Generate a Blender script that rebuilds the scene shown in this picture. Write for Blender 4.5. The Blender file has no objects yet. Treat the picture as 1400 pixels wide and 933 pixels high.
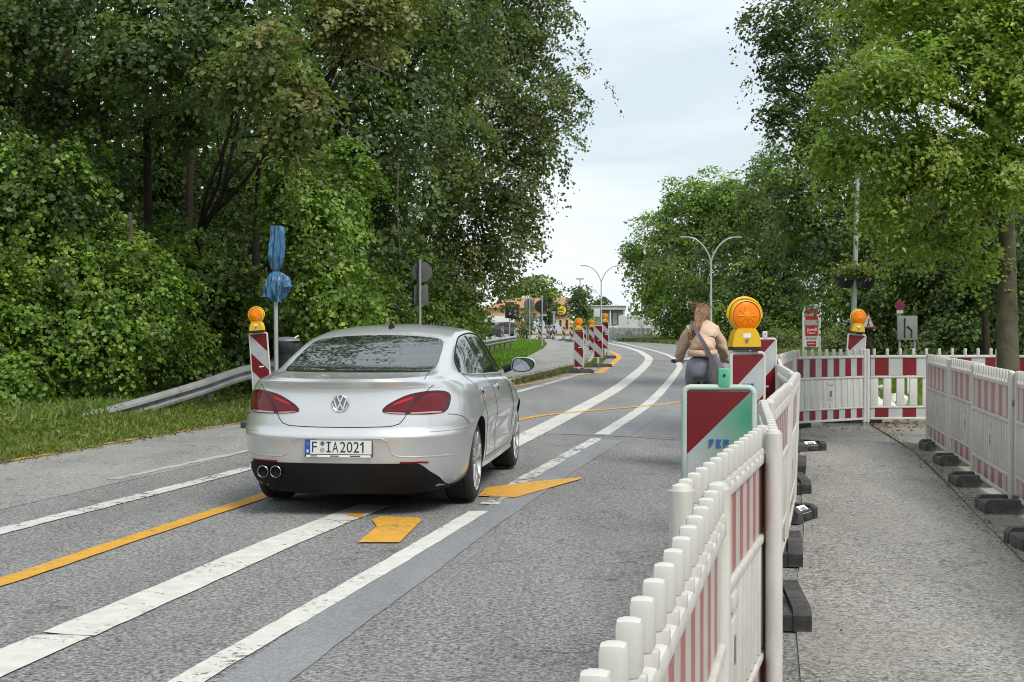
import bpy, bmesh, math, random
import numpy as np
from mathutils import Vector, Matrix, noise as mnoise
from mathutils.bvhtree import BVHTree
from mathutils.geometry import delaunay_2d_cdt

R = math.radians
PI = math.pi
rnd = random.Random(7)
nrng = np.random.default_rng(11)
SC = bpy.context.scene
COL = SC.collection

# ------------------------------------------------------------------ camera
CAM_H, FPX, HOR = 1.45, 2000.0, 440.0          # eye height, focal length in photo pixels, horizon row
cam_d = bpy.data.cameras.new('camera')
cam = bpy.data.objects.new('camera', cam_d)
COL.objects.link(cam)
cam_d.sensor_width = 36.0
cam_d.lens = FPX / 1400.0 * 36.0
cam_d.clip_start = 0.05
cam_d.clip_end = 4000.0
cam.location = (0, 0, CAM_H)
cam.rotation_euler = (R(90) - math.atan((466.5 - HOR) / FPX), 0, 0)
SC.camera = cam

# ------------------------------------------------------------------ sky, sun, exposure
SUN_EL, SUN_AZ = R(52), R(142)                 # azimuth clockwise from +Y (view direction)
world = bpy.data.worlds.new('World')
SC.world = world
world.use_nodes = True
wn, wl = world.node_tree.nodes, world.node_tree.links
wn.clear()
w_out = wn.new('ShaderNodeOutputWorld')
w_bg = wn.new('ShaderNodeBackground')
w_sky = wn.new('ShaderNodeTexSky')
w_sky.sky_type = 'NISHITA'
w_sky.sun_disc = False
w_sky.sun_elevation = SUN_EL
w_sky.sun_rotation = SUN_AZ
w_sky.air_density = 1.0
w_sky.dust_density = 2.0
w_tc = wn.new('ShaderNodeTexCoord')
w_map = wn.new('ShaderNodeMapping')
w_map.inputs['Scale'].default_value = (1.6, 1.6, 5.0)
w_map.inputs['Location'].default_value = (0.3, 0.9, 0.15)
w_n1 = wn.new('ShaderNodeTexNoise')
w_n1.inputs['Scale'].default_value = 2.2
w_n1.inputs['Detail'].default_value = 7.0
w_n1.inputs['Roughness'].default_value = 0.52
w_n1.inputs['Distortion'].default_value = 0.35
w_ramp = wn.new('ShaderNodeValToRGB')          # grey cloud bases to bright cloud
w_ramp.color_ramp.elements[0].position = 0.38
w_ramp.color_ramp.elements[0].color = (3.65, 4.1, 4.4, 1)
w_ramp.color_ramp.elements[1].position = 0.62
w_ramp.color_ramp.elements[1].color = (5.1, 5.4, 5.55, 1)
w_mix = wn.new('ShaderNodeMixRGB')
w_mix.inputs['Fac'].default_value = 0.9       # closed cloud cover, a little blue sky light through it
w_bg.inputs['Strength'].default_value = 0.10
wl.new(w_tc.outputs['Generated'], w_map.inputs['Vector'])
wl.new(w_map.outputs['Vector'], w_n1.inputs['Vector'])
wl.new(w_n1.outputs['Fac'], w_ramp.inputs['Fac'])
wl.new(w_sky.outputs['Color'], w_mix.inputs['Color1'])
wl.new(w_ramp.outputs['Color'], w_mix.inputs['Color2'])
wl.new(w_mix.outputs['Color'], w_bg.inputs['Color'])
wl.new(w_bg.outputs['Background'], w_out.inputs['Surface'])

sun_d = bpy.data.lights.new('sun', 'SUN')
sun_d.energy = 1.5
sun_d.angle = R(24)
sun_d.color = (1.0, 0.95, 0.87)
sun = bpy.data.objects.new('sun', sun_d)
COL.objects.link(sun)
_sd = Vector((math.sin(SUN_AZ) * math.cos(SUN_EL), math.cos(SUN_AZ) * math.cos(SUN_EL), math.sin(SUN_EL)))
sun.rotation_euler = _sd.to_track_quat('Z', 'Y').to_euler()

SC.view_settings.view_transform = 'Standard'
SC.view_settings.look = 'None'
SC.view_settings.exposure = 1.05
SC.view_settings.gamma = 1.0
SC.view_settings.use_curve_mapping = False
SC.render.engine = 'CYCLES'
SC.cycles.use_denoising = True
SC.cycles.pixel_filter_type = 'BLACKMAN_HARRIS'
SC.cycles.filter_width = 1.05
SC.cycles.max_bounces = 6
SC.cycles.diffuse_bounces = 3
SC.cycles.glossy_bounces = 3
SC.cycles.transmission_bounces = 4
SC.cycles.transparent_max_bounces = 6
SC.cycles.caustics_reflective = False
SC.cycles.caustics_refractive = False

# ------------------------------------------------------------------ helpers
def gp(px, py, h=0.0):
    """ground (or height h) point seen at photo pixel"""
    z = FPX * (CAM_H - h) / (py - HOR)
    return Vector(((px - 700.0) * z / FPX, z, h))

def at(px, py, y):
    """point at distance y seen at photo pixel"""
    return Vector(((px - 700.0) * y / FPX, y, CAM_H - (py - HOR) * y / FPX))

def tag(o, label=None, cat=None, group=None, kind=None):
    if label: o['label'] = label
    if cat: o['category'] = cat
    if group: o['group'] = group
    if kind: o['kind'] = kind
    return o

def empty(name, loc=(0, 0, 0), rz=0.0, label=None, cat=None, group=None):
    o = bpy.data.objects.new(name, None)
    COL.objects.link(o)
    o.location = loc
    o.rotation_euler = (0, 0, rz)
    o.empty_display_size = 0.2
    return tag(o, label, cat, group)

def link_mesh(name, me, parent=None, loc=None, rot=None):
    o = bpy.data.objects.new(name, me)
    COL.objects.link(o)
    if parent: o.parent = parent
    if loc is not None: o.location = loc
    if rot is not None: o.rotation_euler = rot
    return o

def copy_tree(o, parent=None):
    c = o.copy()
    COL.objects.link(c)
    c.parent = parent
    for ch in o.children:
        copy_tree(ch, c)
    return c

class MB:
    def __init__(s):
        s.v, s.f, s.m, s.mats, s.sm = [], [], [], [], []
    def mi(s, mat):
        if mat not in s.mats: s.mats.append(mat)
        return s.mats.index(mat)
    def add(s, vs, fs, mat, M=None, smooth=False):
        b = len(s.v)
        if M is not None: vs = [M @ Vector(p) for p in vs]
        s.v.extend([tuple(p) for p in vs])
        k = s.mi(mat)
        for f in fs:
            s.f.append(tuple(b + i for i in f)); s.m.append(k); s.sm.append(smooth)
        return s
    def box(s, c, d, mat, M=None, bev=0.0, smooth=False):
        cx, cy, cz = c; dx, dy, dz = d[0] / 2, d[1] / 2, d[2] / 2
        if bev <= 0:
            vs = [(cx + i * dx, cy + j * dy, cz + k * dz) for i in (-1, 1) for j in (-1, 1) for k in (-1, 1)]
            fs = [(0, 1, 3, 2), (4, 6, 7, 5), (0, 4, 5, 1), (2, 3, 7, 6), (0, 2, 6, 4), (1, 5, 7, 3)]
            return s.add(vs, fs, mat, M, smooth)
        bm = bmesh.new()
        bmesh.ops.create_cube(bm, size=1.0)
        for v in bm.verts: v.co = Vector((cx + v.co.x * 2 * dx, cy + v.co.y * 2 * dy, cz + v.co.z * 2 * dz))
        bmesh.ops.bevel(bm, geom=list(bm.edges), offset=min(bev, .49 * min(d)), segments=2, affect='EDGES', profile=.6)
        bm.verts.index_update()
        vs = [v.co.copy() for v in bm.verts]; fs = [[v.index for v in f.verts] for f in bm.faces]
        bm.free()
        return s.add(vs, fs, mat, M, True)
    def tube(s, pts, rad, mat, n=8, M=None, caps=True, smooth=True, flat=1.0):
        pts = [Vector(p) for p in pts]
        if not hasattr(rad, '__len__'): rad = [rad] * len(pts)
        vs, fs = [], []
        ref = None
        for i, p in enumerate(pts):
            t = (pts[min(i + 1, len(pts) - 1)] - pts[max(i - 1, 0)])
            if t.length < 1e-9: t = Vector((0, 0, 1))
            t.normalize()
            if ref is None:
                ref = Vector((0, 0, 1)) if abs(t.z) < .9 else Vector((1, 0, 0))
            u = ref - t * ref.dot(t)
            if u.length < 1e-6: u = Vector((1, 0, 0)) - t * t.x
            u.normalize(); w = t.cross(u); ref = u
            for k in range(n):
                a = 2 * PI * k / n
                vs.append(p + (u * math.cos(a) + w * math.sin(a) * flat) * rad[i])
        for i in range(len(pts) - 1):
            for k in range(n):
                a, b = i * n + k, i * n + (k + 1) % n
                fs.append((a, b, b + n, a + n))
        if caps:
            fs.append(tuple(range(n))[::-1])
            fs.append(tuple((len(pts) - 1) * n + k for k in range(n)))
        return s.add(vs, fs, mat, M, smooth)
    def lathe(s, prof, mat, n=24, M=None, smooth=True, closed=False):
        vs, fs = [], []
        for (r, z) in prof:
            for k in range(n):
                a = 2 * PI * k / n
                vs.append((r * math.cos(a), r * math.sin(a), z))
        m = len(prof)
        for i in range(m - 1 if not closed else m):
            j = (i + 1) % m
            for k in range(n):
                fs.append((i * n + k, i * n + (k + 1) % n, j * n + (k + 1) % n, j * n + k))
        if not closed:
            fs.append(tuple(range(n))[::-1]); fs.append(tuple((m - 1) * n + k for k in range(n)))
        return s.add(vs, fs, mat, M, smooth)
    def prism(s, poly, z0, z1, mat, M=None, smooth=False):
        n = len(poly)
        vs = [(p[0], p[1], z0) for p in poly] + [(p[0], p[1], z1) for p in poly]
        fs = [tuple(range(n))[::-1], tuple(range(n, 2 * n))] + [(i, (i + 1) % n, n + (i + 1) % n, n + i) for i in range(n)]
        return s.add(vs, fs, mat, M, smooth)
    def mesh(s, name):
        me = bpy.data.meshes.new(name)
        me.from_pydata(s.v, [], s.f)
        for m in s.mats: me.materials.append(m)
        me.polygons.foreach_set('material_index', s.m)
        me.polygons.foreach_set('use_smooth', s.sm)
        me.update()
        return me
    def build(s, name, parent=None, loc=None, rot=None, recalc=True, weld=False):
        me = s.mesh(name)
        if recalc:
            bm = bmesh.new(); bm.from_mesh(me)
            if weld: bmesh.ops.remove_doubles(bm, verts=bm.verts, dist=1e-4)
            bmesh.ops.recalc_face_normals(bm, faces=bm.faces)
            bm.to_mesh(me); bm.free()
        if any(s.sm):
            me.set_sharp_from_angle(angle=R(38))
        return link_mesh(name, me, parent, loc, rot)

# ------------------------------------------------------------------ materials
def new_mat(name):
    m = bpy.data.materials.new(name)
    m.use_nodes = True
    nt = m.node_tree
    return m, nt.nodes, nt.links, nt.nodes['Principled BSDF']

def rgba(c): return (c[0], c[1], c[2], 1.0)

def pmat(name, col, rough=.6, metal=0.0, var=.12, vscale=6.0, bump=0.0, bscale=60.0, coat=0.0, dirt=None, dirt_amt=.5, dscale=3.0, spec=.5, streak=None):
    """principled with colour mottling, optional dirt blotches and bump"""
    m, n, l, b = new_mat(name)
    b.inputs['Roughness'].default_value = rough
    b.inputs['Metallic'].default_value = metal
    b.inputs['Coat Weight'].default_value = coat
    b.inputs['Coat Roughness'].default_value = .08
    b.inputs['Specular IOR Level'].default_value = spec
    tc = n.new('ShaderNodeTexCoord')
    nz = n.new('ShaderNodeTexNoise'); nz.inputs['Scale'].default_value = vscale; nz.inputs['Detail'].default_value = 6
    l.new(tc.outputs['Object'], nz.inputs['Vector'])
    rp = n.new('ShaderNodeValToRGB')
    rp.color_ramp.elements[0].position = .3; rp.color_ramp.elements[1].position = .7
    rp.color_ramp.elements[0].color = rgba([c * (1 - var) for c in col])
    rp.color_ramp.elements[1].color = rgba([min(1, c * (1 + var)) for c in col])
    l.new(nz.outputs['Fac'], rp.inputs['Fac'])
    out = rp.outputs['Color']
    if dirt:
        nd = n.new('ShaderNodeTexNoise'); nd.inputs['Scale'].default_value = dscale; nd.inputs['Detail'].default_value = 9; nd.inputs['Roughness'].default_value = .7
        if streak:
            mp = n.new('ShaderNodeMapping'); mp.inputs['Scale'].default_value = streak
            l.new(tc.outputs['Object'], mp.inputs['Vector']); l.new(mp.outputs['Vector'], nd.inputs['Vector'])
        else: l.new(tc.outputs['Object'], nd.inputs['Vector'])
        dr = n.new('ShaderNodeValToRGB')
        dr.color_ramp.elements[0].position = .45; dr.color_ramp.elements[1].position = .74
        dr.color_ramp.elements[0].color = (0, 0, 0, 1); dr.color_ramp.elements[1].color = (dirt_amt,) * 3 + (1,)
        l.new(nd.outputs['Fac'], dr.inputs['Fac'])
        mx = n.new('ShaderNodeMixRGB'); mx.inputs['Color2'].default_value = rgba(dirt)
        l.new(dr.outputs['Color'], mx.inputs['Fac']); l.new(out, mx.inputs['Color1'])
        out = mx.outputs['Color']
    l.new(out, b.inputs['Base Color'])
    if bump > 0:
        nb = n.new('ShaderNodeTexNoise'); nb.inputs['Scale'].default_value = bscale; nb.inputs['Detail'].default_value = 5
        l.new(tc.outputs['Object'], nb.inputs['Vector'])
        bp = n.new('ShaderNodeBump'); bp.inputs['Strength'].default_value = bump; bp.inputs['Distance'].default_value = .01
        l.new(nb.outputs['Fac'], bp.inputs['Height']); l.new(bp.outputs['Normal'], b.inputs['Normal'])
    return m

def asphalt(name, c0, c1, grain=140.0, patch=.35, light=(.42, .41, .39), spk=.16, blotch=(.3, .29, .27), crack=True):
    """coarse chip asphalt: dark binder, stone grains of several sizes, worn patches, hairline cracks"""
    m, n, l, b = new_mat(name)
    b.inputs['Roughness'].default_value = .82
    b.inputs['Specular IOR Level'].default_value = .35
    tc = n.new('ShaderNodeTexCoord')
    P = tc.outputs['Object']
    def nz(sc, det, ro=.55):
        x = n.new('ShaderNodeTexNoise'); x.inputs['Scale'].default_value = sc; x.inputs['Detail'].default_value = det; x.inputs['Roughness'].default_value = ro
        l.new(P, x.inputs['Vector']); return x.outputs['Fac']
    def ramp(src, a, bb, ca, cb):
        r = n.new('ShaderNodeValToRGB'); r.color_ramp.elements[0].position = a; r.color_ramp.elements[1].position = bb
        r.color_ramp.elements[0].color = rgba(ca); r.color_ramp.elements[1].color = rgba(cb)
        l.new(src, r.inputs['Fac']); return r.outputs['Color']
    def mix(fac, a, bb, mode='MIX'):
        x = n.new('ShaderNodeMixRGB'); x.blend_type = mode
        if isinstance(fac, float): x.inputs['Fac'].default_value = fac
        else: l.new(fac, x.inputs['Fac'])
        for s, v in (('Color1', a), ('Color2', bb)):
            if isinstance(v, tuple): x.inputs[s].default_value = rgba(v)
            else: l.new(v, x.inputs[s])
        return x.outputs['Color']
    vo = n.new('ShaderNodeTexVoronoi'); vo.inputs['Scale'].default_value = grain; vo.feature = 'F1'
    l.new(P, vo.inputs['Vector'])
    sep = n.new('ShaderNodeSeparateColor'); l.new(vo.outputs['Color'], sep.inputs['Color'])
    base = ramp(sep.outputs['Red'], 0.0, 1.0, c0, c1)
    fine = ramp(nz(grain * .45, 3), .38, .62, tuple(c * .6 for c in c0), tuple(c * 1.15 for c in c1))
    base = mix(.45, base, fine)
    base = mix(ramp(sep.outputs['Green'], 1 - spk, 1 - spk * .6, (0, 0, 0), (.75,) * 3), base, light)
    base = mix(ramp(nz(.8, 6, .6), .42, .72, (0, 0, 0), (patch,) * 3), base, blotch)
    base = mix(ramp(nz(.23, 4, .6), .35, .7, (.84,) * 3, (1.12,) * 3), base, base) if False else base
    mpb = n.new('ShaderNodeMapping'); mpb.inputs['Scale'].default_value = (1.5, .22, 1.0); mpb.inputs['Rotation'].default_value = (0, 0, R(8))
    l.new(P, mpb.inputs['Vector'])
    nbg = n.new('ShaderNodeTexNoise'); nbg.inputs['Scale'].default_value = .8; nbg.inputs['Detail'].default_value = 7; nbg.inputs['Roughness'].default_value = .62
    l.new(mpb.outputs['Vector'], nbg.inputs['Vector'])
    big = ramp(nbg.outputs['Fac'], .3, .7, (.72, .72, .72), (1.06, 1.06, 1.06))
    base = mix(1.0, base, big, 'MULTIPLY')
    if crack:
        vc = n.new('ShaderNodeTexVoronoi'); vc.feature = 'DISTANCE_TO_EDGE'; vc.inputs['Scale'].default_value = .45
        wp = n.new('ShaderNodeTexNoise'); wp.inputs['Scale'].default_value = 1.7; wp.inputs['Detail'].default_value = 6
        l.new(P, wp.inputs['Vector'])
        av = n.new('ShaderNodeVectorMath'); av.operation = 'ADD'
        sv = n.new('ShaderNodeVectorMath'); sv.operation = 'SCALE'; sv.inputs['Scale'].default_value = 1.3
        l.new(wp.outputs['Color'], sv.inputs[0]); l.new(P, av.inputs[0]); l.new(sv.outputs['Vector'], av.inputs[1])
        l.new(av.outputs['Vector'], vc.inputs['Vector'])
        cr = ramp(vc.outputs['Distance'], .0, .006, (.6,) * 3, (0, 0, 0))
        base = mix(cr, base, (.03, .03, .03))
    l.new(base, b.inputs['Base Color'])
    bp = n.new('ShaderNodeBump'); bp.inputs['Strength'].default_value = .55; bp.inputs['Distance'].default_value = .006
    l.new(vo.outputs['Distance'], bp.inputs['Height']); bp.invert = True
    l.new(bp.outputs['Normal'], b.inputs['Normal'])
    return m

def worn_paint(name, col, under=(.11, .11, .11), wear=.5, scale=26.0, wide=.12):
    """road paint with chipped specks where the asphalt shows through"""
    m, n, l, b = new_mat(name)
    b.inputs['Roughness'].default_value = .6
    tc = n.new('ShaderNodeTexCoord')
    a1 = n.new('ShaderNodeTexNoise'); a1.inputs['Scale'].default_value = scale; a1.inputs['Detail'].default_value = 8; a1.inputs['Roughness'].default_value = .75
    a2 = n.new('ShaderNodeTexNoise'); a2.inputs['Scale'].default_value = 1.3; a2.inputs['Detail'].default_value = 4
    l.new(tc.outputs['Object'], a1.inputs['Vector']); l.new(tc.outputs['Object'], a2.inputs['Vector'])
    ad = n.new('ShaderNodeMath'); ad.operation = 'MULTIPLY_ADD'; ad.inputs[1].default_value = .45
    l.new(a2.outputs['Fac'], ad.inputs[0]); l.new(a1.outputs['Fac'], ad.inputs[2])
    rp = n.new('ShaderNodeValToRGB')
    rp.color_ramp.elements[0].position = min(.99, 1.2 - wear * .85); rp.color_ramp.elements[1].position = min(1.0, 1.2 - wear * .85 + wide)
    l.new(ad.outputs['Value'], rp.inputs['Fac'])
    tint = n.new('ShaderNodeValToRGB')
    tint.color_ramp.elements[0].color = rgba([c * .82 for c in col]); tint.color_ramp.elements[1].color = rgba(col)
    tint.color_ramp.elements[0].position = .3; tint.color_ramp.elements[1].position = .65
    a3 = n.new('ShaderNodeTexNoise'); a3.inputs['Scale'].default_value = 9; a3.inputs['Detail'].default_value = 8
    l.new(tc.outputs['Object'], a3.inputs['Vector']); l.new(a3.outputs['Fac'], tint.inputs['Fac'])
    mx = n.new('ShaderNodeMixRGB'); mx.inputs['Color1'].default_value = rgba(under)
    l.new(tint.outputs['Color'], mx.inputs['Color2'])
    inv = n.new('ShaderNodeMath'); inv.operation = 'SUBTRACT'; inv.inputs[0].default_value = 1.0
    l.new(rp.outputs['Color'], inv.inputs[1])
    l.new(inv.outputs['Value'], mx.inputs['Fac'])
    l.new(mx.outputs['Color'], b.inputs['Base Color'])
    return m

def stripe_mat(name, red, white, axis_vec, period, offset=0.0, duty=.5, rough=.35, spray=None, dirt=None):
    """retroreflective red/white stripes along a direction in object space (flat print)"""
    m, n, l, b = new_mat(name)
    b.inputs['Roughness'].default_value = rough
    tc = n.new('ShaderNodeTexCoord')
    dt = n.new('ShaderNodeVectorMath'); dt.operation = 'DOT_PRODUCT'; dt.inputs[1].default_value = axis_vec
    l.new(tc.outputs['Object'], dt.inputs[0])
    ad = n.new('ShaderNodeMath'); ad.operation = 'ADD'; ad.inputs[1].default_value = offset + 100 * period
    l.new(dt.outputs['Value'], ad.inputs[0])
    dv = n.new('ShaderNodeMath'); dv.operation = 'DIVIDE'; dv.inputs[1].default_value = period
    l.new(ad.outputs['Value'], dv.inputs[0])
    fr = n.new('ShaderNodeMath'); fr.operation = 'FRACT'; l.new(dv.outputs['Value'], fr.inputs[0])
    lt = n.new('ShaderNodeMath'); lt.operation = 'LESS_THAN'; lt.inputs[1].default_value = duty
    l.new(fr.outputs['Value'], lt.inputs[0])
    nz = n.new('ShaderNodeTexNoise'); nz.inputs['Scale'].default_value = 7; nz.inputs['Detail'].default_value = 8
    l.new(tc.outputs['Object'], nz.inputs['Vector'])
    def two(c):
        r = n.new('ShaderNodeValToRGB'); r.color_ramp.elements[0].position = .3; r.color_ramp.elements[1].position = .7
        r.color_ramp.elements[0].color = rgba([x * .86 for x in c]); r.color_ramp.elements[1].color = rgba([min(1, x * 1.08) for x in c])
        l.new(nz.outputs['Fac'], r.inputs['Fac']); return r.outputs['Color']
    mx = n.new('ShaderNodeMixRGB')
    wcol = two(white)
    if spray:                                   # green paint blown onto the white sheeting from one corner
        (sc, sr, scol) = spray
        ds = n.new('ShaderNodeVectorMath'); ds.operation = 'DISTANCE'; ds.inputs[1].default_value = sc
        l.new(tc.outputs['Object'], ds.inputs[0])
        mr = n.new('ShaderNodeMapRange'); mr.inputs['From Min'].default_value = sr; mr.inputs['From Max'].default_value = .02
        mr.inputs['To Min'].default_value = 0; mr.inputs['To Max'].default_value = .95
        l.new(ds.outputs['Value'], mr.inputs['Value'])
        q = n.new('ShaderNodeMixRGB'); q.inputs['Color2'].default_value = rgba(scol)
        l.new(mr.outputs['Result'], q.inputs['Fac']); l.new(wcol, q.inputs['Color1']); wcol = q.outputs['Color']
    l.new(lt.outputs['Value'], mx.inputs['Fac']); l.new(wcol, mx.inputs['Color1']); l.new(two(red), mx.inputs['Color2'])
    out = mx.outputs['Color']
    if dirt:
        d = n.new('ShaderNodeTexNoise'); d.inputs['Scale'].default_value = 5; d.inputs['Detail'].default_value = 10; d.inputs['Roughness'].default_value = .75
        l.new(tc.outputs['Object'], d.inputs['Vector'])
        r = n.new('ShaderNodeValToRGB'); r.color_ramp.elements[0].position = .5; r.color_ramp.elements[1].position = .8
        r.color_ramp.elements[1].color = (.3, .3, .3, 1); l.new(d.outputs['Fac'], r.inputs['Fac'])
        q = n.new('ShaderNodeMixRGB'); q.inputs['Color2'].default_value = rgba(dirt)
        l.new(r.outputs['Color'], q.inputs['Fac']); l.new(out, q.inputs['Color1']); out = q.outputs['Color']
    l.new(out, b.inputs['Base Color'])
    return m

def glassy(name, col, rough=.03, spec=.8, coat=1.0):
    m, n, l, b = new_mat(name)
    b.inputs['Base Color'].default_value = rgba(col)
    b.inputs['Roughness'].default_value = rough
    b.inputs['Specular IOR Level'].default_value = spec
    b.inputs['Coat Weight'].default_value = coat
    b.inputs['Coat Roughness'].default_value = .02
    return m

def ground_mat(name, cols, scale=1.2, bump=.6):
    m, n, l, b = new_mat(name)
    b.inputs['Roughness'].default_value = .95
    b.inputs['Specular IOR Level'].default_value = .1
    tc = n.new('ShaderNodeTexCoord')
    a = n.new('ShaderNodeTexNoise'); a.inputs['Scale'].default_value = scale; a.inputs['Detail'].default_value = 10; a.inputs['Roughness'].default_value = .7
    l.new(tc.outputs['Object'], a.inputs['Vector'])
    r = n.new('ShaderNodeValToRGB')
    for i, (p, c) in enumerate(cols):
        e = r.color_ramp.elements[i] if i < 2 else r.color_ramp.elements.new(p)
        e.position = p; e.color = rgba(c)
    l.new(a.outputs['Fac'], r.inputs['Fac']); l.new(r.outputs['Color'], b.inputs['Base Color'])
    a2 = n.new('ShaderNodeTexNoise'); a2.inputs['Scale'].default_value = 30; a2.inputs['Detail'].default_value = 6
    l.new(tc.outputs['Object'], a2.inputs['Vector'])
    bp = n.new('ShaderNodeBump'); bp.inputs['Strength'].default_value = bump; bp.inputs['Distance'].default_value = .04
    l.new(a2.outputs['Fac'], bp.inputs['Height']); l.new(bp.outputs['Normal'], b.inputs['Normal'])
    return m

def leaf_mat(name, rough=.42, trans=.40):
    m, n, l, b = new_mat(name)
    at_ = n.new('ShaderNodeAttribute'); at_.attribute_name = 'col'
    b.inputs['Roughness'].default_value = rough
    b.inputs['Specular IOR Level'].default_value = .4
    l.new(at_.outputs['Color'], b.inputs['Base Color'])
    tr = n.new('ShaderNodeBsdfTranslucent')
    hs = n.new('ShaderNodeMixRGB'); hs.blend_type = 'MULTIPLY'; hs.inputs['Fac'].default_value = 1
    hs.inputs['Color2'].default_value = (1.25, 1.35, .55, 1)
    l.new(at_.outputs['Color'], hs.inputs['Color1']); l.new(hs.outputs['Color'], tr.inputs['Color'])
    ms = n.new('ShaderNodeMixShader'); ms.inputs['Fac'].default_value = trans
    out = n['Material Output']
    l.new(b.outputs['BSDF'], ms.inputs[1]); l.new(tr.outputs['BSDF'], ms.inputs[2]); l.new(ms.outputs['Shader'], out.inputs['Surface'])
    return m

M = {}
M['asphalt'] = asphalt('asphalt_chip', (.040, .040, .042), (.33, .328, .322), grain=88, spk=.14, patch=.3, blotch=(.22, .22, .217), light=(.42, .41, .39))
M['asphalt_far'] = asphalt('asphalt_newer', (.17, .172, .176), (.30, .303, .308), grain=80, spk=.08, patch=.3, blotch=(.28, .28, .28), crack=False)
M['asphalt_shoulder'] = asphalt('asphalt_shoulder', (.14, .14, .138), (.33, .325, .31), grain=70, spk=.12, patch=.55, blotch=(.36, .345, .31))
M['asphalt_path'] = asphalt('asphalt_footpath', (.09, .088, .083), (.40, .39, .365), grain=88, spk=.12, patch=.55, blotch=(.29, .278, .25), light=(.46, .445, .42))
M['asphalt_bike'] = asphalt('asphalt_cycleway', (.21, .21, .205), (.34, .34, .33), grain=60, spk=.05, patch=.4, blotch=(.35, .34, .31), crack=False)
M['concrete'] = asphalt('concrete_strip', (.24, .225, .19), (.36, .34, .30), grain=70, spk=.05, patch=.7, blotch=(.19, .155, .11))
M['kerb'] = asphalt('kerb_stone', (.32, .31, .29), (.44, .43, .41), grain=90, spk=.03, patch=.4, blotch=(.25, .24, .2), crack=False)
M['bitumen'] = asphalt('bitumen_seal', (.20, .207, .222), (.275, .283, .30), grain=120, spk=.02, patch=.4, blotch=(.32, .325, .335), crack=False)
M['white_line'] = worn_paint('white_line', (.60, .60, .55), wear=.46, scale=22, wide=.06)
M['white_worn'] = worn_paint('white_line_worn', (.58, .58, .54), wear=.545, scale=13, wide=.06)
M['white_faint'] = worn_paint('white_line_faint', (.42, .42, .40), under=(.2, .195, .185), wear=.56, scale=9, wide=.2)
M['yellow_line'] = worn_paint('yellow_line', (.62, .32, .03), wear=.44, scale=24, wide=.06)
M['yellow_worn'] = worn_paint('yellow_line_worn', (.52, .29, .045), under=(.17, .165, .155), wear=.58, scale=7, wide=.08)
M['yellow_pale'] = worn_paint('yellow_line_pale', (.52, .32, .09), wear=.38, scale=16)
# ------------------------------------------------------------------ the setting
EDGE = [(-11.5, -6), (-9.3, 2), (-7.3, 8), (-5.25, 14.9), (-3.87, 21.5), (-2.15, 32), (-.65, 42), (.55, 56), (1.8, 76), (.5, 92), (-6, 112), (-25, 122)]
def x_edge(y):
    for (x0, y0), (x1, y1) in zip(EDGE, EDGE[1:]):
        if y0 <= y <= y1: return x0 + (x1 - x0) * (y - y0) / (y1 - y0)
    return EDGE[0][0] if y < EDGE[0][1] else EDGE[-1][0]
def sstep(x, a, b):
    t = min(1, max(0, (x - a) / (b - a))); return t * t * (3 - 2 * t)
def terrain(x, y):
    d = x_edge(y) - x
    k = 1 - sstep(y, 62, 92)
    z = -.02 + k * (.10 * sstep(d, .5, 2.0) + 3.6 * sstep(d, 4.0, 13))
    return z

def cat_rom(pts, step=.5):
    pts = [Vector(p) for p in pts]
    P = [pts[0] * 2 - pts[1]] + pts + [pts[-1] * 2 - pts[-2]]
    out = []
    for i in range(1, len(P) - 2):
        n = max(1, int((P[i + 1] - P[i]).length / step))
        for k in range(n):
            t = k / n
            out.append(.5 * (2 * P[i] + (P[i + 1] - P[i - 1]) * t + (2 * P[i - 1] - 5 * P[i] + 4 * P[i + 1] - P[i + 2]) * t * t
                             + (3 * P[i] - P[i - 1] - 3 * P[i + 1] + P[i + 2]) * t ** 3))
    out.append(pts[-1])
    return out

# ground: one sheet to the horizon
def build_ground():
    xs = sorted(set([-1500, -700, -300, -150, -90, -60, -45, -35] + [-28 + .8 * i for i in range(36)] + [1.5 * i for i in range(0, 20)] + [35, 50, 80, 150, 300, 700, 1500]))
    ys = sorted(set([-300, -100, -30] + [-8 + .9 * i for i in range(112)] + [100, 110, 125, 150, 200, 300, 500, 900, 1600, 3000]))
    vs = [(x, y, terrain(x, y)) for y in ys for x in xs]
    nx = len(xs)
    fs = [(j * nx + i, j * nx + i + 1, (j + 1) * nx + i + 1, (j + 1) * nx + i) for j in range(len(ys) - 1) for i in range(nx - 1)]
    mb = MB(); mb.add(vs, fs, M['earth'], smooth=True)
    return tag(mb.build('ground', recalc=False), kind='structure')
M['earth'] = ground_mat('grassy_earth', [(.3, (.05, .075, .018)), (.62, (.11, .10, .05)), (.45, (.075, .12, .022)), (.75, (.12, .10, .06))], scale=.9)
build_ground()

def sheet(name, poly, z, mat, parent=None, thick=0.0):
    """flat polygon; thick > 0 gives it an edge going down"""
    mb = MB()
    p2 = [Vector((p[0], p[1])) for p in poly]
    n = len(p2)
    vs, _, fs, *_ = delaunay_2d_cdt(p2, [(i, (i + 1) % n) for i in range(n)], [list(range(n))], 1, 1e-4)
    mb.add([(v.x, v.y, z) for v in vs], [f for f in fs], mat)
    if thick:
        mb.add([(p.x, p.y, z) for p in p2] + [(p.x, p.y, z - thick) for p in p2], [(i, (i + 1) % n, n + (i + 1) % n, n + i) for i in range(n)], mat)
    o = mb.build(name, parent)
    return o

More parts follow.
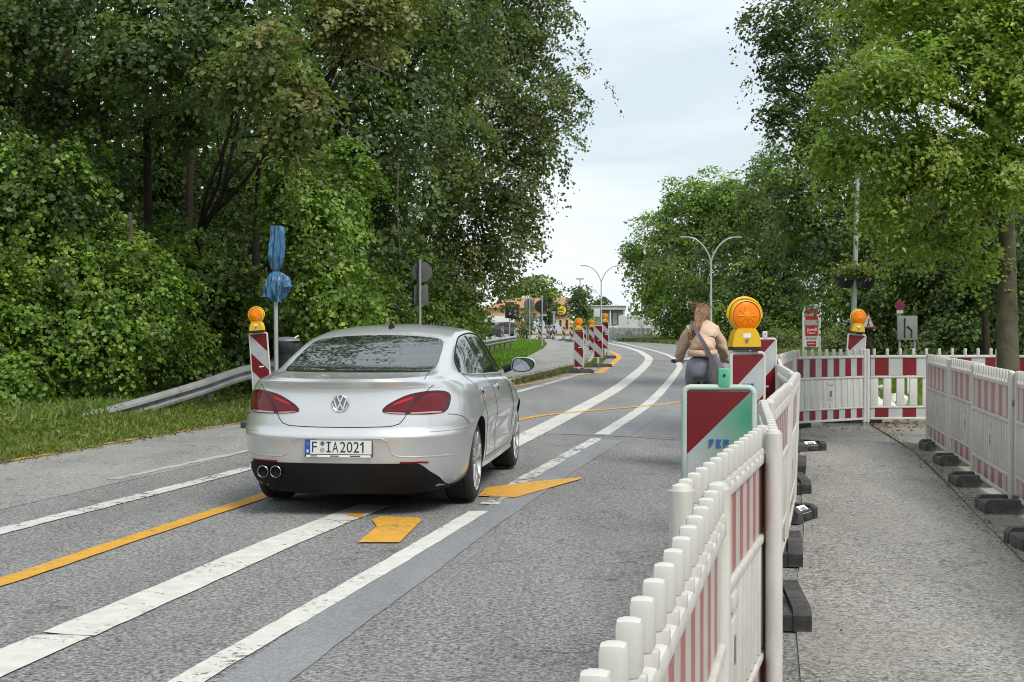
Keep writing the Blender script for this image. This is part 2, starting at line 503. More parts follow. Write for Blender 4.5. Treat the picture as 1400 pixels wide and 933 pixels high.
FENCE = [(-.2, -6), (.0, 0), (.3, 2.2), (.6, 4), (1.15, 5.8), (1.45, 7.5), (2.0, 10), (2.95, 15), (4.0, 20.2)]
FAR_R = [(7, 31), (10, 46), (12.2, 66), (12.2, 84), (10.9, 95), (6.5, 110), (-5, 121), (-30, 128)]
road = sheet('road', EDGE[:-1] + [(-25, 116.5)] + FAR_R[::-1] + FENCE[::-1], 0.0, M['asphalt'])
tag(road, kind='structure')
JOINT = [gp(340, 592), gp(600, 590), gp(770, 593), gp(930, 601)]
# newer, smoother and paler surface beyond the transverse joint
far_asph = sheet('newer_surface', [(-2.95, 18.9), (-1.0, 19.1), (.6, 18.85), (2.0, 18.3), (3.66, 18.6), (4.0, 20.2)] + FAR_R[:-1] + [(-6, 113)] + [(.5, 92), (1.8, 76)] +
                 [(.8, 50), (.4, 32.5), (-.9, 26), (-2.2, 21)], .0015, M['asphalt_far'], road)
sh = sheet('shoulder', [(-11.4, -6), (-9.2, 2), (-7.2, 8), (-5.2, 14.9), (-3.82, 21.5), (-2.1, 32), (-.75, 41), (-.2, 41), (-1.3, 30), (-2.1, 22.2), (-3.1, 15.2), (-3.95, 11.2), (-4.9, 7), (-6.8, -6)], .003, M['asphalt_shoulder'], road)

def ribbon(name, pts, w, mat, parent, z=.0065, rag=.006, seed=0, step=.12, ends=0.0):
    rr = random.Random(seed + 5)
    c = cat_rom([Vector((p[0], p[1], 0)) for p in pts], step)
    vs, fs = [], []
    for i, p in enumerate(c):
        t = (c[min(i + 1, len(c) - 1)] - c[max(0, i - 1)]).normalized()
        nrm = Vector((-t.y, t.x, 0))
        ww = w if not hasattr(w, '__len__') else w[0] + (w[1] - w[0]) * i / (len(c) - 1)
        a, b = ww / 2 + rr.uniform(-rag, rag), ww / 2 + rr.uniform(-rag, rag)
        sh1 = rr.uniform(-ends, ends) if i in (0, len(c) - 1) else 0
        vs += [(p + nrm * a + t * sh1) + Vector((0, 0, z)), (p + nrm * (a - b) * .5) + Vector((0, 0, z)), (p - nrm * b) + Vector((0, 0, z))]
    for i in range(len(c) - 1):
        k = i * 3
        fs += [(k, k + 3, k + 4, k + 1), (k + 1, k + 4, k + 5, k + 2)]
    mb = MB(); mb.add(vs, fs, mat)
    return mb.build(name, parent, recalc=False)

def g2(l): return [gp(*p) for p in l]
# bituminous joint seal
ribbon('bitumen_seal', g2([(250, 1010), (355, 928), (460, 852), (560, 784), (640, 727), (700, 688), (765, 645), (838, 602)]), .29, M['bitumen'], road, z=.0045, rag=.004)
ribbon('bitumen_seal', g2([(843, 597), (880, 573), (915, 545), (935, 520), (945, 503)]), .34, M['bitumen'], road, z=.0052, rag=.004)
ribbon('bitumen_seal', g2([(345, 594), (600, 592), (770, 594), (850, 597), (930, 602)]), .10, M['bitumen'], road, z=.004, rag=.03)
# white lines
ribbon('lane_line', g2([(-260, 801), (0, 728), (170, 685), (340, 641), (520, 592), (705, 537), (777, 517), (812, 505)]), .17, M['white_worn'], road, rag=.008)
ribbon('lane_line', g2([(152, 657), (240, 638), (340, 617), (430, 597)]), .11, M['white_faint'], road, rag=.02)
ribbon('lane_line', g2([(-220, 1010), (0, 908), (87, 871)]), .27, M['white_line'], road, rag=.004, ends=.05)
ribbon('lane_line', g2([(90, 870.5), (250, 801), (400, 736), (512, 692)]), .27, M['white_line'], road, rag=.004, ends=.05)
ribbon('lane_line', g2([(540, 679), (620, 645), (715, 600), (800, 556), (850, 527), (880, 502), (887, 492), (884, 487), (872, 480), (850, 473.5), (825, 468.6)]), .30, M['white_line'], road, rag=.004)
ribbon('lane_line', g2([(180, 985), (262, 930), (400, 850), (560, 757), (655, 700)]), .145, M['white_line'], road, rag=.004, ends=.06)
ribbon('lane_line', g2([(668, 691), (711, 660), (760, 632), (817, 600)]), .145, M['white_worn'], road, rag=.006, ends=.04)
ribbon('lane_line', g2([(823, 595), (882, 556), (908, 531), (926, 508), (929, 500), (922, 491), (905, 483), (866, 473), (835, 466)]), .19, M['white_line'], road, rag=.004)
# yellow temporary lines
ribbon('temporary_line', g2([(-200, 855), (0, 798), (180, 738), (352, 682), (420, 658), (560, 612), (717, 573), (800, 563), (880, 556), (940, 549)]), .15, M['yellow_line'], road, z=.0078, rag=.004)
ribbon('temporary_line', g2([(-150, 660), (0, 633), (60, 623), (160, 605), (250, 590), (300, 583), (340, 577)]), .11, M['yellow_worn'], road, rag=.02)
ribbon('temporary_line', g2([(690, 531), (730, 524), (770, 517), (800, 512), (822, 508.5)]), .16, M['yellow_pale'], road, z=.0078, rag=.02)
ribbon('temporary_line', g2([(818, 511), (833, 501), (843, 493), (845.5, 488), (842, 484.5), (834, 480.5)]), .24, M['yellow_line'], road, z=.0088, rag=.004)
ribbon('temporary_line', g2([(893, 497), (909, 497)]), .5, M['yellow_pale'], road, z=.0088, rag=.05)
def decal(name, pix, mat, z):
    sheet(name, [(p.x, p.y) for p in g2(pix)], z, mat, road)
decal('temporary_arrow', [(489, 744), (515, 722), (508, 713), (520, 708), (572, 710), (577, 713), (546, 744)], M['yellow_line'], .0095)
decal('temporary_arrow', [(654, 680), (664, 669), (720, 661), (796, 654), (793, 657), (705, 682)], M['yellow_line'], .0095)
decal('temporary_arrow', [(472, 706), (480, 703), (499, 703), (494, 710)], M['yellow_line'], .0095)
# far crossing strip, pale
sheet('side_street', [(p.x, p.y) for p in g2([(560, 457.8), (560, 461.6), (700, 464.2), (780, 466), (800, 465.5), (780, 459.6), (700, 457.5)])], .016, M['kerb'], road)
M['side'] = M['kerb']

# ------------------------------------------------------------------ cycleway, kerbs, grass on the left beyond the car
cyc = sheet('cycleway', [(p.x, p.y) for p in g2([(600, 548), (640, 543), (698, 524), (773, 504), (800, 498), (808, 490), (810, 482), (801, 476), (786, 471.5), (760, 467.5), (744, 466.5), (748, 473), (742, 480), (722, 491), (699, 505), (650, 528), (600, 540)])], .11, M['asphalt_bike'], thick=.13)
tag(cyc, kind='structure')
def kerb_run(name, pix, w, h, label=None, z0=-.01, L=1.0):
    pts = cat_rom([Vector((p.x, p.y, 0)) for p in g2(pix)], .25)
    root = empty(name, (0, 0, 0)); root['kind'] = 'structure'
    acc = [pts[0]]; d = 0
    for a, b in zip(pts, pts[1:]):
        d += (b - a).length
        if d >= L: acc.append(b); d = 0
    for a, b in zip(acc, acc[1:]):
        t = b - a; ln = t.length; ang = math.atan2(t.y, t.x)
        mb = MB(); mb.box((0, 0, h / 2), (ln - .012, w, h), M['kerb'], bev=.012)
        mb.build('kerb_stone', root, loc=((a.x + b.x) / 2, (a.y + b.y) / 2, z0 + rnd.uniform(-.004, .004)), rot=(0, 0, ang))
    return root
kerb_run('kerb', [(600, 551), (640, 544.5), (698, 526), (773, 506), (800, 500)], .13, .14)
kerb_run('kerb', [(805, 499), (810.5, 490), (812, 482), (803, 475), (788, 470.5)], .14, .14, L=1.6)

# footpath on the right and the concrete strip under the right-hand fence
STRIP = [(3.3, -6), (2.2, 2), (2.55, 5.5), (3.07, 8.8), (3.75, 12.4), (4.43, 16.1), (5.24, 22.3), (5.3, 24.3)]
foot = sheet('footpath', [(x, y) for x, y in FENCE] + [(4.2, 24.3)] + STRIP[::-1], .008, M['asphalt_path'])
tag(foot, kind='structure')
strip_root = empty('concrete_strip'); strip_root['kind'] = 'structure'
_st = cat_rom([Vector((x, y, 0)) for x, y in STRIP], .2)
_acc = [_st[0]]; _d = 0
for a, b in zip(_st, _st[1:]):
    _d += (b - a).length
    if _d >= 1.55: _acc.append(b); _d = 0
_acc.append(_st[-1])
for i, (a, b) in enumerate(zip(_acc, _acc[1:])):
    ea, eb = 1.75, 1.75
    g = .008
    t = (b - a).normalized()
    a2, b2 = a + t * g, b - t * g
    mb = MB()
    zz = .010 + rnd.uniform(-.003, .003)
    q = [(a2.x + .012, a2.y), (a2.x + ea, a2.y - .2), (b2.x + eb, b2.y - .2), (b2.x + .012, b2.y)]
    mb.prism(q, -.06, zz, M['concrete'])
    mb.build('slab', strip_root)
# a little spilt earth and leaf litter along the joint
M['litter'] = ground_mat('leaf_litter', [(.3, (.10, .07, .04)), (.7, (.22, .17, .10))], scale=14, bump=1.0)
def litter(name, c, rx, ry, n, s, seed, zz=.012, cols=((.16, .11, .06), (.26, .19, .10), (.10, .08, .045))):
    rr = np.random.default_rng(seed)
    P = np.stack([c[0] + rr.normal(0, rx, n), c[1] + rr.normal(0, ry, n), np.full(n, zz) + rr.random(n) * .015], 1)
    N = rr.normal(0, .35, (n, 3)); N[:, 2] += 1
    cc = np.array(cols)[rr.integers(0, len(cols), n)] * rr.uniform(.7, 1.3, (n, 1))
    return leaves_obj(name, P, N, rr.uniform(.5, 1.3, n) * s, cc, rr)

# ------------------------------------------------------------------ leaves
M['leaf'] = leaf_mat('leaf')
M['grassblade'] = leaf_mat('grass_blade', rough=.6, trans=.4)
def norm_rows(a): return a / np.maximum(1e-9, np.linalg.norm(a, axis=1, keepdims=True))
def raw_mesh(name, V, F, colv, mat, k):
    me = bpy.data.meshes.new(name)
    nV, nF = len(V), len(F)
    me.vertices.add(nV); me.vertices.foreach_set('co', V.astype(np.float32).ravel())
    me.loops.add(nF * k); me.loops.foreach_set('vertex_index', F.astype(np.int32).ravel())
    me.polygons.add(nF)
    me.polygons.foreach_set('loop_start', np.arange(0, nF * k, k, dtype=np.int32))
    me.update(calc_edges=True)
    ca = me.color_attributes.new('col', 'FLOAT_COLOR', 'POINT')
    c4 = np.ones((nV, 4), np.float32); c4[:, :3] = colv
    ca.data.foreach_set('color', c4.ravel())
    me.materials.append(mat)
    return me
def leaf_arrays(P, N, S, C, rr, aspect=.42, droop=None):
    """kite-shaped leaves folded along the rib; N normals, S lengths"""
    n = len(P)
    N = norm_rows(N)
    T = rr.normal(0, 1, (n, 3))
    if droop is not None: T[:, 2] -= droop
    T -= N * (T * N).sum(1, keepdims=True); T = norm_rows(T)
    B = np.cross(N, T)
    S = S.reshape(-1, 1)
    V = np.empty((n, 4, 3))
    V[:, 0] = P - T * S * .5
    V[:, 1] = P + B * S * aspect - T * S * .08 + N * S * .10
    V[:, 2] = P + T * S * .5 - N * S * .06
    V[:, 3] = P - B * S * aspect - T * S * .08 + N * S * .10
    base = np.arange(n).reshape(-1, 1) * 4
    F = np.concatenate([base + np.array([[0, 1, 2]]), base + np.array([[0, 2, 3]])], 0)
    return V.reshape(-1, 3), F, np.repeat(C, 4, axis=0)
def leaves_obj(name, P, N, S, C, rr, parent=None, mat=None, aspect=.42, droop=None):
    V, F, Cv = leaf_arrays(P, N, S, C, rr, aspect, droop)
    return link_mesh(name, raw_mesh(name, V, F, Cv, mat or M['leaf'], 3), parent)

def blades(name, P, H, C, rr, lean=.35, wid=.012):
    n = len(P)
    A = rr.uniform(0, 2 * PI, n)
    D = np.stack([np.cos(A), np.sin(A), np.zeros(n)], 1)
    L = rr.normal(0, lean, (n, 3)); L[:, 2] = 0
    H = H.reshape(-1, 1)
    V = np.empty((n, 5, 3))
    w = wid * (1 + rr.random((n, 1)))
    up = np.array([[0, 0, 1.0]])
    V[:, 0] = P - D * w; V[:, 1] = P + D * w
    V[:, 2] = P + D * w * .7 + up * H * .55 + L * H * .35
    V[:, 3] = P - D * w * .7 + up * H * .55 + L * H * .35
    V[:, 4] = P + up * H * .95 + L * H * 1.0
    b = np.arange(n).reshape(-1, 1) * 5
    F = np.concatenate([b + np.array([[0, 1, 2]]), b + np.array([[0, 2, 3]]), b + np.array([[3, 2, 4]])], 0)
    return link_mesh(name, raw_mesh(name, V.reshape(-1, 3), F, np.repeat(C, 5, axis=0), M['grassblade'], 3))

def grass_field(name, n, sampler, hmin, hmax, cols, seed, label, wid=.01, lean=.4):
    rr = np.random.default_rng(seed)
    P = sampler(rr, n)
    C = np.array(cols)[rr.integers(0, len(cols), len(P))] * rr.uniform(.75, 1.3, (len(P), 1))
    o = blades(name, P, rr.uniform(hmin, hmax, len(P)), C, rr, lean, wid)
    return tag(o, label, 'grass', kind='stuff')
def verge(y0, y1, d0, d1, power=1.0):
    def f(rr, n):
        y = y0 + (y1 - y0) * rr.random(n); d = d0 + (d1 - d0) * rr.random(n) ** power
        ex = np.array([x_edge(v) for v in y]) + .05 * np.sin(y * 3.1) + .04 * np.sin(y * 9.7)
        x = ex - d
        z = np.array([terrain(a, b) for a, b in zip(x, y)])
        return np.stack([x, y, z - .01], 1)
    return f
GR2 = [(.105, .185, .02), (.14, .225, .03), (.085, .14, .018), (.19, .22, .06), (.24, .21, .09)]
GR = [(.105, .20, .02), (.14, .25, .03), (.08, .16, .018), (.19, .25, .06)]
grass_field('verge_grass', 42000, verge(9, 27, .02, 2.6), .03, .12, GR2, 3, 'short bright grass verge between the road edge and the guard rail', wid=.011)
grass_field('verge_grass', 14000, verge(12, 30, 1.9, 4.6), .10, .30, GR + [(.2, .22, .09)], 4, 'longer weedy grass in front of the ivy bank', wid=.013, lean=.55)
def poly_sampler(pix, z=.12):
    pl = [(p.x, p.y) for p in g2(pix)]
    xs, ys = [p[0] for p in pl], [p[1] for p in pl]
    def inside(x, y):
        c = False
        for (x0, y0), (x1, y1) in zip(pl, pl[1:] + pl[:1]):
            if (y0 > y) != (y1 > y) and x < (x1 - x0) * (y - y0) / (y1 - y0) + x0: c = not c
        return c
    def f(rr, n):
        out = []
        while len(out) < n:
            x, y = rr.uniform(min(xs), max(xs)), rr.uniform(min(ys), max(ys))
            if inside(x, y): out.append((x, y, z - .02))
        return np.array(out)
    return f
LAWN = [(640, 540), (650, 526), (699, 504), (722, 490), (742, 479.5), (747, 473), (741, 468), (722, 466.5), (690, 464.5), (660, 470), (640, 480)]
tag(sheet('lawn', [(p.x, p.y) for p in g2(LAWN)], .09, M['earth'], thick=.12), kind='structure')
grass_field('lawn_grass', 26000, poly_sampler(LAWN, .10), .05, .16, [(.12, .24, .02), (.16, .28, .03), (.10, .20, .02)], 5, 'bright mown grass between the guard rail and the cycleway', wid=.02)
def kerb_weeds(pix, spread, n, seed):
    pts = cat_rom([Vector((p.x, p.y, 0)) for p in g2(pix)], .3)
    def f(rr, k):
        i = rr.integers(0, len(pts), k)
        b = np.array([pts[j][:] for j in i])
        b[:, 0] += np.clip(rr.normal(0, spread, k), -1.5 * spread, 1.2 * spread); b[:, 1] += np.clip(rr.normal(0, spread * 1.5, k), -2 * spread, 2 * spread); b[:, 2] = .03
        return b
    return f
grass_field('kerb_weeds', 4200, kerb_weeds([(690, 527.5), (740, 517), (773, 508.5), (790, 504.5)], .16, 0, 0), .03, .14, [(.12, .14, .04), (.2, .18, .08), (.09, .13, .03)], 6, 'dry weeds growing along the kerb beyond the car', wid=.015)
grass_field('island_grass', 5000, kerb_weeds([(802, 503), (808, 497), (815, 490), (817, 484), (812, 478)], .3, 0, 0), .03, .12, [(.12, .16, .04), (.16, .2, .05)], 7, 'grass on the small island behind the row of warning boards', wid=.018)
FARV = [(800, 464.3), (834, 465.2), (890, 468.5), (935, 472.5), (1010, 481), (1060, 486), (1100, 484), (1100, 474), (1000, 470), (900, 463), (800, 461.5)]
grass_field('far_verge_grass', 9000, poly_sampler(FARV, .02), .08, .30, [(.10, .15, .03), (.15, .2, .05), (.2, .21, .08)], 8, 'far grass verge along the outer side of the bend', wid=.035)
RIGHTG = [(1100, 560), (1180, 545), (1290, 560), (1400, 585), (1480, 560), (1400, 505), (1250, 500), (1120, 500)]
grass_field('lawn_grass', 22000, poly_sampler(RIGHTG, .0), .05, .2, [(.11, .19, .02), (.15, .23, .03), (.17, .22, .05)], 9, 'bright grass behind the far barrier on the right', wid=.014)
tag(litter('leaf_litter', (5.35, 21.3), .7, 1.1, 900, .045, 21), 'brown leaf litter under the far barrier', 'leaf litter', kind='stuff')
def line_litter(name, pts, sp, n, s, seed, label):
    rr = np.random.default_rng(seed)
    c = cat_rom([Vector((x, y, 0)) for x, y in pts], .15)
    i = rr.integers(0, len(c), n)
    P = np.array([c[j][:] for j in i]); P[:, 0] += np.abs(rr.normal(0, sp, n)) * np.where(rr.random(n) < .75, 1, -.6); P[:, 1] += rr.normal(0, .1, n); P[:, 2] = .014 + rr.random(n) * .01
    N = rr.normal(0, .3, (n, 3)); N[:, 2] += 1
    cc = np.array(((.17, .12, .07), (.26, .2, .11), (.10, .11, .04)))[rr.integers(0, 3, n)] * rr.uniform(.7, 1.3, (n, 1))
    tag(leaves_obj(name, P, N, rr.uniform(.4, 1.3, n) * s, cc, rr), label, 'leaf litter', kind='stuff')
line_litter('leaf_litter', STRIP[2:-1], .09, 1500, .022, 31, 'thin line of dry leaf litter along the footpath joint')
line_litter('roadside_litter', EDGE[2:6], .10, 1500, .04, 32, 'dry leaf litter along the edge of the grass verge')

line_litter('roadside_litter', FENCE[3:], .16, 420, .016, 33, 'scattered grit and leaf scraps along the foot of the roadside fence')
line_litter('kerb_litter', [(p.x, p.y) for p in g2([(640, 549), (700, 529), (773, 509), (800, 503)])], .2, 900, .03, 34, 'dry leaf scraps in the gutter beyond the car')

def weeds(name, n, sampler, s, pal, seed, label):
    rr = np.random.default_rng(seed); P = sampler(rr, n)
    k = rr.integers(0, 90, n); ctr = sampler(rr, 90)
    P = ctr[k] + rr.normal(0, .11, (n, 3)) * np.array([[1, 1.4, 0]]); P[:, 2] = ctr[k][:, 2] + .03 + np.abs(rr.normal(0, .06, n))
    N = rr.normal(0, .5, (n, 3)); N[:, 2] += 1
    C = np.array(pal)[rr.integers(0, len(pal), n)] * rr.uniform(.7, 1.25, (n, 1))
    tag(leaves_obj(name, P, N, rr.uniform(.5, 1.4, n) * s, C, rr), label, 'weeds', kind='stuff')
weeds('verge_weeds', 5200, verge(10, 26, .05, 3.2), .055, [(.12, .20, .03), (.16, .24, .04), (.09, .15, .025), (.22, .21, .07)], 41, 'broad-leaved weeds scattered through the grass verge')
weeds('bank_weeds', 5000, verge(12, 28, 2.2, 4.6), .085, [(.15, .20, .04), (.11, .17, .03), (.24, .22, .09)], 42, 'yellowing weeds at the foot of the ivy bank')
# ------------------------------------------------------------------ barriers
M['bwhite'] = pmat('barrier_white', (.56, .55, .515), rough=.5, var=.06, vscale=4, dirt=(.34, .30, .23), dirt_amt=.6, dscale=5, bump=.08, bscale=40, streak=(2.2, 2.2, .45))
M['bwhite2'] = pmat('barrier_white_clean', (.58, .575, .55), rough=.5, var=.05, vscale=4, dirt=(.40, .37, .31), dirt_amt=.5, dscale=4, streak=(2.2, 2.2, .5), bump=.06, bscale=40)
M['rubber'] = pmat('black_rubber', (.035, .036, .038), rough=.75, var=.35, vscale=12, dirt=(.13, .12, .105), dirt_amt=.6, dscale=6, bump=.3, bscale=90)
M['rubber_grey'] = pmat('worn_grey_rubber', (.075, .075, .075), rough=.85, var=.25, vscale=12, dirt=(.17, .16, .14), dirt_amt=.7, dscale=6, bump=.3, bscale=90)
M['label_white'] = pmat('white_sticker', (.72, .73, .74), rough=.4, var=.05)
M['ink'] = pmat('dark_print', (.05, .05, .055), rough=.5, var=.1)
M['steel'] = pmat('galvanised_steel', (.42, .43, .44), rough=.42, metal=.55, var=.14, vscale=9, dirt=(.25, .24, .22), dirt_amt=.4)
M['steel_dark'] = pmat('dull_steel', (.20, .21, .22), rough=.55, metal=.4, var=.2, vscale=9)
M['band_fade'] = stripe_mat('faded_red_white_band', (.37, .105, .10), (.48, .465, .44), (1, 0, 0), .2, .04, .46, dirt=(.42, .38, .32))
M['band_fade2'] = stripe_mat('faded_red_white_band_short', (.36, .12, .115), (.48, .46, .44), (1, 0, 0), .37, .10, .5, dirt=(.42, .38, .32))
M['band_red'] = stripe_mat('red_white_band', (.17, .004, .010), (.43, .445, .445), (1, 0, 0), .4, .30, .5)
M['band_red_short'] = stripe_mat('red_white_band_narrow', (.17, .004, .010), (.43, .445, .445), (1, 0, 0), .24, .19, .5)

PEG_ME = {}
def peg_mesh(w):
    if w in PEG_ME: return PEG_ME[w]
    mb = MB()
    mb.box((0, 0, .062), (w, w * .95, .076), M['bwhite'], bev=.011)
    mb.box((0, 0, .014), (w * .8, w * 1.25, .030), M['bwhite'], bev=.006)
    o = mb.build('peg'); PEG_ME[w] = o.data
    bpy.data.objects.remove(o)
    return PEG_ME[w]

def barrier_parts(L, band, solid=True, npeg=10, white='bwhite', pegw=.046, logo=True):
    """1 m high plastic barrier panel along +x, base of posts at z=0; returns list of (name, mesh, loc)"""
    W = M[white]
    out = []
    for x in (0.0, L):
        mb = MB(); r = .030
        mb.tube([(x, 0, .045), (x, 0, 1.045)], r, W, n=12)
        mb.lathe([(.0285, 1.04), (.022, 1.056), (.008, 1.062)], W, n=12, M=Matrix.Translation((x, 0, 0)))
        mb.tube([(x, 0, .0), (x, 0, .06)], .021, M['steel'], n=8)
        out.append(('post', mb))
    a, b = .034, L - .034
    mid = L / 2; ln = b - a
    def rail(z, h, t):
        mb = MB(); mb.box((mid, 0, z), (ln, t, h), W, bev=.009); return mb
    out.append(('top_rail', rail(.955, .036, .046)))
    out.append(('middle_rail', rail(.672, .030, .046)))
    out.append(('lower_rail', rail(.252, .028, .044)))
    out.append(('bottom_rail', rail(.092, .032, .046)))
    mb = MB(); mb.box((mid, 0, .813), (ln - .012, .018, .244), M[band]); out.append(('warning_band', mb))
    mb = MB(); mb.box((mid, 0, .172), (ln - .012, .018, .126), M[band]); out.append(('warning_band', mb))
    if solid:
        mb = MB(); mb.box((mid, 0, .462), (ln - .01, .014, .388), W); out.append(('infill_board', mb))
        n = int(round(L / .125))
        for i in range(n):
            x = a + ln * (i + .5) / n
            if logo and abs(x - mid) < .11: continue
            for s in (-1, 1):
                pass
            mb = MB(); mb.box((x, 0, .462), (.05, .030, .386), W, bev=.007); out.append(('slat', mb))
        mb = MB()
        mb.box((mid, 0, .600), (.13, .036, .055), W, bev=.012); mb.box((mid, 0, .455), (.11, .026, .19), W, bev=.01)
        mb.box((mid, 0, .305), (.05, .034, .075), W, bev=.01); mb.box((mid, 0, .455), (.045, .0285, .085), M['steel_dark'])
        out.append(('maker_plate', mb))
    else:
        n = npeg
        for i in range(n):
            x = L * (i + .5) / n
            mb = MB(); mb.box((x, 0, .462), (.115, .026, .386), W, bev=.008); out.append(('slat', mb))
    # small hook that couples neighbouring panels
    mb = MB(); mb.tube([(L + .02, 0, .80), (L + .055, .0, .80), (L + .06, 0, .84)], .006, M['steel_dark'], n=6); out.append(('coupling_hook', mb))
    return out

_panel_cache = {}
def barrier(p0, p1, label, band='band_fade', solid=True, npeg=14, white='bwhite', group=None, tilt=0.0, pegw=.037):
    p0, p1 = Vector((p0[0], p0[1], 0)), Vector((p1[0], p1[1], 0))
    d = p1 - p0; L = round(d.length, 2)
    root = empty('construction_barrier', (p0.x, p0.y, .01), math.atan2(d.y, d.x), label, 'barrier', group)
    root.rotation_euler[0] = tilt
    key = (L, band, solid, npeg, white, pegw)
    if key not in _panel_cache:
        lst = []
        for nm, mb in barrier_parts(L, band, solid, npeg, white, pegw):
            o = mb.build(nm, root); lst.append((nm, o.data))
        _panel_cache[key] = lst
    else:
        for nm, me in _panel_cache[key]: link_mesh(nm, me, root)
    pm = peg_mesh(pegw)
    for i in range(npeg):
        link_mesh('peg', pm, root, loc=(L * (i + .5) / npeg, 0, .965))
    return root

def foot_mesh(kind='k1', rub='rubber'):
    """recycled-rubber base plate: long low block with chamfered ends, slots and a raised middle"""
    mb = MB(); Rb = M[rub]
    # side profile along x (0.82 long), extruded along y
    def block(y0, y1, top, l=.41, low=.075):
        pr = [(-l, 0), (-l, low), (-l + .035, top), (l - .035, top), (l, low), (l, 0)]
        Mx = Matrix(((1, 0, 0, 0), (0, 0, 1, 0), (0, 1, 0, 0), (0, 0, 0, 1)))
        mb.prism(pr, y0, y1, Rb, M=Mx)
    block(-.20, -.115, .105); block(.115, .20, .105)
    block(-.113, .113, .082, l=.405)
    mb.box((0, 0, .088), (.30, .20, .05), Rb, bev=.01)
    for x in (-.26, .26):
        mb.box((x, 0, .083), (.05, .16, .016), M['ink'])
    mb.box((-.405, 0, .03), (.016, .12, .04), Rb); mb.box((.405, 0, .03), (.016, .12, .04), Rb)
    return mb
FOOT = {}
def foot(x, y, rz, label, rub='rubber', sticker=False, group='rubber barrier feet', name='rubber_ballast', cat='base plate', z=.008, scale=1.0):
    root = empty(name, (x, y, z), rz, label, cat, group)
    if rub not in FOOT:
        o = foot_mesh(rub=rub).build('base_block', root); FOOT[rub] = o.data
    else: link_mesh('base_block', FOOT[rub], root)
    if sticker:
        mb = MB(); Mx = Matrix.Translation((.375, 0, .082)) @ Matrix.Rotation(R(38), 4, 'Y')
        mb.box((0, 0, .002), (.075, .16, .003), M['label_white'], M=Mx)
        for k in (-.03, .0, .03): mb.box((0, k, .0045), (.035, .016, .001), M['ink'], M=Mx)
        mb.build('sticker', root)
    root.scale = (scale,) * 3
    return root

ORD = ['first', 'second', 'third', 'fourth', 'fifth', 'sixth', 'seventh', 'eighth', 'ninth']
# --- fence along the road, from beside the camera to the far corner (posts located by their tops)
def tp(px, py): 
    p = gp(px, py, 1.06); return (p.x, p.y)
def toward(a, b, L=2.0):
    d = Vector((b[0] - a[0], b[1] - a[1])); d.normalize(); return (a[0] + d.x * L, a[1] + d.y * L)
A0 = (.075, 1.50); A1 = toward(A0, tp(977.5, 673))
barrier(A0, A1, 'weathered white barrier panel at the near start of the roadside fence', 'band_fade', group='barrier panels of the roadside fence')
B0 = tp(932, 668); B1 = toward(B0, tp(1028, 597))
barrier(B0, B1, 'weathered white barrier panel touching the green-smeared warning board', 'band_fade', group='barrier panels of the roadside fence')
C0 = tp(1060, 592); C1 = toward(C0, tp(1045, 551))
CH = [C0, C1]
for px, py in [(1074, 524), (1081, 514), (1069, 502), (1063, 492), (1065, 486)]:
    CH.append(toward(CH[-1], tp(px, py)))
CH.append(tp(1085, 480.2))
for i, (a, b) in enumerate(zip(CH, CH[1:])):
    sh_ = Vector((b[0] - a[0], b[1] - a[1])).length
    a2 = toward(a, b, .035)
    barrier(a2, toward(a2, b, 1.93) if sh_ > 1.9 else b, 'grimy white barrier panel, %s in the zigzag row after the green-smeared board' % ORD[i], 'band_fade', group='barrier panels of the roadside fence', tilt=R(rnd.uniform(-2, 2)))
# --- far fence across the footpath
F0 = (3.86 * .975, 19.5); F1 = (4.98 * .985, 20.35); F2 = (6.82, 20.55); F3 = (8.8, 20.0)
barrier(F0, F1, 'short white barrier panel with narrow dark red stripes across the footpath', 'band_red_short', True, 10, 'bwhite2', pegw=.04)
barrier(toward(F1, F2, .045), F2, 'white barrier panel with wide dark red stripes and open slats across the footpath', 'band_red', False, 10, 'bwhite2', pegw=.04)
barrier((F2[0] + .06, F2[1] - .06), F3, 'white barrier panel with dark red stripes behind the near tree trunk', 'band_red', False, 10, 'bwhite2', pegw=.04)
# --- right-hand fence on the concrete strip
r0 = Vector((4.87, 17.1)); rd = (Vector((3.75, 10.7)) - r0).normalized()
RF = []
for i in range(7):
    a = r0 + rd * (2.0 * i); b = r0 + rd * (2.0 * i + 1.94)
    off = [0, .03, -.02, .04, 0, .02, 0][i]
    a = (a.x + off, a.y); b = (b.x + off + rnd.uniform(-.03, .03), b.y)
    RF.append(a)
    barrier(a, b, '%s pink-striped white barrier on the concrete strip, counted from the far end' % ORD[i], 'band_fade2', True, 14, 'bwhite', group='barrier panels on the concrete strip', pegw=.036)
# feet
for i, (px, py) in enumerate([(1264, 618), (1284, 639), (1307, 668), (1346, 704), (1392, 755)]):
    p = gp(px, py)
    foot(p.x + .43, p.y + .12, R(-4 + rnd.uniform(-3, 3)), 'worn black rubber foot under the pink-striped fence, %s from the far end' % ORD[i], 'rubber_grey')
foot(RF[6][0] + .1, RF[6][1], R(-6), 'worn black rubber foot under the pink-striped fence, %s from the far end' % ORD[5], 'rubber_grey')
def along(px, py, dz): 
    q = gp(px, py); return (q.x - .10, q.y + .40)
x_, y_ = along(1093, 866, 0); foot(x_, y_, R(-96), 'black rubber foot on the footpath, first beside the roadside fence')
x_, y_ = along(1091, 777, 0); foot(x_, y_, R(-100), 'black rubber foot on the footpath, second beside the roadside fence')
p = gp(1090, 713); foot(p.x - .28, p.y + .15, R(-32), 'black rubber foot turned askew with a white sticker on its end', sticker=True)
x_, y_ = along(1100, 677, 0); foot(x_, y_, R(-96), 'black rubber foot with a white sticker beyond the askew foot', sticker=True)
x_, y_ = along(1099, 649, 0); foot(x_, y_, R(-102), 'farther black rubber foot with a white sticker behind the roadside fence', sticker=True)
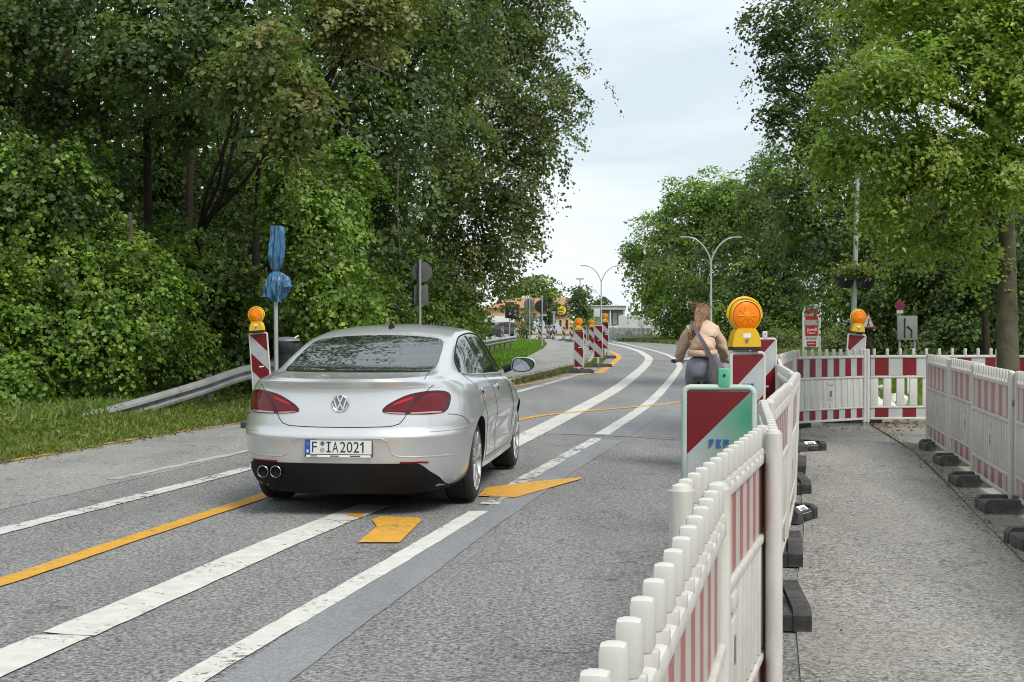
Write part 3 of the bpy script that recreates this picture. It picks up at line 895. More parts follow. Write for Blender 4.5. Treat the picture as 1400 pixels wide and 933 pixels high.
x_, y_ = along(1100, 619, 0); foot(x_, y_, R(-60), 'black rubber foot close to the corner of the two fences', sticker=True)
p = gp(1100, 587); foot(p.x - .3, p.y + .35, R(-40), 'worn grey rubber foot at the corner where the short striped panel begins', 'rubber_grey')

# thin steel rod leaning on the back of the fence
mb = MB(); _a = gp(1087, 690); mb.tube([(_a.x, _a.y, .05), (_a.x - .02, _a.y + .1, .52), (_a.x - .1, _a.y + .1, .56)], .009, M['steel'], n=8)
tag(mb.build('steel_rod'), 'thin bent steel rod standing between two rubber feet', 'rod')

# ------------------------------------------------------------------ warning boards and lamps
RED, WHT = (.15, .004, .009), (.38, .40, .41)
ax = Vector((1, 0, -1)).normalized()
def diag(sgn): return (sgn * .70711, 0, .70711)
M['board_r'] = stripe_mat('board_stripes_right', RED, WHT, diag(-1), .355, -.265, .5)
M['board_l'] = stripe_mat('board_stripes_left', RED, WHT, diag(1), .355, -.265, .5)
M['board_green'] = stripe_mat('board_stripes_green', (.145, .004, .008), WHT, diag(-1), .42, -.265, .5, spray=((.12, 0, .40), .27, (.02, .24, .13)))
M['frame_white'] = pmat('board_frame', (.54, .54, .51), rough=.5, var=.05, dirt=(.40, .38, .33), dirt_amt=.5, dscale=7)
M['frame_green'] = pmat('board_frame_sprayed', (.34, .47, .40), rough=.5, var=.3, vscale=3.2, dirt=(.56, .56, .53), dirt_amt=1.0, dscale=5)
M['green_paint'] = pmat('green_sprayed_plastic', (.10, .42, .25), rough=.5, var=.3, vscale=9)
M['amber'] = glassy('amber_lens', (.78, .18, .0), rough=.25, spec=.3, coat=.15)
M['amber2'] = glassy('amber_lens_facets', (.80, .24, .002), rough=.3, spec=.3, coat=.1)
M['lamp_yellow'] = pmat('lamp_housing_yellow', (.70, .42, .008), rough=.4, var=.06, dirt=(.4, .3, .06), dirt_amt=.4)
M['blue_sticker'] = pmat('blue_sticker', (.03, .12, .36), rough=.4)
M['black'] = pmat('black_plastic', (.02, .02, .022), rough=.45, var=.2)

LAMP_CACHE = {}
def lamp_parts():
    if LAMP_CACHE: return LAMP_CACHE['p']
    Y = M['lamp_yellow']; out = []
    mb = MB(); mb.box((0, 0, .012), (.20, .085, .024), M['black'], bev=.006); out.append(('lamp_base', mb))
    mb = MB()
    Mx = Matrix(((1, 0, 0, 0), (0, 0, 1, 0), (0, 1, 0, 0), (0, 0, 0, 1)))
    pr = [(-.098, .024), (.098, .024), (.098, .055), (.082, .115), (.060, .145), (-.060, .145), (-.082, .115), (-.098, .055)]
    mb.prism(pr, -.046, .046, Y, M=Mx)
    mb.box((0, -.047, .098), (.055, .004, .028), M['label_white']); mb.lathe([(.012, 0), (.012, .008)], M['steel_dark'], n=10, M=Matrix.Translation((0, -.046, .066)) @ Matrix.Rotation(R(90), 4, 'X'))
    out.append(('lamp_housing', mb))
    mb = MB()
    Rm = Matrix.Translation((0, 0, .228)) @ Matrix.Rotation(R(90), 4, 'X')
    mb.lathe([(.104, -.036), (.108, -.02), (.108, .02), (.105, .036), (.099, .040), (.096, .030), (.096, -.030), (.099, -.040)], Y, n=32, M=Rm, closed=True)
    out.append(('lamp_ring', mb))
    mb = MB()
    pts = [(.108 * math.cos(a) * 1.10, 0, .236 + .113 * math.sin(a)) for a in [PI * k / 16 for k in range(-1, 18)]]
    mb.tube(pts, .009, Y, n=8); out.append(('carry_handle', mb))
    mb = MB()
    for s in (-1, 1):
        T = Matrix.Translation((0, 0, .228)) @ Matrix.Rotation(R(90 * s), 4, 'X')
        mb.lathe([(.097, .02), (.092, .037), (.070, .046), (.040, .052), (.012, .053)], M['amber'], n=24, M=T)
        mb.lathe([(.030, .0525), (.024, .056), (.006, .057)], M['amber2'], n=12, M=T)
        for k in range(10):
            a = 2 * PI * k / 10
            mb.tube([Vector((.026 * math.cos(a), .026 * math.sin(a), .053)), Vector((.066 * math.cos(a), .066 * math.sin(a), .0475))], .0035, M['amber2'], n=5, M=T)
    out.append(('lens', mb))
    res = []
    for nm, mb in out:
        o = mb.build(nm); res.append((nm, o.data)); bpy.data.objects.remove(o)
    LAMP_CACHE['p'] = res
    return res

def warning_lamp(loc, rz, label, tilt=0.0, group='amber warning lamps on the boards'):
    root = empty('warning_lamp', loc, rz, label, 'warning lamp', group)
    root.rotation_euler = (0, tilt, rz)
    for nm, me in lamp_parts(): link_mesh(nm, me, root)
    return root

BOARD = {}
def warning_board(x, y, rz, label, stripes='board_l', frame='frame_white', tab='white', tilt=0.0, foot_rz=0.0, sticker=False, zb=.16, group='red and white warning boards', foot_mat='rubber', with_foot=True, w=.25):
    root = empty('warning_board', (x, y, .01), rz, label, 'warning board', group)
    root.rotation_euler = (0, tilt, rz)
    key = (stripes, frame, tab, zb, w)
    if key not in BOARD:
        lst = []
        mb = MB(); mb.box((0, 0, 0), (w - .004, .020, .996), M[stripes]); lst.append(('striped_face', mb))
        mb = MB()
        h = w / 2 + .009; rr_ = .024; pts = []
        for cx, cz, a0 in ((h - rr_, zb + 1.012 - rr_, 0), (-h + rr_, zb + 1.012 - rr_, 90), (-h + rr_, zb - .012 + rr_, 180), (h - rr_, zb - .012 + rr_, 270)):
            for k in range(5):
                a = R(a0 + 90 * k / 4); pts.append((cx + rr_ * math.cos(a), 0, cz + rr_ * math.sin(a)))
        pts.append(pts[0]); mb.tube(pts, .0125, M[frame], n=10, caps=False); lst.append(('board_frame', mb))
        mb = MB(); mb.box((0, 0, zb / 2 + .01), (.058, .038, zb), M['bwhite'], bev=.008); lst.append(('stem', mb))
        mb = MB(); mb.box((.02, 0, zb + 1.05), (.046, .03, .075), M['green_paint' if tab == 'green' else 'frame_white'], bev=.008)
        mb.lathe([(.006, 0), (.006, .034)], M['black'], n=8, M=Matrix.Translation((.02, .017, zb + 1.06)) @ Matrix.Rotation(R(90), 4, 'X'))
        if tab != 'none': lst.append(('top_tab', mb))
        mb = MB(); mb.box((.02, -.0125, zb + .80 if sticker == 'hi' else zb + .55), (.075, .004, .018), M['label_white']); lst.append(('sticker', mb))
        res = []
        for nm, m_ in lst:
            o = m_.build(nm, root, loc=(0, 0, zb + .5) if nm == 'striped_face' else None); res.append((nm, o.data))
        BOARD[key] = res
    else:
        for nm, me in BOARD[key]: link_mesh(nm, me, root, loc=(0, 0, zb + .5) if nm == 'striped_face' else None)
    if sticker:
        mb = MB(); zc = zb + .795
        for k, bars in enumerate(([(0, 0, .006, .03), (.008, .012, .016, .006), (.006, 0, .012, .006)], [(0, 0, .006, .03), (.008, .012, .016, .006), (.006, 0, .012, .006), (.008, -.012, .016, .006)], [(0, 0, .006, .03), (.008, .012, .016, .006), (.006, 0, .014, .006), (.014, .006, .006, .014)])):
            for (bx_, bz_, w_, h_) in bars: mb.box((-.035 + k * .028 + bx_, -.0125, zc + bz_), (w_, .004, h_), M['blue_sticker'])
        mb.build('blue_sticker', root)
    if with_foot:
        foot(x, y, foot_rz, 'black rubber foot of the ' + label.replace('small distant warning board, ', 'small ').replace('warning board', 'board').replace(' on the grass verge','').replace(' by the zigzag fence','').replace(', second','').replace(', third',' third').replace(' carrying the big amber lamp',' with big lamp').replace(' behind the short striped barrier across the footpath',' behind the short barrier').replace('leaning board beside','leaning board by').replace(', behind the nearest barrier panels','').replace(' with an amber lamp','').replace(' without a lamp',''), foot_mat, group='rubber feet of the warning boards', name='rubber_ballast', z=.006)
    return root

# near one, smeared with green paint
warning_board(.81, 5.72, R(-7), 'warning board smeared with green paint, blue sticker, behind the nearest barrier panels', 'board_green', 'frame_green', 'green', sticker=True, zb=.17, with_foot=False)
foot(.82, 5.95, R(90), 'black rubber foot under the green-smeared warning board', group='rubber feet of the warning boards', name='rubber_ballast')
# second, with the big lamp
b = at(1022, 478, 9.7)
warning_board(b.x, 9.7, R(16), 'warning board carrying the big amber lamp beside the cyclist', 'board_r', 'frame_white', 'none', sticker=True, zb=.22, foot_rz=R(90), w=.22)
warning_lamp((b.x - .02, 9.7, .01 + .22 + 1.03), R(12), 'big amber lamp beside the cyclist, on the striped board by the zigzag fence')
# third, without lamp
b = at(1043, 466, 14.2)
warning_board(b.x, 14.2, R(14), 'warning board without a lamp beyond the big amber lamp, by the zigzag fence', 'board_r', 'frame_white', 'white', zb=.26, foot_rz=R(90))
# behind the far fence
b = at(1166, 460, 21.2)
warning_board(b.x, 21.3, R(8), 'tilted warning board behind the short striped barrier across the footpath', 'board_r', 'frame_white', 'none', tilt=R(4), zb=.24, foot_rz=R(-3), with_foot=False)
warning_lamp((b.x + .085, 21.3, .01 + .24 + 1.03), R(10), 'amber lamp on the board behind the short striped barrier', tilt=R(4))
_p = Vector((4.85, 20.93)); foot(_p.x, _p.y, R(-4), 'black rubber foot with a white sticker under the short striped barrier', sticker=True, group='rubber feet of the warning boards', name='rubber_ballast')
# left of the car
b = at(352, 455, 20.2)
warning_board(b.x + .10, 20.2, R(-16), 'leaning warning board on the grass verge beside the silver car', 'board_l', 'frame_white', 'none', tilt=R(-4.5), zb=.27, foot_rz=R(80))
warning_lamp((b.x + .0, 20.2, .01 + .27 + 1.025), R(-12), 'amber lamp on the leaning board beside the silver car', tilt=R(-4))
# row in the bend
warning_board(1.88, 41.2, R(-8), 'warning board with an amber lamp at the start of the row in the bend', 'board_l', 'frame_white', 'none', zb=.16, foot_rz=R(5))
warning_lamp((1.88, 41.2, .01 + .16 + 1.03), R(-4), 'amber lamp on the board that starts the row in the bend')
warning_board(2.74, 46.5, R(-12), 'warning board without a lamp, second in the row in the bend', 'board_l', 'frame_white', 'none', zb=.30, foot_rz=R(10))
warning_board(3.66, 57.5, R(-16), 'warning board with an amber lamp, third in the row in the bend', 'board_l', 'frame_white', 'none', zb=.38, foot_rz=R(10))
warning_lamp((3.66, 57.5, .01 + .38 + 1.03), R(-6), 'amber lamp on the third board of the row in the bend')
FARB = [(809, 449, 66, 1), (798.5, 447, 88, 0), (781, 449, 105, 1), (771, 448, 112, 0), (757, 446, 108, 0), (749, 446, 122, 0), (738, 446, 110, 0),
        (716, 446.5, 118, 1), (712.5, 446.2, 124, 1), (708.5, 446.2, 128, 1), (704.5, 446, 132, 1), (687, 447, 120, 0)]
for i, (px, py, Y, lamp) in enumerate(FARB):
    b = at(px, py, Y)
    z0 = max(.02, b.z - 1.0)
    lab = 'small distant warning board, %s of the row toward the orange shop' % (ORD + ['tenth', 'eleventh', 'twelfth'])[i]
    warning_board(b.x, Y, R(-18 - i * 2), lab, 'board_l', 'frame_white', 'none', zb=round(z0, 2), with_foot=True, foot_mat='rubber_grey', group='distant warning boards')
    if lamp: warning_lamp((b.x, Y, .01 + round(z0, 2) + 1.03), R(-10), 'distant amber lamp on the %s small board toward the orange shop' % (ORD + ['tenth', 'eleventh', 'twelfth'])[i], group='distant amber lamps')
# ------------------------------------------------------------------ the silver saloon
def interp(x, pts):
    if x <= pts[0][0]: return pts[0][1]
    if x >= pts[-1][0]: return pts[-1][1]
    n = len(pts)
    for i in range(n - 1):
        if pts[i][0] <= x <= pts[i + 1][0]:
            x0, y0 = pts[i]; x1, y1 = pts[i + 1]; h = x1 - x0; t = (x - x0) / h
            def slope(k):
                if k == 0 or k == n - 1: return 0.0 if n < 3 else ((pts[1][1] - pts[0][1]) / (pts[1][0] - pts[0][0]) if k == 0 else (pts[-1][1] - pts[-2][1]) / (pts[-1][0] - pts[-2][0]))
                a = (pts[k][1] - pts[k - 1][1]) / (pts[k][0] - pts[k - 1][0]); b = (pts[k + 1][1] - pts[k][1]) / (pts[k + 1][0] - pts[k][0])
                return 0.0 if a * b <= 0 else 2 * a * b / (a + b)
            m0, m1 = slope(i) * h, slope(i + 1) * h
            return (2 * t**3 - 3 * t * t + 1) * y0 + (t**3 - 2 * t * t + t) * m0 + (-2 * t**3 + 3 * t * t) * y1 + (t**3 - t * t) * m1

def paint_mat():
    m, n, l, b = new_mat('silver_car_paint')
    b.inputs['Base Color'].default_value = (.62, .63, .64, 1)
    b.inputs['Metallic'].default_value = .55
    b.inputs['Roughness'].default_value = .34
    b.inputs['Coat Weight'].default_value = .9
    b.inputs['Coat Roughness'].default_value = .05
    tc = n.new('ShaderNodeTexCoord')
    v = n.new('ShaderNodeTexNoise'); v.inputs['Scale'].default_value = 1400; v.inputs['Detail'].default_value = 1
    l.new(tc.outputs['Object'], v.inputs['Vector'])
    # road film on the lower body: thin dust with its own ragged upper limit
    d = n.new('ShaderNodeTexNoise'); d.inputs['Scale'].default_value = 4; d.inputs['Detail'].default_value = 8
    l.new(tc.outputs['Object'], d.inputs['Vector'])
    sp = n.new('ShaderNodeSeparateXYZ'); l.new(tc.outputs['Object'], sp.inputs['Vector'])
    mr = n.new('ShaderNodeMapRange'); mr.inputs['From Min'].default_value = .62; mr.inputs['From Max'].default_value = .2
    mr.inputs['To Min'].default_value = 0; mr.inputs['To Max'].default_value = .5
    l.new(sp.outputs['Z'], mr.inputs['Value'])
    mu = n.new('ShaderNodeMath'); mu.operation = 'MULTIPLY'; l.new(mr.outputs['Result'], mu.inputs[0]); l.new(d.outputs['Fac'], mu.inputs[1])
    mx = n.new('ShaderNodeMixRGB'); mx.inputs['Color1'].default_value = (.62, .63, .64, 1); mx.inputs['Color2'].default_value = (.42, .39, .34, 1)
    l.new(mu.outputs['Value'], mx.inputs['Fac']); l.new(mx.outputs['Color'], b.inputs['Base Color'])
    rr = n.new('ShaderNodeMath'); rr.operation = 'MULTIPLY_ADD'; rr.inputs[1].default_value = .5; rr.inputs[2].default_value = .31
    l.new(mu.outputs['Value'], rr.inputs[0]); l.new(rr.outputs['Value'], b.inputs['Roughness'])
    bp = n.new('ShaderNodeBump'); bp.inputs['Strength'].default_value = .04; bp.inputs['Distance'].default_value = .001
    l.new(v.outputs['Fac'], bp.inputs['Height']); l.new(bp.outputs['Normal'], b.inputs['Normal'])
    return m
M['paint'] = paint_mat()
M['wheel_well'] = pmat('wheel_well_black', (.008, .008, .008), rough=.9)
M['car_black'] = pmat('car_black_plastic', (.008, .008, .009), rough=.7, spec=.25)
M['gap'] = pmat('panel_gap', (.02, .02, .022), rough=.8)
M['car_glass'] = glassy('tinted_car_glass', (.010, .016, .015), rough=.02, spec=.75, coat=.35)
M['chrome'] = pmat('chrome_trim', (.75, .76, .78), rough=.12, metal=1.0, var=.02)
M['tail_red'] = glassy('tail_lamp_red', (.20, .004, .008), rough=.06, spec=.35, coat=.25)
M['tail_dark'] = glassy('tail_lamp_dark_red', (.055, .003, .006), rough=.05, spec=.35, coat=.25)
M['tail_bright'] = glassy('tail_lamp_inner_red', (.42, .012, .02), rough=.1, spec=.35, coat=.25)
M['tail_mid'] = glassy('tail_lamp_mid_red', (.11, .003, .006), rough=.06, spec=.35, coat=.25)
M['tail_clear'] = glassy('tail_lamp_pink_strip', (.50, .22, .21), rough=.12)
M['plate'] = pmat('plate_white', (.62, .63, .62), rough=.4, var=.03)
M['plate_blue'] = pmat('plate_blue', (.01, .06, .38), rough=.4)
M['rim'] = pmat('alloy_silver', (.58, .59, .60), rough=.3, metal=.75, var=.05, dirt=(.2, .18, .16), dirt_amt=.4, dscale=8)
M['tyre'] = pmat('tyre_rubber', (.018, .018, .018), rough=.75, var=.3, vscale=20, dirt=(.05, .047, .04), dirt_amt=.5)
M['mirror'] = pmat('mirror_glass', (.30, .33, .38), rough=.03, metal=1.0, var=0)
M['exhaust'] = pmat('exhaust_steel', (.34, .34, .35), rough=.22, metal=1.0, var=.1)
M['interior'] = pmat('dark_interior', (.02, .02, .021), rough=.9)

XR = [(.155, -.96), (.20, -1.00), (.28, -1.045), (.36, -1.085), (.45, -1.098), (.53, -1.105), (.585, -1.120), (.605, -1.113), (.635, -1.086), (.75, -1.068), (.85, -1.046), (.92, -1.036), (.965, -1.040), (.985, -1.062), (1.0, -1.070)]
XF = [(.155, 3.5), (.20, 3.58), (.35, 3.66), (.5, 3.69), (.62, 3.68), (.75, 3.60), (.88, 3.42), (1.0, 3.25)]
WZ = [(.155, .76), (.20, .83), (.24, .868), (.30, .893), (.38, .905), (.45, .912), (.52, .917), (.60, .9235), (.66, .926), (.74, .916), (.82, .906), (.88, .893), (.93, .874), (.97, .846), (1.0, .812)]
ZL = [.155, .175, .20, .235, .28, .33, .38, .43, .48, .53, .56, .58, .59, .60, .61, .635, .665, .705, .75, .79, .83, .87, .905, .935, .96, .98, .992, 1.0]
def zS(x):   # shoulder/belt height along the car
    return interp(x, [(-1.1, .992), (-.7, .996), (0, .985), (1.0, .955), (2.0, .925), (2.7, .90), (3.2, .80), (3.6, .70)])
ZC = [(-1.10, .995), (-1.0, 1.010), (-.8, 1.026), (-.55, 1.042), (-.42, 1.06), (-.2, 1.13), (.1, 1.218), (.4, 1.298), (.7, 1.362), (1.0, 1.402), (1.35, 1.417), (1.7, 1.408), (1.95, 1.375), (2.2, 1.27), (2.5, 1.12), (2.75, 1.0), (2.9, .965), (3.2, .90), (3.5, .78), (3.7, .70)]
ZRAIL = [(-1.10, 1.013), (-.8, 1.028), (-.55, 1.045), (-.3, 1.085), (0, 1.178), (.3, 1.262), (.6, 1.318), (1.0, 1.352), (1.4, 1.358), (1.75, 1.335), (2.05, 1.255), (2.4, 1.09), (2.7, .965), (2.9, .935), (3.3, .83), (3.7, .70)]
YRAIL = [(-1.1, .62), (-.6, .645), (-.2, .640), (.2, .615), (.7, .585), (1.3, .580), (1.8, .60), (2.3, .66), (2.7, .70), (3.3, .65), (3.7, .5)]
NOUT = 96
def outline(z):
    """right half plan outline at nominal level z: list of (x, y) rear centre -> front centre"""
    xr, xf, w = interp(z, XR), interp(z, XF), interp(z, WZ)
    out = []
    a, nr = .78, 3.1
    n1, n2, n3 = 40, 30, 26
    for i in range(n1):
        f = (i / n1) ** 1.0 * PI / 2
        s, c = math.sin(f), math.cos(f)
        out.append((xr + a - a * c ** (2 / nr), w * s ** (2 / nr)))
    xa, xb = xr + a, xf - 1.05
    for i in range(n2):
        t = i / n2
        out.append((xa + (xb - xa) * t, w + .006 * math.sin(PI * t)))
    for i in range(n3 + 1):
        f = PI / 2 * (1 - i / n3)
        s, c = math.sin(f), max(0.0, math.cos(f))
        out.append((xb + 1.05 * c ** (2 / 2.5), w * max(0, s) ** (2 / 2.5)))
    return out

def car_body_mesh():
    bm = bmesh.new()
    O = {z: outline(z) for z in ZL}
    n = len(O[ZL[0]])
    rings = []
    for z in ZL:
        ring = []
        for sgn in (1, -1):
            seq = range(n) if sgn == 1 else range(n - 2, 0, -1)
            for i in seq:
                x, y = O[z][i]
                zt = zS(x)
                zz = z if z < .60 else .60 + (z - .60) * (zt - .60) / .40
                # rocker rises slightly and haunches swell over the wheels
                bulge = .010 * math.exp(-((x - 0) / .42) ** 2) + .010 * math.exp(-((x - 2.711) / .42) ** 2)
                k = math.exp(-((zz - .66) / .16) ** 2)
                yy = y * (1 + bulge * k) if abs(y) > .6 else y
                yy *= interp(x, [(-1.15, .925), (-.7, .955), (-.2, .99), (.1, 1.0), (2.6, 1.0), (3.7, .96)])
                # hollow of the doors below the crease
                if .5 < x < 2.3 and y > .8: yy -= .016 * math.exp(-((zz - .50) / .10) ** 2) * sstep(x, .5, .8) * (1 - sstep(x, 2.0, 2.3))
                ring.append(bm.verts.new((x, yy * sgn, zz)))
        rings.append(ring)
    m = len(rings[0])
    for r0_, r1_ in zip(rings, rings[1:]):
        for i in range(m):
            j = (i + 1) % m
            bm.faces.new((r0_[i], r0_[j], r1_[j], r1_[i]))
    # top and bottom rows
    def rows(ring, prof, cols):
        prev = None
        for i in range(1, n - 1):
            a, b = ring[i], ring[m - i]
            row = [a]
            for k in range(1, cols):
                s = k / cols
                row.append(bm.verts.new(prof(a.co, s)))
            row.append(b)
            if prev is None:
                for k in range(cols): bm.faces.new((ring[0], row[k], row[k + 1]))
            else:
                for k in range(cols): bm.faces.new((prev[k], row[k], row[k + 1], prev[k + 1]))
            prev = row
        for k in range(cols): bm.faces.new((prev[k], ring[n - 1], prev[k + 1]))
    def top(co, s):
        x, ys, zs = co.x, abs(co.y), co.z
        side = 1 if s < .5 else -1
        t = s * 2 if s < .5 else (1 - s) * 2          # 0 at shoulder, 1 at centre
        zc, zr, yr = interp(x, ZC), interp(x, ZRAIL), interp(x, YRAIL)
        yr = min(yr, ys * .80)
        zr = max(zr, zs + .002); zc = max(zc, zr)
        pts = [(0, ys, zs), (.10, ys - (ys - yr) * .12, zs + (zr - zs) * .16), (.30, ys - (ys - yr) * .52, zs + (zr - zs) * .62),
               (.46, yr + .012, zr), (.58, yr * .86, zr + (zc - zr) * .40), (.75, yr * .55, zr + (zc - zr) * .76), (.9, yr * .22, zr + (zc - zr) * .96), (1.0, 0, zc)]
        return (x, side * interp(t, [(p[0], p[1]) for p in pts]), interp(t, [(p[0], p[2]) for p in pts]))
    rows(rings[-1], top, 36)
    rows(rings[0], lambda co, s: (co.x, co.y * (1 - 2 * s), co.z), 8)
    bmesh.ops.recalc_face_normals(bm, faces=bm.faces)
    for f in bm.faces: f.smooth = True
    me = bpy.data.meshes.new('body')
    bm.to_mesh(me); bm.free()
    me.materials.append(M['paint']); me.materials.append(M['wheel_well'])
    return me

body_me = car_body_mesh()
_b = bmesh.new(); _b.from_mesh(body_me); BVH = BVHTree.FromBMesh(_b); _b.free()

CAR_ORG = Vector((-.285, 11.75, 0)); CAR_YAW = R(6.8)
_right = Vector((math.cos(CAR_YAW), -math.sin(CAR_YAW), 0))
CAR_ORG = CAR_ORG - _right * .865
car = empty('parked_car', (CAR_ORG.x, CAR_ORG.y, .012), R(90) - CAR_YAW, 'silver four-door saloon car driving away on the road', 'car')
car.name = 'car'
car.scale = (1.0, .97, 1.0)

# boolean wheel wells
body0 = bpy.data.objects.new('body', body_me); COL.objects.link(body0); body0.parent = car
WX, WR, TR = (0.0, 2.711), .345, .322
cutters = []
for wx in WX:
    for s in (-1, 1):
        mb = MB(); mb.lathe([(WR + .012, -.30), (WR + .012, .30)], M['wheel_well'], n=48, M=Matrix.Translation((wx, s * .86, TR + .004)) @ Matrix.Rotation(R(90), 4, 'X'), smooth=False)
        c = mb.build('cutter'); c.parent = car; cutters.append(c)
for c in cutters:
    md = body0.modifiers.new('cut', 'BOOLEAN'); md.operation = 'DIFFERENCE'; md.object = c; md.solver = 'EXACT'
    md.material_mode = 'TRANSFER'
bpy.context.view_layer.update()
dg = bpy.context.evaluated_depsgraph_get()
me2 = bpy.data.meshes.new_from_object(body0.evaluated_get(dg))
body0.modifiers.clear(); body0.data = me2
me2.set_sharp_from_angle(angle=R(42))
me2.materials[1] = M['wheel_well']
for p_ in me2.polygons:                      # unpainted underside
    if p_.center.z < .198: p_.material_index = 1
for c in cutters: bpy.data.objects.remove(c)

def hit(o, d):
    r = BVH.ray_cast(Vector(o), Vector(d).normalized())
    return (r[0], r[1]) if r[0] is not None else (None, None)

def poly_smooth(pts, step=.02, closed=True, sharp=()):
    """dense outline; points whose index is in sharp stay corners"""
    P = [Vector((p[0], p[1], 0)) for p in pts]
    n = len(P); out = []
    for i in range(n if closed else n - 1):
        p0, p1, p2, p3 = P[(i - 1) % n], P[i], P[(i + 1) % n], P[(i + 2) % n]
        if not closed:
            if i == 0: p0 = p1 * 2 - p2
            if i == n - 2: p3 = p2 * 2 - p1
        if i in sharp: p0 = p1 * 2 - p2
        if (i + 1) % n in sharp: p3 = p2 * 2 - p1
        k = max(1, int((p2 - p1).length / step))
        for q in range(k):
            t = q / k
            out.append(.5 * (2 * p1 + (p2 - p0) * t + (2 * p0 - 5 * p1 + 4 * p2 - p3) * t * t + (3 * p1 - p0 - 3 * p2 + p3) * t ** 3))
    if not closed: out.append(P[-1])
    return [(v.x, v.y) for v in out]

def projector(view):
    if view == 'rear': return lambda u, v: hit((-3, u, v), (1, 0, 0))            # u = y (right is -y seen... car y left +), v = z
    if view == 'right': return lambda u, v: hit((u, -3, v), (0, 1, 0))
    if view == 'left': return lambda u, v: hit((u, 3, v), (0, -1, 0))
    if view == 'front': return lambda u, v: hit((6, u, v), (-1, 0, 0))
    if view == 'top': return lambda u, v: hit((u, v, 3), (0, 0, -1))
    if view == 'rear_r': return lambda u, v: hit((-3 + 0, -3 * .0 + u, v), (1, 0, 0))

def wrap_panel(name, outl, view, mat, parent, off=.004, grid=.035, skirt=.006):
    """panel lying on the body surface, cut to an outline given in the projection plane"""
    pj = projector(view)
    n = len(outl)
    us, vs_ = [p[0] for p in outl], [p[1] for p in outl]
    pts = [Vector(p) for p in outl]
    u = min(us) + grid / 2
    def inside(x, y):
        c = False
        for i in range(n):
            x0, y0 = outl[i]; x1, y1 = outl[(i + 1) % n]
            if (y0 > y) != (y1 > y) and x < (x1 - x0) * (y - y0) / (y1 - y0) + x0: c = not c
        return c
    while u < max(us):
        v = min(vs_) + grid / 2
        while v < max(vs_):
            if inside(u, v) and min((u - a) ** 2 + (v - b) ** 2 for a, b in outl) > (grid * .4) ** 2: pts.append(Vector((u, v)))
            v += grid
        u += grid
    V, E, F, ov, _, _ = delaunay_2d_cdt(pts, [(i, (i + 1) % n) for i in range(n)], [list(range(n))], 1, 1e-5)
    P3, N3, ok = [], [], []
    for p in V:
        h, nn = pj(p.x, p.y)
        ok.append(h is not None)
        P3.append(h + nn * off if h is not None else Vector()); N3.append(nn if h is not None else Vector((0, 0, 1)))
    F = [f for f in F if all(ok[i] for i in f)]
    mb = MB(); mb.add(P3, F, mat, smooth=True)
    # skirt down to the body along the boundary
    from collections import Counter
    ec = Counter()
    for f in F:
        for i in range(len(f)):
            ec[tuple(sorted((f[i], f[(i + 1) % len(f)])))] += 1
    for (a, b), k in ec.items():
        if k == 1:
            mb.add([P3[a], P3[b], P3[b] - N3[b] * skirt, P3[a] - N3[a] * skirt], [(0, 1, 2, 3)], mat)
    return mb.build(name, parent, weld=True)

def seam(name, line, view, parent, r=.0035, mat=None, off=0.0, step=.03, smooth=True):
    pj = projector(view)
    pts = []
    for (u, v) in (poly_smooth(line, step, closed=False) if smooth else line):
        h, nn = pj(u, v)
        if h is not None: pts.append(h + nn * off)
    if len(pts) < 2: return None
    mb = MB(); mb.tube(pts, r, mat or M['gap'], n=6)
    return mb.build(name, parent)

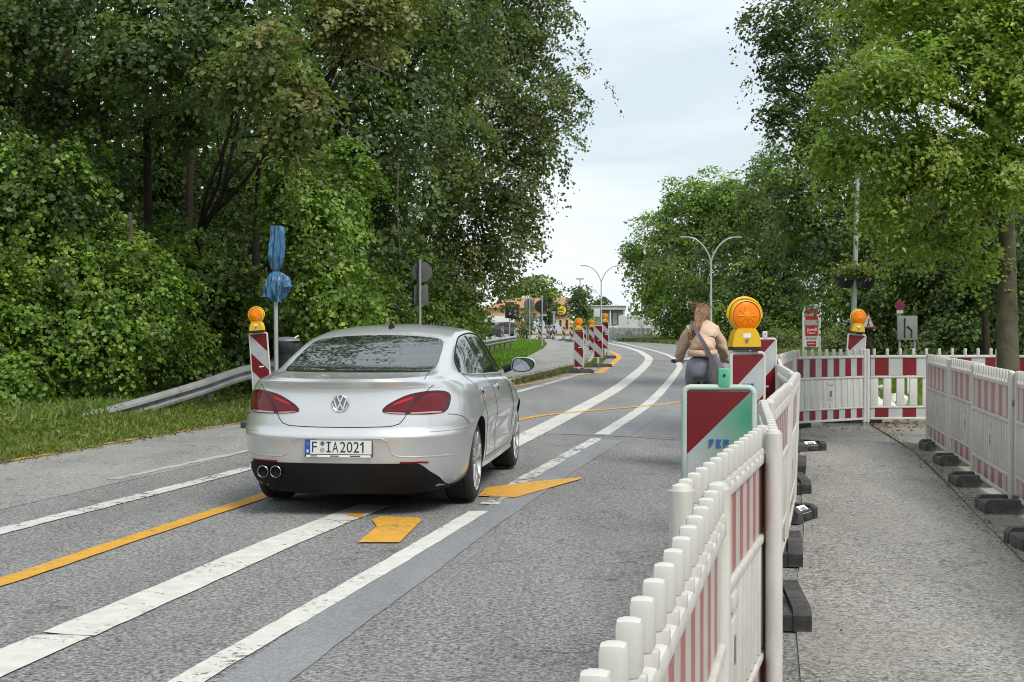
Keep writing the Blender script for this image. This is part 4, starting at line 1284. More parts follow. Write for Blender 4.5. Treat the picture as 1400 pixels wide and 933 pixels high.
# car axes: +x forward, +y left, z up. "rear" view: u = y
# ---- glass
rw = [(.59, 1.052), (.30, 1.046), (0, 1.045), (-.30, 1.046), (-.59, 1.052), (-.612, 1.075), (-.60, 1.16), (-.575, 1.245), (-.52, 1.290), (-.30, 1.314), (0, 1.322), (.30, 1.314), (.52, 1.290), (.575, 1.245), (.60, 1.16), (.612, 1.075)]
rear_glass = wrap_panel('rear_window', poly_smooth(rw, .03), 'rear', M['car_glass'], body0, off=.003)
rear_glass.parent = car
for s, vw in ((-1, 'right'), (1, 'left')):
    sw = [(-.10, 1.03), (.10, 1.018), (.6, 1.005), (1.0, .992), (1.04, 1.01), (1.02, 1.15), (.99, 1.288), (.96, 1.308), (.7, 1.292), (.40, 1.235), (.15, 1.165), (-.02, 1.095), (-.11, 1.05)]
    wrap_panel('side_window', poly_smooth(sw, .03), vw, M['car_glass'], car, off=.003)
    fw = [(1.10, .990), (1.6, .978), (2.10, .966), (2.22, .985), (2.12, 1.08), (1.98, 1.20), (1.85, 1.275), (1.72, 1.306), (1.4, 1.322), (1.08, 1.312), (1.06, 1.29), (1.08, 1.12), (1.08, 1.01)]
    wrap_panel('side_window', poly_smooth(fw, .03), vw, M['car_glass'], car, off=.003)
    pil = [(.965, .99), (1.105, .985), (1.085, 1.318), (.945, 1.310)]
    wrap_panel('door_pillar', poly_smooth(pil, .03, sharp=(0, 1, 2, 3)), vw, M['car_black'], car, off=.002)
    # chrome strip under the windows, black seal on top edge
    seam('window_trim', [(-.11, 1.024), (.1, 1.007), (.6, .994), (1.1, .980), (1.6, .967), (2.15, .955)], vw, car, r=.006, mat=M['chrome'], off=.002)
    seam('window_seal', [(-.115, 1.035), (-.02, 1.105), (.15, 1.175), (.4, 1.246), (.7, 1.302), (1.0, 1.325), (1.4, 1.333), (1.72, 1.316), (1.86, 1.284), (2.0, 1.20), (2.15, 1.075), (2.24, .98)], vw, car, r=.007, mat=M['car_black'], off=.002)
    # doors: shut lines
    seam('door_seam', [(.985, .985), (1.02, .8), (1.03, .6), (1.03, .40), (1.02, .315)], vw, car, r=.0028)
    seam('door_seam', [(-.08, 1.02), (.08, .92), (.27, .80), (.36, .68), (.40, .55), (.43, .40), (.46, .315)], vw, car, r=.0028)
    seam('door_seam', [(2.20, .95), (2.23, .8), (2.22, .6), (2.17, .40), (2.15, .315)], vw, car, r=.0028)
    seam('door_seam', [(.46, .312), (1.3, .305), (2.15, .31)], vw, car, r=.0028)
    for hx in (.20, 1.22):   # handle cups and handles
        h, nn = projector(vw)(hx + .12, .885 - hx * .012)
        mb = MB()
        Mx = Matrix.Translation(h + nn * .012) @ Matrix.Rotation(R(s * 10), 4, 'X')
        mb.box((0, 0, 0), (.19, .022, .030), M['paint'], M=Mx, bev=.009)
        mb.build('door_handle', car)
        h2, n2 = projector(vw)(hx + .12, .865 - hx * .012)
        mb = MB(); mb.lathe([(.024, -.002), (.022, .002)], M['gap'], n=14, M=Matrix.Translation(h2 + n2 * .0015) @ n2.to_track_quat('Z', 'Y').to_matrix().to_4x4()); mb.build('handle_recess', car)
    # door mouldings and sill
    seam('door_crease', [(.45, .60), (1.0, .588), (1.6, .575), (2.2, .565)], vw, car, r=.007, mat=M['paint'], off=-.003)
    seam('sill_skirt', [(.40, .245), (1.3, .24), (2.33, .245)], vw, car, r=.030, mat=M['paint'], off=-.012)
    # rear bumper/wing joint
    seam('bumper_seam', [(-.80, .745), (-.70, .735), (-.58, .71), (-.46, .65)], vw, car, r=.0028)
    # mirrors
    mb = MB(); base = Vector((2.05, s * .855, .985))
    mb.tube([base, base + Vector((.0, s * .06, .02)), base + Vector((0, s * .11, .03))], [.035, .03, .03], M['car_black'], n=10)
    mir = mb.build('side_mirror', car)
    mb = MB()
    Mx = Matrix.Translation(base + Vector((.01, s * .195, .052)))
    prof = [(-.115, -.045), (-.085, -.068), (.0, -.075), (.07, -.06), (.118, -.012), (.11, .03), (.06, .058), (-.03, .066), (-.095, .055), (-.118, .0)]
    prof = poly_smooth([(p[0] * s, p[1]) for p in prof], .015)
    vs, fs = [], []
    lay = [(-.052, .94, 0), (-.045, 1.0, 0), (.0, 1.0, 0), (.05, .85, .004), (.085, .5, .006), (.098, .12, .006)]
    for (dx, sc_, dz) in lay:
        for (a, b_) in prof: vs.append((dx, a * sc_, b_ * sc_ + dz))
    k = len(prof)
    for i in range(len(lay) - 1):
        for j in range(k): fs.append((i * k + j, i * k + (j + 1) % k, (i + 1) * k + (j + 1) % k, (i + 1) * k + j))
    fs.append(tuple(range(k))); fs.append(tuple((len(lay) - 1) * k + j for j in range(k)))
    mb.add(vs[:], fs, M['paint'], M=Mx, smooth=True)
    mb.add([( -.0535, a * .93, b_ * .93) for a, b_ in prof], [tuple(range(k))], M['car_black'], M=Mx)
    mb.build('mirror_shell', mir)
    mb = MB(); mb.add([(-.056, a * .83, b_ * .83) for a, b_ in prof], [tuple(range(k))], M['mirror'], M=Mx)
    mb.build('mirror_glass', mir)
# windscreen and roof antenna
ws = [(-.62, 1.0), (0, 1.005), (.62, 1.0), (.66, 1.03), (.60, 1.2), (.52, 1.33), (.3, 1.355), (0, 1.36), (-.3, 1.355), (-.52, 1.33), (-.60, 1.2), (-.66, 1.03)]
wrap_panel('windscreen', poly_smooth(ws, .04), 'front', M['car_glass'], car, off=.003)
mb = MB()
vs, fs = [], []
lay = [(0, .085, .026, 0), (.02, .07, .022, -.008), (.04, .045, .014, -.022), (.056, .02, .007, -.036), (.062, .006, .003, -.042)]
for (z_, a_, b_, dx) in lay:
    for k in range(14): vs.append((.86 + dx + a_ * math.cos(2 * PI * k / 14), b_ * math.sin(2 * PI * k / 14), 1.378 + z_))
for i in range(len(lay) - 1):
    for k in range(14): fs.append((i * 14 + k, i * 14 + (k + 1) % 14, (i + 1) * 14 + (k + 1) % 14, (i + 1) * 14 + k))
fs.append(tuple(range(56, 70)))
mb.add(vs, fs, M['car_black'], smooth=True)
mb.build('antenna_fin', car)
# ---- boot lid shut lines
for s in (1, -1):
    seam('boot_seam', [(s * .505, .755), (s * .485, .72), (s * .455, .685), (s * .40, .668), (s * .2, .660), (0, .658)], 'rear', car, r=.0035)
    seam('boot_seam', [(s * .685, .965), (s * .66, .945), (s * .635, .918)], 'rear', car, r=.003)
    seam('boot_seam', [(-.50, s * .59), (-.70, s * .605), (-.86, s * .615)], 'top', car, r=.003)
seam('spoiler_edge', [(.74, .948), (.5, .952), (.2, .955), (0, .956), (-.2, .955), (-.5, .952), (-.74, .948)], 'rear', car, r=.004, mat=M['paint'], off=-.001)
# ---- tail lamps (u = y; right lamp has y < 0)
for s in (1, -1):
    def sy(l): return poly_smooth([(s * a, b) for a, b in l], .02)
    o1 = sy([(.325, .772), (.42, .756), (.56, .751), (.68, .750), (.765, .762), (.79, .81), (.792, .88), (.755, .915), (.65, .922), (.52, .900), (.42, .858), (.345, .812)])
    lampo = wrap_panel('tail_lamp', o1, 'rear', M['tail_dark'], car, off=.006, grid=.025)
    wrap_panel('inner_lens', sy([(.345, .780), (.48, .775), (.515, .80), (.555, .86), (.575, .892), (.50, .880), (.41, .838)]), 'rear', M['tail_mid'], lampo, off=.009, grid=.025)
    wrap_panel('outer_lens', sy([(.535, .775), (.66, .772), (.755, .785), (.772, .83), (.76, .888), (.70, .902), (.63, .895), (.575, .84)]), 'rear', M['tail_mid'], lampo, off=.009, grid=.025)
    wrap_panel('light_bar', sy([(.39, .815), (.46, .835), (.53, .862), (.55, .88), (.48, .862), (.41, .832)]), 'rear', M['tail_bright'], lampo, off=.0115, grid=.02)
    wrap_panel('light_bar', sy([(.60, .868), (.66, .882), (.735, .886), (.74, .893), (.66, .892), (.61, .880)]), 'rear', M['tail_red'], lampo, off=.0115, grid=.02)
    wrap_panel('reverse_strip', sy([(.345, .770), (.49, .764), (.495, .757), (.42, .759), (.35, .766)]), 'rear', M['tail_clear'], lampo, off=.0115, grid=.02)
    wrap_panel('reverse_strip', sy([(.53, .765), (.74, .770), (.74, .759), (.53, .756)]), 'rear', M['tail_clear'], lampo, off=.0115, grid=.02)
    seam('lamp_seam', [(s * .635, .918), (s * .60, .885), (s * .56, .83), (s * .525, .785), (s * .505, .752)], 'rear', lampo, r=.004)
# ---- bumper: number plate recess, black apron, exhausts
rec = poly_smooth([(.40, .615), (.36, .60), (.335, .56), (.37, .47), (.44, .425), (.0, .42), (-.44, .425), (-.37, .47), (-.335, .56), (-.36, .60), (-.40, .615), (0, .618)], .03, sharp=(4, 6))
wrap_panel('plate_recess', rec, 'rear', M['paint'], car, off=-.0005, grid=.04, skirt=.001)
for s in (1, -1):
    seam('plate_recess_edge', [(0, .578), (s * .33, .578), (s * .365, .56), (s * .39, .50), (s * .45, .445), (s * .80, .440)], 'rear', car, r=.006, mat=M['paint'], off=-.002)
    seam('bumper_line', [(s * .55, .440), (s * .7, .437), (s * .86, .43)], 'rear', car, r=.005, mat=M['paint'], off=-.002)
    seam('bumper_line', [(-.96, .622), (-.75, .628), (-.52, .632)], 'right' if s < 0 else 'left', car, r=.006, mat=M['paint'], off=-.002)
ap = [(.765, .375), (.72, .392), (.5, .392), (0, .392), (-.5, .392), (-.60, .385), (-.67, .325), (-.725, .275), (-.748, .22), (-.70, .162), (0, .160), (.70, .162), (.755, .25), (.775, .33)]
wrap_panel('diffuser', poly_smooth(ap, .03), 'rear', M['car_black'], car, off=.006, grid=.05)
seam('reflector_strip', [(.74, .398), (.6, .401), (.50, .401)], 'rear', car, r=.0075, mat=M['tail_red'], off=.001)
seam('reflector_strip', [(-.66, .395), (-.58, .401), (-.46, .401)], 'rear', car, r=.0075, mat=M['tail_red'], off=.001)
for y in (.60, .50):
    mb = MB()
    mb.lathe([(.041, -.10), (.043, .0), (.045, .006), (.041, .010), (.036, .004), (.035, -.08)], M['exhaust'], n=24, M=Matrix.Translation((-1.080, y, .325)) @ Matrix.Rotation(R(-90), 4, 'Y'))
    mb.lathe([(.0345, -.02), (.0345, -.018)], M['wheel_well'], n=20, M=Matrix.Translation((-1.080, y, .325)) @ Matrix.Rotation(R(-90), 4, 'Y'))
    mb.build('exhaust_pipe', car)
# ---- emblem: ring with V over W
def emblem(c, parent):
    mb = MB(); nrm = Vector((-1, 0, .10)).normalized()
    fr = Matrix.Translation(c) @ Matrix(((0, 0, -1, 0), (-1, 0, 0, 0), (0, 1, 0, 0), (0, 0, 0, 1))) @ Matrix.Rotation(R(-5), 4, 'X')
    mb.lathe([(.062, -.012), (.062, .004)], M['steel_dark'], n=32, M=fr)
    mb.lathe([(.066, .0), (.066, .006), (.061, .010), (.054, .006), (.054, .0)], M['chrome'], n=40, M=fr, closed=True)
    def bar(a, b, w=.0095):
        a, b = Vector((a[0], a[1], .006)), Vector((b[0], b[1], .006)); t = (b - a); ln = t.length; ang = math.atan2(t.y, t.x)
        mb.box((0, 0, 0), (ln + .004, w, .007), M['chrome'], M=fr @ Matrix.Translation((a + b) / 2) @ Matrix.Rotation(ang, 4, 'Z'))
    for s in (-1, 1):
        bar((s * .021, .049), (0, .007)); bar((s * .047, .026), (s * .022, -.047)); bar((s * .022, -.047), (0, .0))
    return mb.build('emblem', parent)
h, nn = projector('rear')(0, .832)
emblem(h + nn * .010, car)
# ---- number plate
def text_mesh(txt, size, depth=.0008, spacing=1.0):
    cu = bpy.data.curves.new('t', 'FONT'); cu.body = txt; cu.size = size; cu.extrude = depth; cu.align_x = 'LEFT'; cu.align_y = 'CENTER'; cu.space_character = spacing
    o = bpy.data.objects.new('t', cu); COL.objects.link(o)
    bpy.context.view_layer.update()
    me = bpy.data.meshes.new_from_object(o.evaluated_get(bpy.context.evaluated_depsgraph_get()))
    bpy.data.objects.remove(o); bpy.data.curves.remove(cu)
    return me
h, nn = projector('rear')(0, .515)
PB = Matrix.Translation(h + Vector((-.006, 0, 0))) @ Matrix(((0, 0, -1, 0), (-1, 0, 0, 0), (0, 1, 0, 0), (0, 0, 0, 1))) @ Matrix.Rotation(R(-3), 4, 'X')
mb = MB(); mb.box((0, -.008, -.002), (.524, .132, .012), M['black'], M=PB, bev=.004); holder = mb.build('number_plate', car)
mb = MB(); mb.box((0, 0, .005), (.512, .110, .004), M['plate'], M=PB); mb.build('plate_face', holder)
mb = MB(); mb.box((-.239, 0, .0075), (.040, .108, .002), M['plate_blue'], M=PB)
mb.box((-.239, -.03, .009), (.014, .022, .001), M['label_white'], M=PB)
for k in range(10):
    a = 2 * PI * k / 10; mb.box((-.239 + .011 * math.cos(a), .022 + .011 * math.sin(a), .009), (.003, .003, .001), M['lamp_yellow'], M=PB)
mb.build('country_band', holder)
mb = MB(); mb.box((0, -.066, .0055), (.50, .016, .003), M['label_white'], M=PB)
for k, (x0, w_) in enumerate([(-.19, .05), (-.03, .07), (.13, .08)]): mb.box((x0, -.066, .0075), (w_, .008, .001), M['tail_red'] if k == 1 else M['ink'], M=PB)
mb.build('holder_strip', holder)
mb = MB(); mb.lathe([(.017, .007), (.017, .009)], M['steel_dark'], n=16, M=PB @ Matrix.Translation((-.124, .026, 0))); mb.lathe([(.018, .007), (.018, .009)], M['steel'], n=16, M=PB @ Matrix.Translation((-.124, -.022, 0)))
mb.lathe([(.009, .009), (.009, .0095)], M['plate_blue'], n=16, M=PB @ Matrix.Translation((-.124, .026, 0)))
mb.build('plate_seal', holder)
def plate_text(txt, x, width):
    me = text_mesh(txt, .105, .0006)
    xs = [v.co.x for v in me.vertices]; ys = [v.co.y for v in me.vertices]
    sx = width / (max(xs) - min(xs)); sy = .078 / (max(ys) - min(ys)); yc = (max(ys) + min(ys)) / 2
    for v in me.vertices:
        v.co = PB @ Vector((x + (v.co.x - min(xs)) * sx, (v.co.y - yc) * sy, .0078 + v.co.z))
    me.materials.append(M['black'])
    link_mesh('plate_lettering', me, holder)
plate_text('F', -.205, .038); plate_text('A', -.047, .046)
for (gx, t_, w_) in ((.012, '2', .044), (.064, '0', .044), (.116, '2', .044)): plate_text(t_, gx, w_)
def plate_bars(bars):
    q = MB()
    for (x_, y_, w_, h_, a_) in bars: q.box((0, 0, .0078), (w_, h_, .0012), M['black'], M=PB @ Matrix.Translation((x_, y_, 0)) @ Matrix.Rotation(R(a_), 4, 'Z'))
    q.build('plate_lettering', holder)
plate_bars([(-.076, 0, .011, .078, 0), (-.076, .034, .034, .010, 0), (-.076, -.034, .034, .010, 0)])
plate_bars([(.189, 0, .011, .078, 0), (.180, .026, .030, .010, 40)])
mb = MB()
for a, b_, w_, h_ in ((0, .053, .52, .003), (0, -.053, .52, .003), (.2585, 0, .003, .11), (-.2585, 0, .003, .11)): mb.box((a, b_, .0076), (w_, h_, .001), M['black'], M=PB)
mb.build('plate_border', holder)
# ---- front end (out of view from behind, kept plain): lamps and grille
for s in (1, -1):
    wrap_panel('headlamp', poly_smooth([(s * .48, .66), (s * .70, .66), (s * .80, .70), (s * .78, .76), (s * .60, .74), (s * .48, .70)], .03), 'front', M['car_glass'], car, off=.004)
wrap_panel('grille', poly_smooth([(-.42, .60), (.42, .60), (.44, .70), (-.44, .70)], .03, sharp=(0, 1, 2, 3)), 'front', M['car_black'], car, off=.004)
# ---- wheels
def wheel(parent, x, y, side):
    Mx = Matrix.Translation((x, y, TR)) @ Matrix.Rotation(R(-90 * side), 4, 'X')       # local +z points outward
    root = bpy.data.objects.new('wheel', None); COL.objects.link(root); root.parent = parent
    W = .235
    mb = MB()
    o = W / 2
    prof = [(.232, o - .012), (.245, o - .002), (.275, o + .004), (.300, o - .004), (.315, o - .022), (.3215, o - .045)]
    for k in range(3):
        zc = o - .075 - k * .03
        prof += [(.322, zc + .012), (.315, zc + .009), (.315, zc), (.322, zc - .003)]
    prof += [(.3215, -o + .045), (.315, -o + .022), (.300, -o + .004), (.275, -o - .004), (.245, -o + .002), (.232, -o + .012)]
    mb.lathe(prof, M['tyre'], n=48, M=Mx, closed=True); mb.build('tyre', root)
    mb = MB()
    mb.lathe([(.236, o - .004), (.240, o + .003), (.233, o + .005), (.222, o - .008), (.214, o - .06), (.205, -o + .02), (.232, -o + .01)], M['rim'], n=48, M=Mx, closed=True)
    for k in range(5):
        for d in (-.13, .13):
            a = 2 * PI * k / 5 + .3
            p0 = Vector((.035 * math.cos(a), .035 * math.sin(a), o - .022)); p1 = Vector((.13 * math.cos(a + d * .7), .13 * math.sin(a + d * .7), o - .012)); p2 = Vector((.226 * math.cos(a + d * 1.5), .226 * math.sin(a + d * 1.5), o - .006))
            mb.tube([p0, p1, p2], [.022, .015, .016], M['rim'], n=8, M=Mx, flat=.8)
    mb.lathe([(.048, o - .03), (.046, o - .008), (.030, o - .002), (.004, o - .001)], M['rim'], n=20, M=Mx)
    mb.build('rim', root)
    mb = MB(); mb.lathe([(.165, o - .10), (.165, o - .075), (.06, o - .07)], M['steel_dark'], n=32, M=Mx)
    mb.lathe([(.21, -o + .05), (.20, -o + .06)], M['wheel_well'], n=24, M=Mx); mb.build('brake_disc', root)
for wx in WX:
    for s in (-1, 1): wheel(car, wx, s * .775, s)
# ------------------------------------------------------------------ trees, shrubs, ivy
M['bark'] = pmat('bark', (.095, .085, .065), rough=.95, var=.35, vscale=5, dirt=(.10, .12, .04), dirt_amt=.6, dscale=2.2, bump=1.0, bscale=22, spec=.1)
M['bark_dark'] = pmat('bark_dark', (.045, .038, .030), rough=.95, var=.3, vscale=5, bump=.8, bscale=20, spec=.1)

def pb(px, py, Y, rx, ry, dep, dens=1.0, shell=.45):
    """foliage mass seen at a photo pixel, at distance Y; radii in photo pixels, depth in metres"""
    c = at(px, py, Y); k = Y / FPX
    return (c.x, c.y, c.z, rx * k, dep, ry * k, dens, shell)

DENS = 3.3
def crown_arrays(blobs, seed, leaf, cl_r, per, pal, dmul=1.0, up=.75, droop=.5, spread=.34, flat=.45, jit=.25):
    rr = np.random.default_rng(seed)
    Ps, Ns, Ss, Cs = [], [], [], []
    pal = np.array(pal)
    for (x, y, z, rx, ry, rz, dens, shell) in blobs:
        area = 4 * PI * (((rx * ry) ** 1.6 + (rx * rz) ** 1.6 + (ry * rz) ** 1.6) / 3) ** (1 / 1.6)
        n = max(6, int(dens * dmul * DENS * area / (PI * cl_r ** 2)))
        D = norm_rows(rr.normal(0, 1, (n, 3)))
        rad = rr.random(n) ** shell
        # uneven outline: direction-dependent swelling
        lump = 1 + jit * np.sin(D[:, 0] * 5.1 + seed) * np.sin(D[:, 1] * 4.3 + 1.7 * seed) + jit * .8 * np.sin(D[:, 2] * 6.3 + .7 * seed + D[:, 0] * 3)
        C0 = D * rad[:, None] * lump[:, None] * np.array([[rx, ry, rz]]) + np.array([[x, y, z]])
        CN = norm_rows(D * .8 + np.array([[0, 0, up]]) + rr.normal(0, .25, (n, 3)))
        k = np.maximum(4, (per * rr.uniform(.5, 1.4, n)).astype(int))
        idx = np.repeat(np.arange(n), k)
        m = len(idx)
        # leaves on a drooping spray
        T = rr.normal(0, 1, (n, 3)); T -= CN * (T * CN).sum(1, keepdims=True); T = norm_rows(T); B = np.cross(CN, T)
        u, v, w = np.clip(rr.normal(0, .55, m), -1.1, 1.1), np.clip(rr.normal(0, spread, m), -.75, .75), rr.normal(0, .12 * flat * 2, m)
        s = cl_r * rr.uniform(.7, 1.3, n)[idx]
        P = C0[idx] + (T[idx] * u[:, None] + B[idx] * v[:, None] + CN[idx] * w[:, None]) * s[:, None]
        P[:, 2] -= droop * s * (u * u + v * v) * .8
        N = CN[idx] + rr.normal(0, .42, (m, 3))
        base = pal[rr.integers(0, len(pal), n)][idx]
        col = base * rr.uniform(.72, 1.28, (m, 1)) * rr.uniform(.82, 1.2, n)[idx][:, None]
        Ps.append(P); Ns.append(N); Ss.append(leaf * rr.uniform(.6, 1.35, m)); Cs.append(col)
    return np.concatenate(Ps), np.concatenate(Ns), np.concatenate(Ss), np.concatenate(Cs), rr

def branch_path(a, b, rr, sag=.12, n=6):
    a, b = Vector(a), Vector(b); out = []
    L = (b - a).length
    o = Vector((rr.uniform(-1, 1), rr.uniform(-1, 1), rr.uniform(-.2, .6))) * L * sag
    for i in range(n + 1):
        t = i / n
        out.append(a.lerp(b, t) + o * math.sin(PI * t) + Vector((rr.uniform(-1, 1), rr.uniform(-1, 1), rr.uniform(-1, 1))) * L * .012 * (0 < i < n))
    return out

LEAFN = [0]
def tree(name, label, base, blobs, seed, leaf=.10, cl_r=.42, per=34, pal=((.05, .10, .02),), trunk_r=.16, fork=None, cat='tree', group=None, bark='bark_dark', limbs=True, aspect=.40, z0=None, **kw):
    rr = random.Random(seed)
    zb = terrain(base[0], base[1]) if z0 is None else z0
    root = empty(name, (base[0], base[1], zb), 0, label, cat, group)
    P, N, S, C, nr = crown_arrays(blobs, seed, leaf, cl_r, per, pal, **kw)
    P = P - np.array([[base[0], base[1], zb]])
    keep = P[:, 2] > -.05
    P, N, S, C = P[keep], N[keep], S[keep], C[keep]
    LEAFN[0] += len(P)
    leaves_obj('crown' if cat == 'tree' else 'foliage', P, N, S, C, nr, root, aspect=aspect, droop=.5)
    mb = MB()
    tops = max(b[2] for b in blobs); cx = sum(b[0] for b in blobs) / len(blobs); cy = sum(b[1] for b in blobs) / len(blobs)
    fz = fork if fork is not None else (tops - zb) * .45
    tip = Vector((base[0] + (cx - base[0]) * .6, base[1] + (cy - base[1]) * .6, tops * .92))
    tp_ = [Vector((0, 0, -.15))]
    for i in range(1, 8):
        t = i / 7
        q = Vector((0, 0, 0)).lerp(Vector((tip.x - base[0], tip.y - base[1], tip.z - zb)), t)
        if q.z < fz: q.x *= .18; q.y *= .18
        tp_.append(q + Vector((rr.uniform(-1, 1), rr.uniform(-1, 1), 0)) * trunk_r * .35)
    rads = [trunk_r * (1.25 if i == 0 else (1 - .85 * (i / 7) ** 1.2)) for i in range(8)]
    mb.tube(tp_, rads, M[bark], n=12)
    mb.build('trunk', root)
    if limbs:
        lb = MB()
        for b in blobs:
            c = Vector((b[0] - base[0], b[1] - base[1], b[2] - zb))
            k = min(6, max(2, int(2 + 4 * min(.8, fz / max(.5, c.z)))))
            a = tp_[k]
            lb.tube(branch_path(a, c, rr), [trunk_r * .42 * (1 - .12 * i) for i in range(7)], M[bark], n=7)
            for q in range(3):
                e = c + Vector((rr.uniform(-1, 1) * b[3], rr.uniform(-1, 1) * b[4], rr.uniform(-.6, .8) * b[5])) * .8
                lb.tube(branch_path(a.lerp(c, .55 + .12 * q), e, rr), [trunk_r * .17 * (1 - .11 * i) for i in range(7)], M[bark], n=5)
        lb.build('limbs', root)['kind'] = 'stuff'
    return root

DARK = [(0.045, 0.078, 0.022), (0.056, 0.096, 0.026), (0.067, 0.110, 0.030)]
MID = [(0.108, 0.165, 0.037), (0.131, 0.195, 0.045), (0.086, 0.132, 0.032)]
IVY = [(0.140, 0.245, 0.036), (0.176, 0.295, 0.045), (0.113, 0.195, 0.032)]
BRIGHT = [(0.211, 0.320, 0.052), (0.252, 0.360, 0.067), (0.171, 0.265, 0.043)]
OLIVE = [(0.117, 0.140, 0.039), (0.144, 0.160, 0.048), (0.090, 0.118, 0.035), (0.167, 0.160, 0.056)]
PALE = [(0.225, 0.250, 0.081), (0.189, 0.230, 0.065), (0.252, 0.245, 0.097)]
COOL = [(0.072, 0.115, 0.043), (0.090, 0.138, 0.052), (0.056, 0.092, 0.037)]

# ---- left side, road bank
tree('maple_tree', 'big maple overhanging the bank above the ivy mound', (-9.8, 27.5), [pb(40, 20, 24.5, 130, 80, 1.6), pb(190, 70, 24.5, 120, 70, 1.4), pb(330, 60, 25.5, 95, 70, 1.3), pb(-60, 130, 24.0, 90, 90, 1.3), pb(250, -30, 26.0, 190, 80, 1.8), pb(90, 140, 26.0, 120, 70, 1.4), pb(250, 160, 28.0, 80, 50, 1.0), pb(-20, -60, 26.0, 160, 90, 2)],
     101, leaf=.098, cl_r=.46, per=44, pal=MID + COOL, trunk_r=.22, fork=3.2, aspect=.46)
tree('maple_tree', 'pale yellowish maple branch tree leaning out over the dark hollow', (-6.0, 27.5), [pb(375, 80, 23, 70, 60, 1.0), pb(415, 140, 22.5, 42, 46, .55, 1.2), pb(395, 195, 23, 34, 42, .5), pb(330, 110, 24, 70, 40, .8, .8)],
     102, leaf=.098, cl_r=.38, per=40, pal=PALE + OLIVE + MID, trunk_r=.10, fork=3.4, aspect=.46)
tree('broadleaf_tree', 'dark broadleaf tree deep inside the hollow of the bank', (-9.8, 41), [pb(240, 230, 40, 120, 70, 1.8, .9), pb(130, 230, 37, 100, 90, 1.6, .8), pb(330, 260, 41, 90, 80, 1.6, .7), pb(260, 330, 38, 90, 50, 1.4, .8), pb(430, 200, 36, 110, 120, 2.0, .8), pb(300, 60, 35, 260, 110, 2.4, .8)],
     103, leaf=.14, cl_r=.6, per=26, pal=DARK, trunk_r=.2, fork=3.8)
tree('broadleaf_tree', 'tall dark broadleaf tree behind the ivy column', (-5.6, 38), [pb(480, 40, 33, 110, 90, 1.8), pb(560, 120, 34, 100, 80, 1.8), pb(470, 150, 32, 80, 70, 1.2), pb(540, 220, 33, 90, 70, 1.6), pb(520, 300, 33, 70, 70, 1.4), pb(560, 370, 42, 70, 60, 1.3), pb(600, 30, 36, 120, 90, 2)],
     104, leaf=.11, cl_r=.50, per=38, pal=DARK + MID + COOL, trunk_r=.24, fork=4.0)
tree('broadleaf_tree', 'broadleaf tree with a yellow-green bough near the top of the wood', (-5.6, 31.5), [pb(500, 40, 28, 55, 45, .8, 1.1), pb(470, 10, 28, 70, 50, .9), pb(530, 20, 28.5, 50, 40, .8)],
     105, leaf=.10, cl_r=.40, per=38, pal=PALE + OLIVE, trunk_r=.12, fork=4.5, aspect=.46)
tree('lime_tree', 'big olive-tinted lime tree whose crown ends the wood against the sky', (-3.4, 49), [pb(640, 60, 45, 100, 100, 2.4), pb(715, 30, 46, 72, 90, 2.0), pb(700, 150, 45, 80, 80, 2.2), pb(772, 118, 46, 46, 62, 1.3, .5, .7), pb(735, 200, 46, 52, 60, 1.5, .8), pb(620, 200, 43, 90, 90, 2.2), pb(690, 265, 45, 62, 55, 1.8), pb(610, 310, 45, 80, 70, 1.8), pb(668, 340, 45, 58, 45, 1.6), pb(715, 300, 47, 36, 42, 1.2, .6), pb(690, -60, 46, 120, 90, 2.4), pb(590, 390, 44.5, 70, 50, 1.6), pb(690, 385, 50, 26, 30, 1.0, .6)],
     106, leaf=.112, cl_r=.50, per=38, pal=OLIVE + OLIVE + MID + MID + COOL, trunk_r=.26, fork=3.4)
# ivy mounds and shrubs
tree('ivy_mound', 'broad ivy mound spilling down the bank by the road', (-8.8, 24.0), [pb(40, 420, 23.2, 150, 100, 1.2, 1.5), pb(190, 415, 23.6, 82, 90, 1.0, 1.6), pb(110, 475, 23.2, 120, 60, .9, 1.5), pb(235, 470, 25.2, 62, 58, .8, 1.6), pb(-60, 420, 22.2, 90, 130, 1.1, 1.3), pb(150, 350, 24, 72, 48, .8, 1.4), pb(-10, 520, 21.8, 90, 50, .7, 1.3), pb(285, 490, 26.5, 45, 34, .6, 1.4)],
     111, leaf=.075, cl_r=.27, per=36, pal=IVY + IVY + BRIGHT + MID, trunk_r=.06, fork=.5, cat='ivy', limbs=False, droop=.8, up=.5, aspect=.44)
tree('ivy_curtain', 'ivy curtain hanging from the maple above the broad ivy mound', (-9.2, 25.0), [pb(30, 270, 23.5, 100, 90, 1.0, 1.2), pb(110, 300, 24, 55, 70, .8, 1.2), pb(-50, 300, 23, 80, 100, 1.0), pb(80, 220, 24.5, 70, 60, .8)],
     112, leaf=.09, cl_r=.33, per=32, pal=MID + DARK + IVY, trunk_r=.07, fork=1.5, cat='ivy', limbs=False, droop=.9, up=.4, aspect=.44)
tree('ivy_column', 'tall bright ivy column behind the blue-wrapped sign', (-5.6, 28.8), [pb(392, 255, 25.5, 45, 60, .7, 1.3), pb(425, 320, 26, 55, 70, .9, 1.5), pb(448, 400, 26, 68, 75, 1.0, 1.5), pb(420, 465, 27.8, 75, 50, 1.0, 1.4), pb(480, 450, 28.5, 60, 65, 1.0, 1.4), pb(470, 260, 27, 50, 80, .9, 1.0), pb(500, 480, 29, 60, 40, .9, 1.2)],
     113, leaf=.082, cl_r=.29, per=36, pal=IVY + BRIGHT + IVY + MID, trunk_r=.08, fork=2.0, cat='ivy', limbs=False, droop=.8, up=.5, aspect=.44)
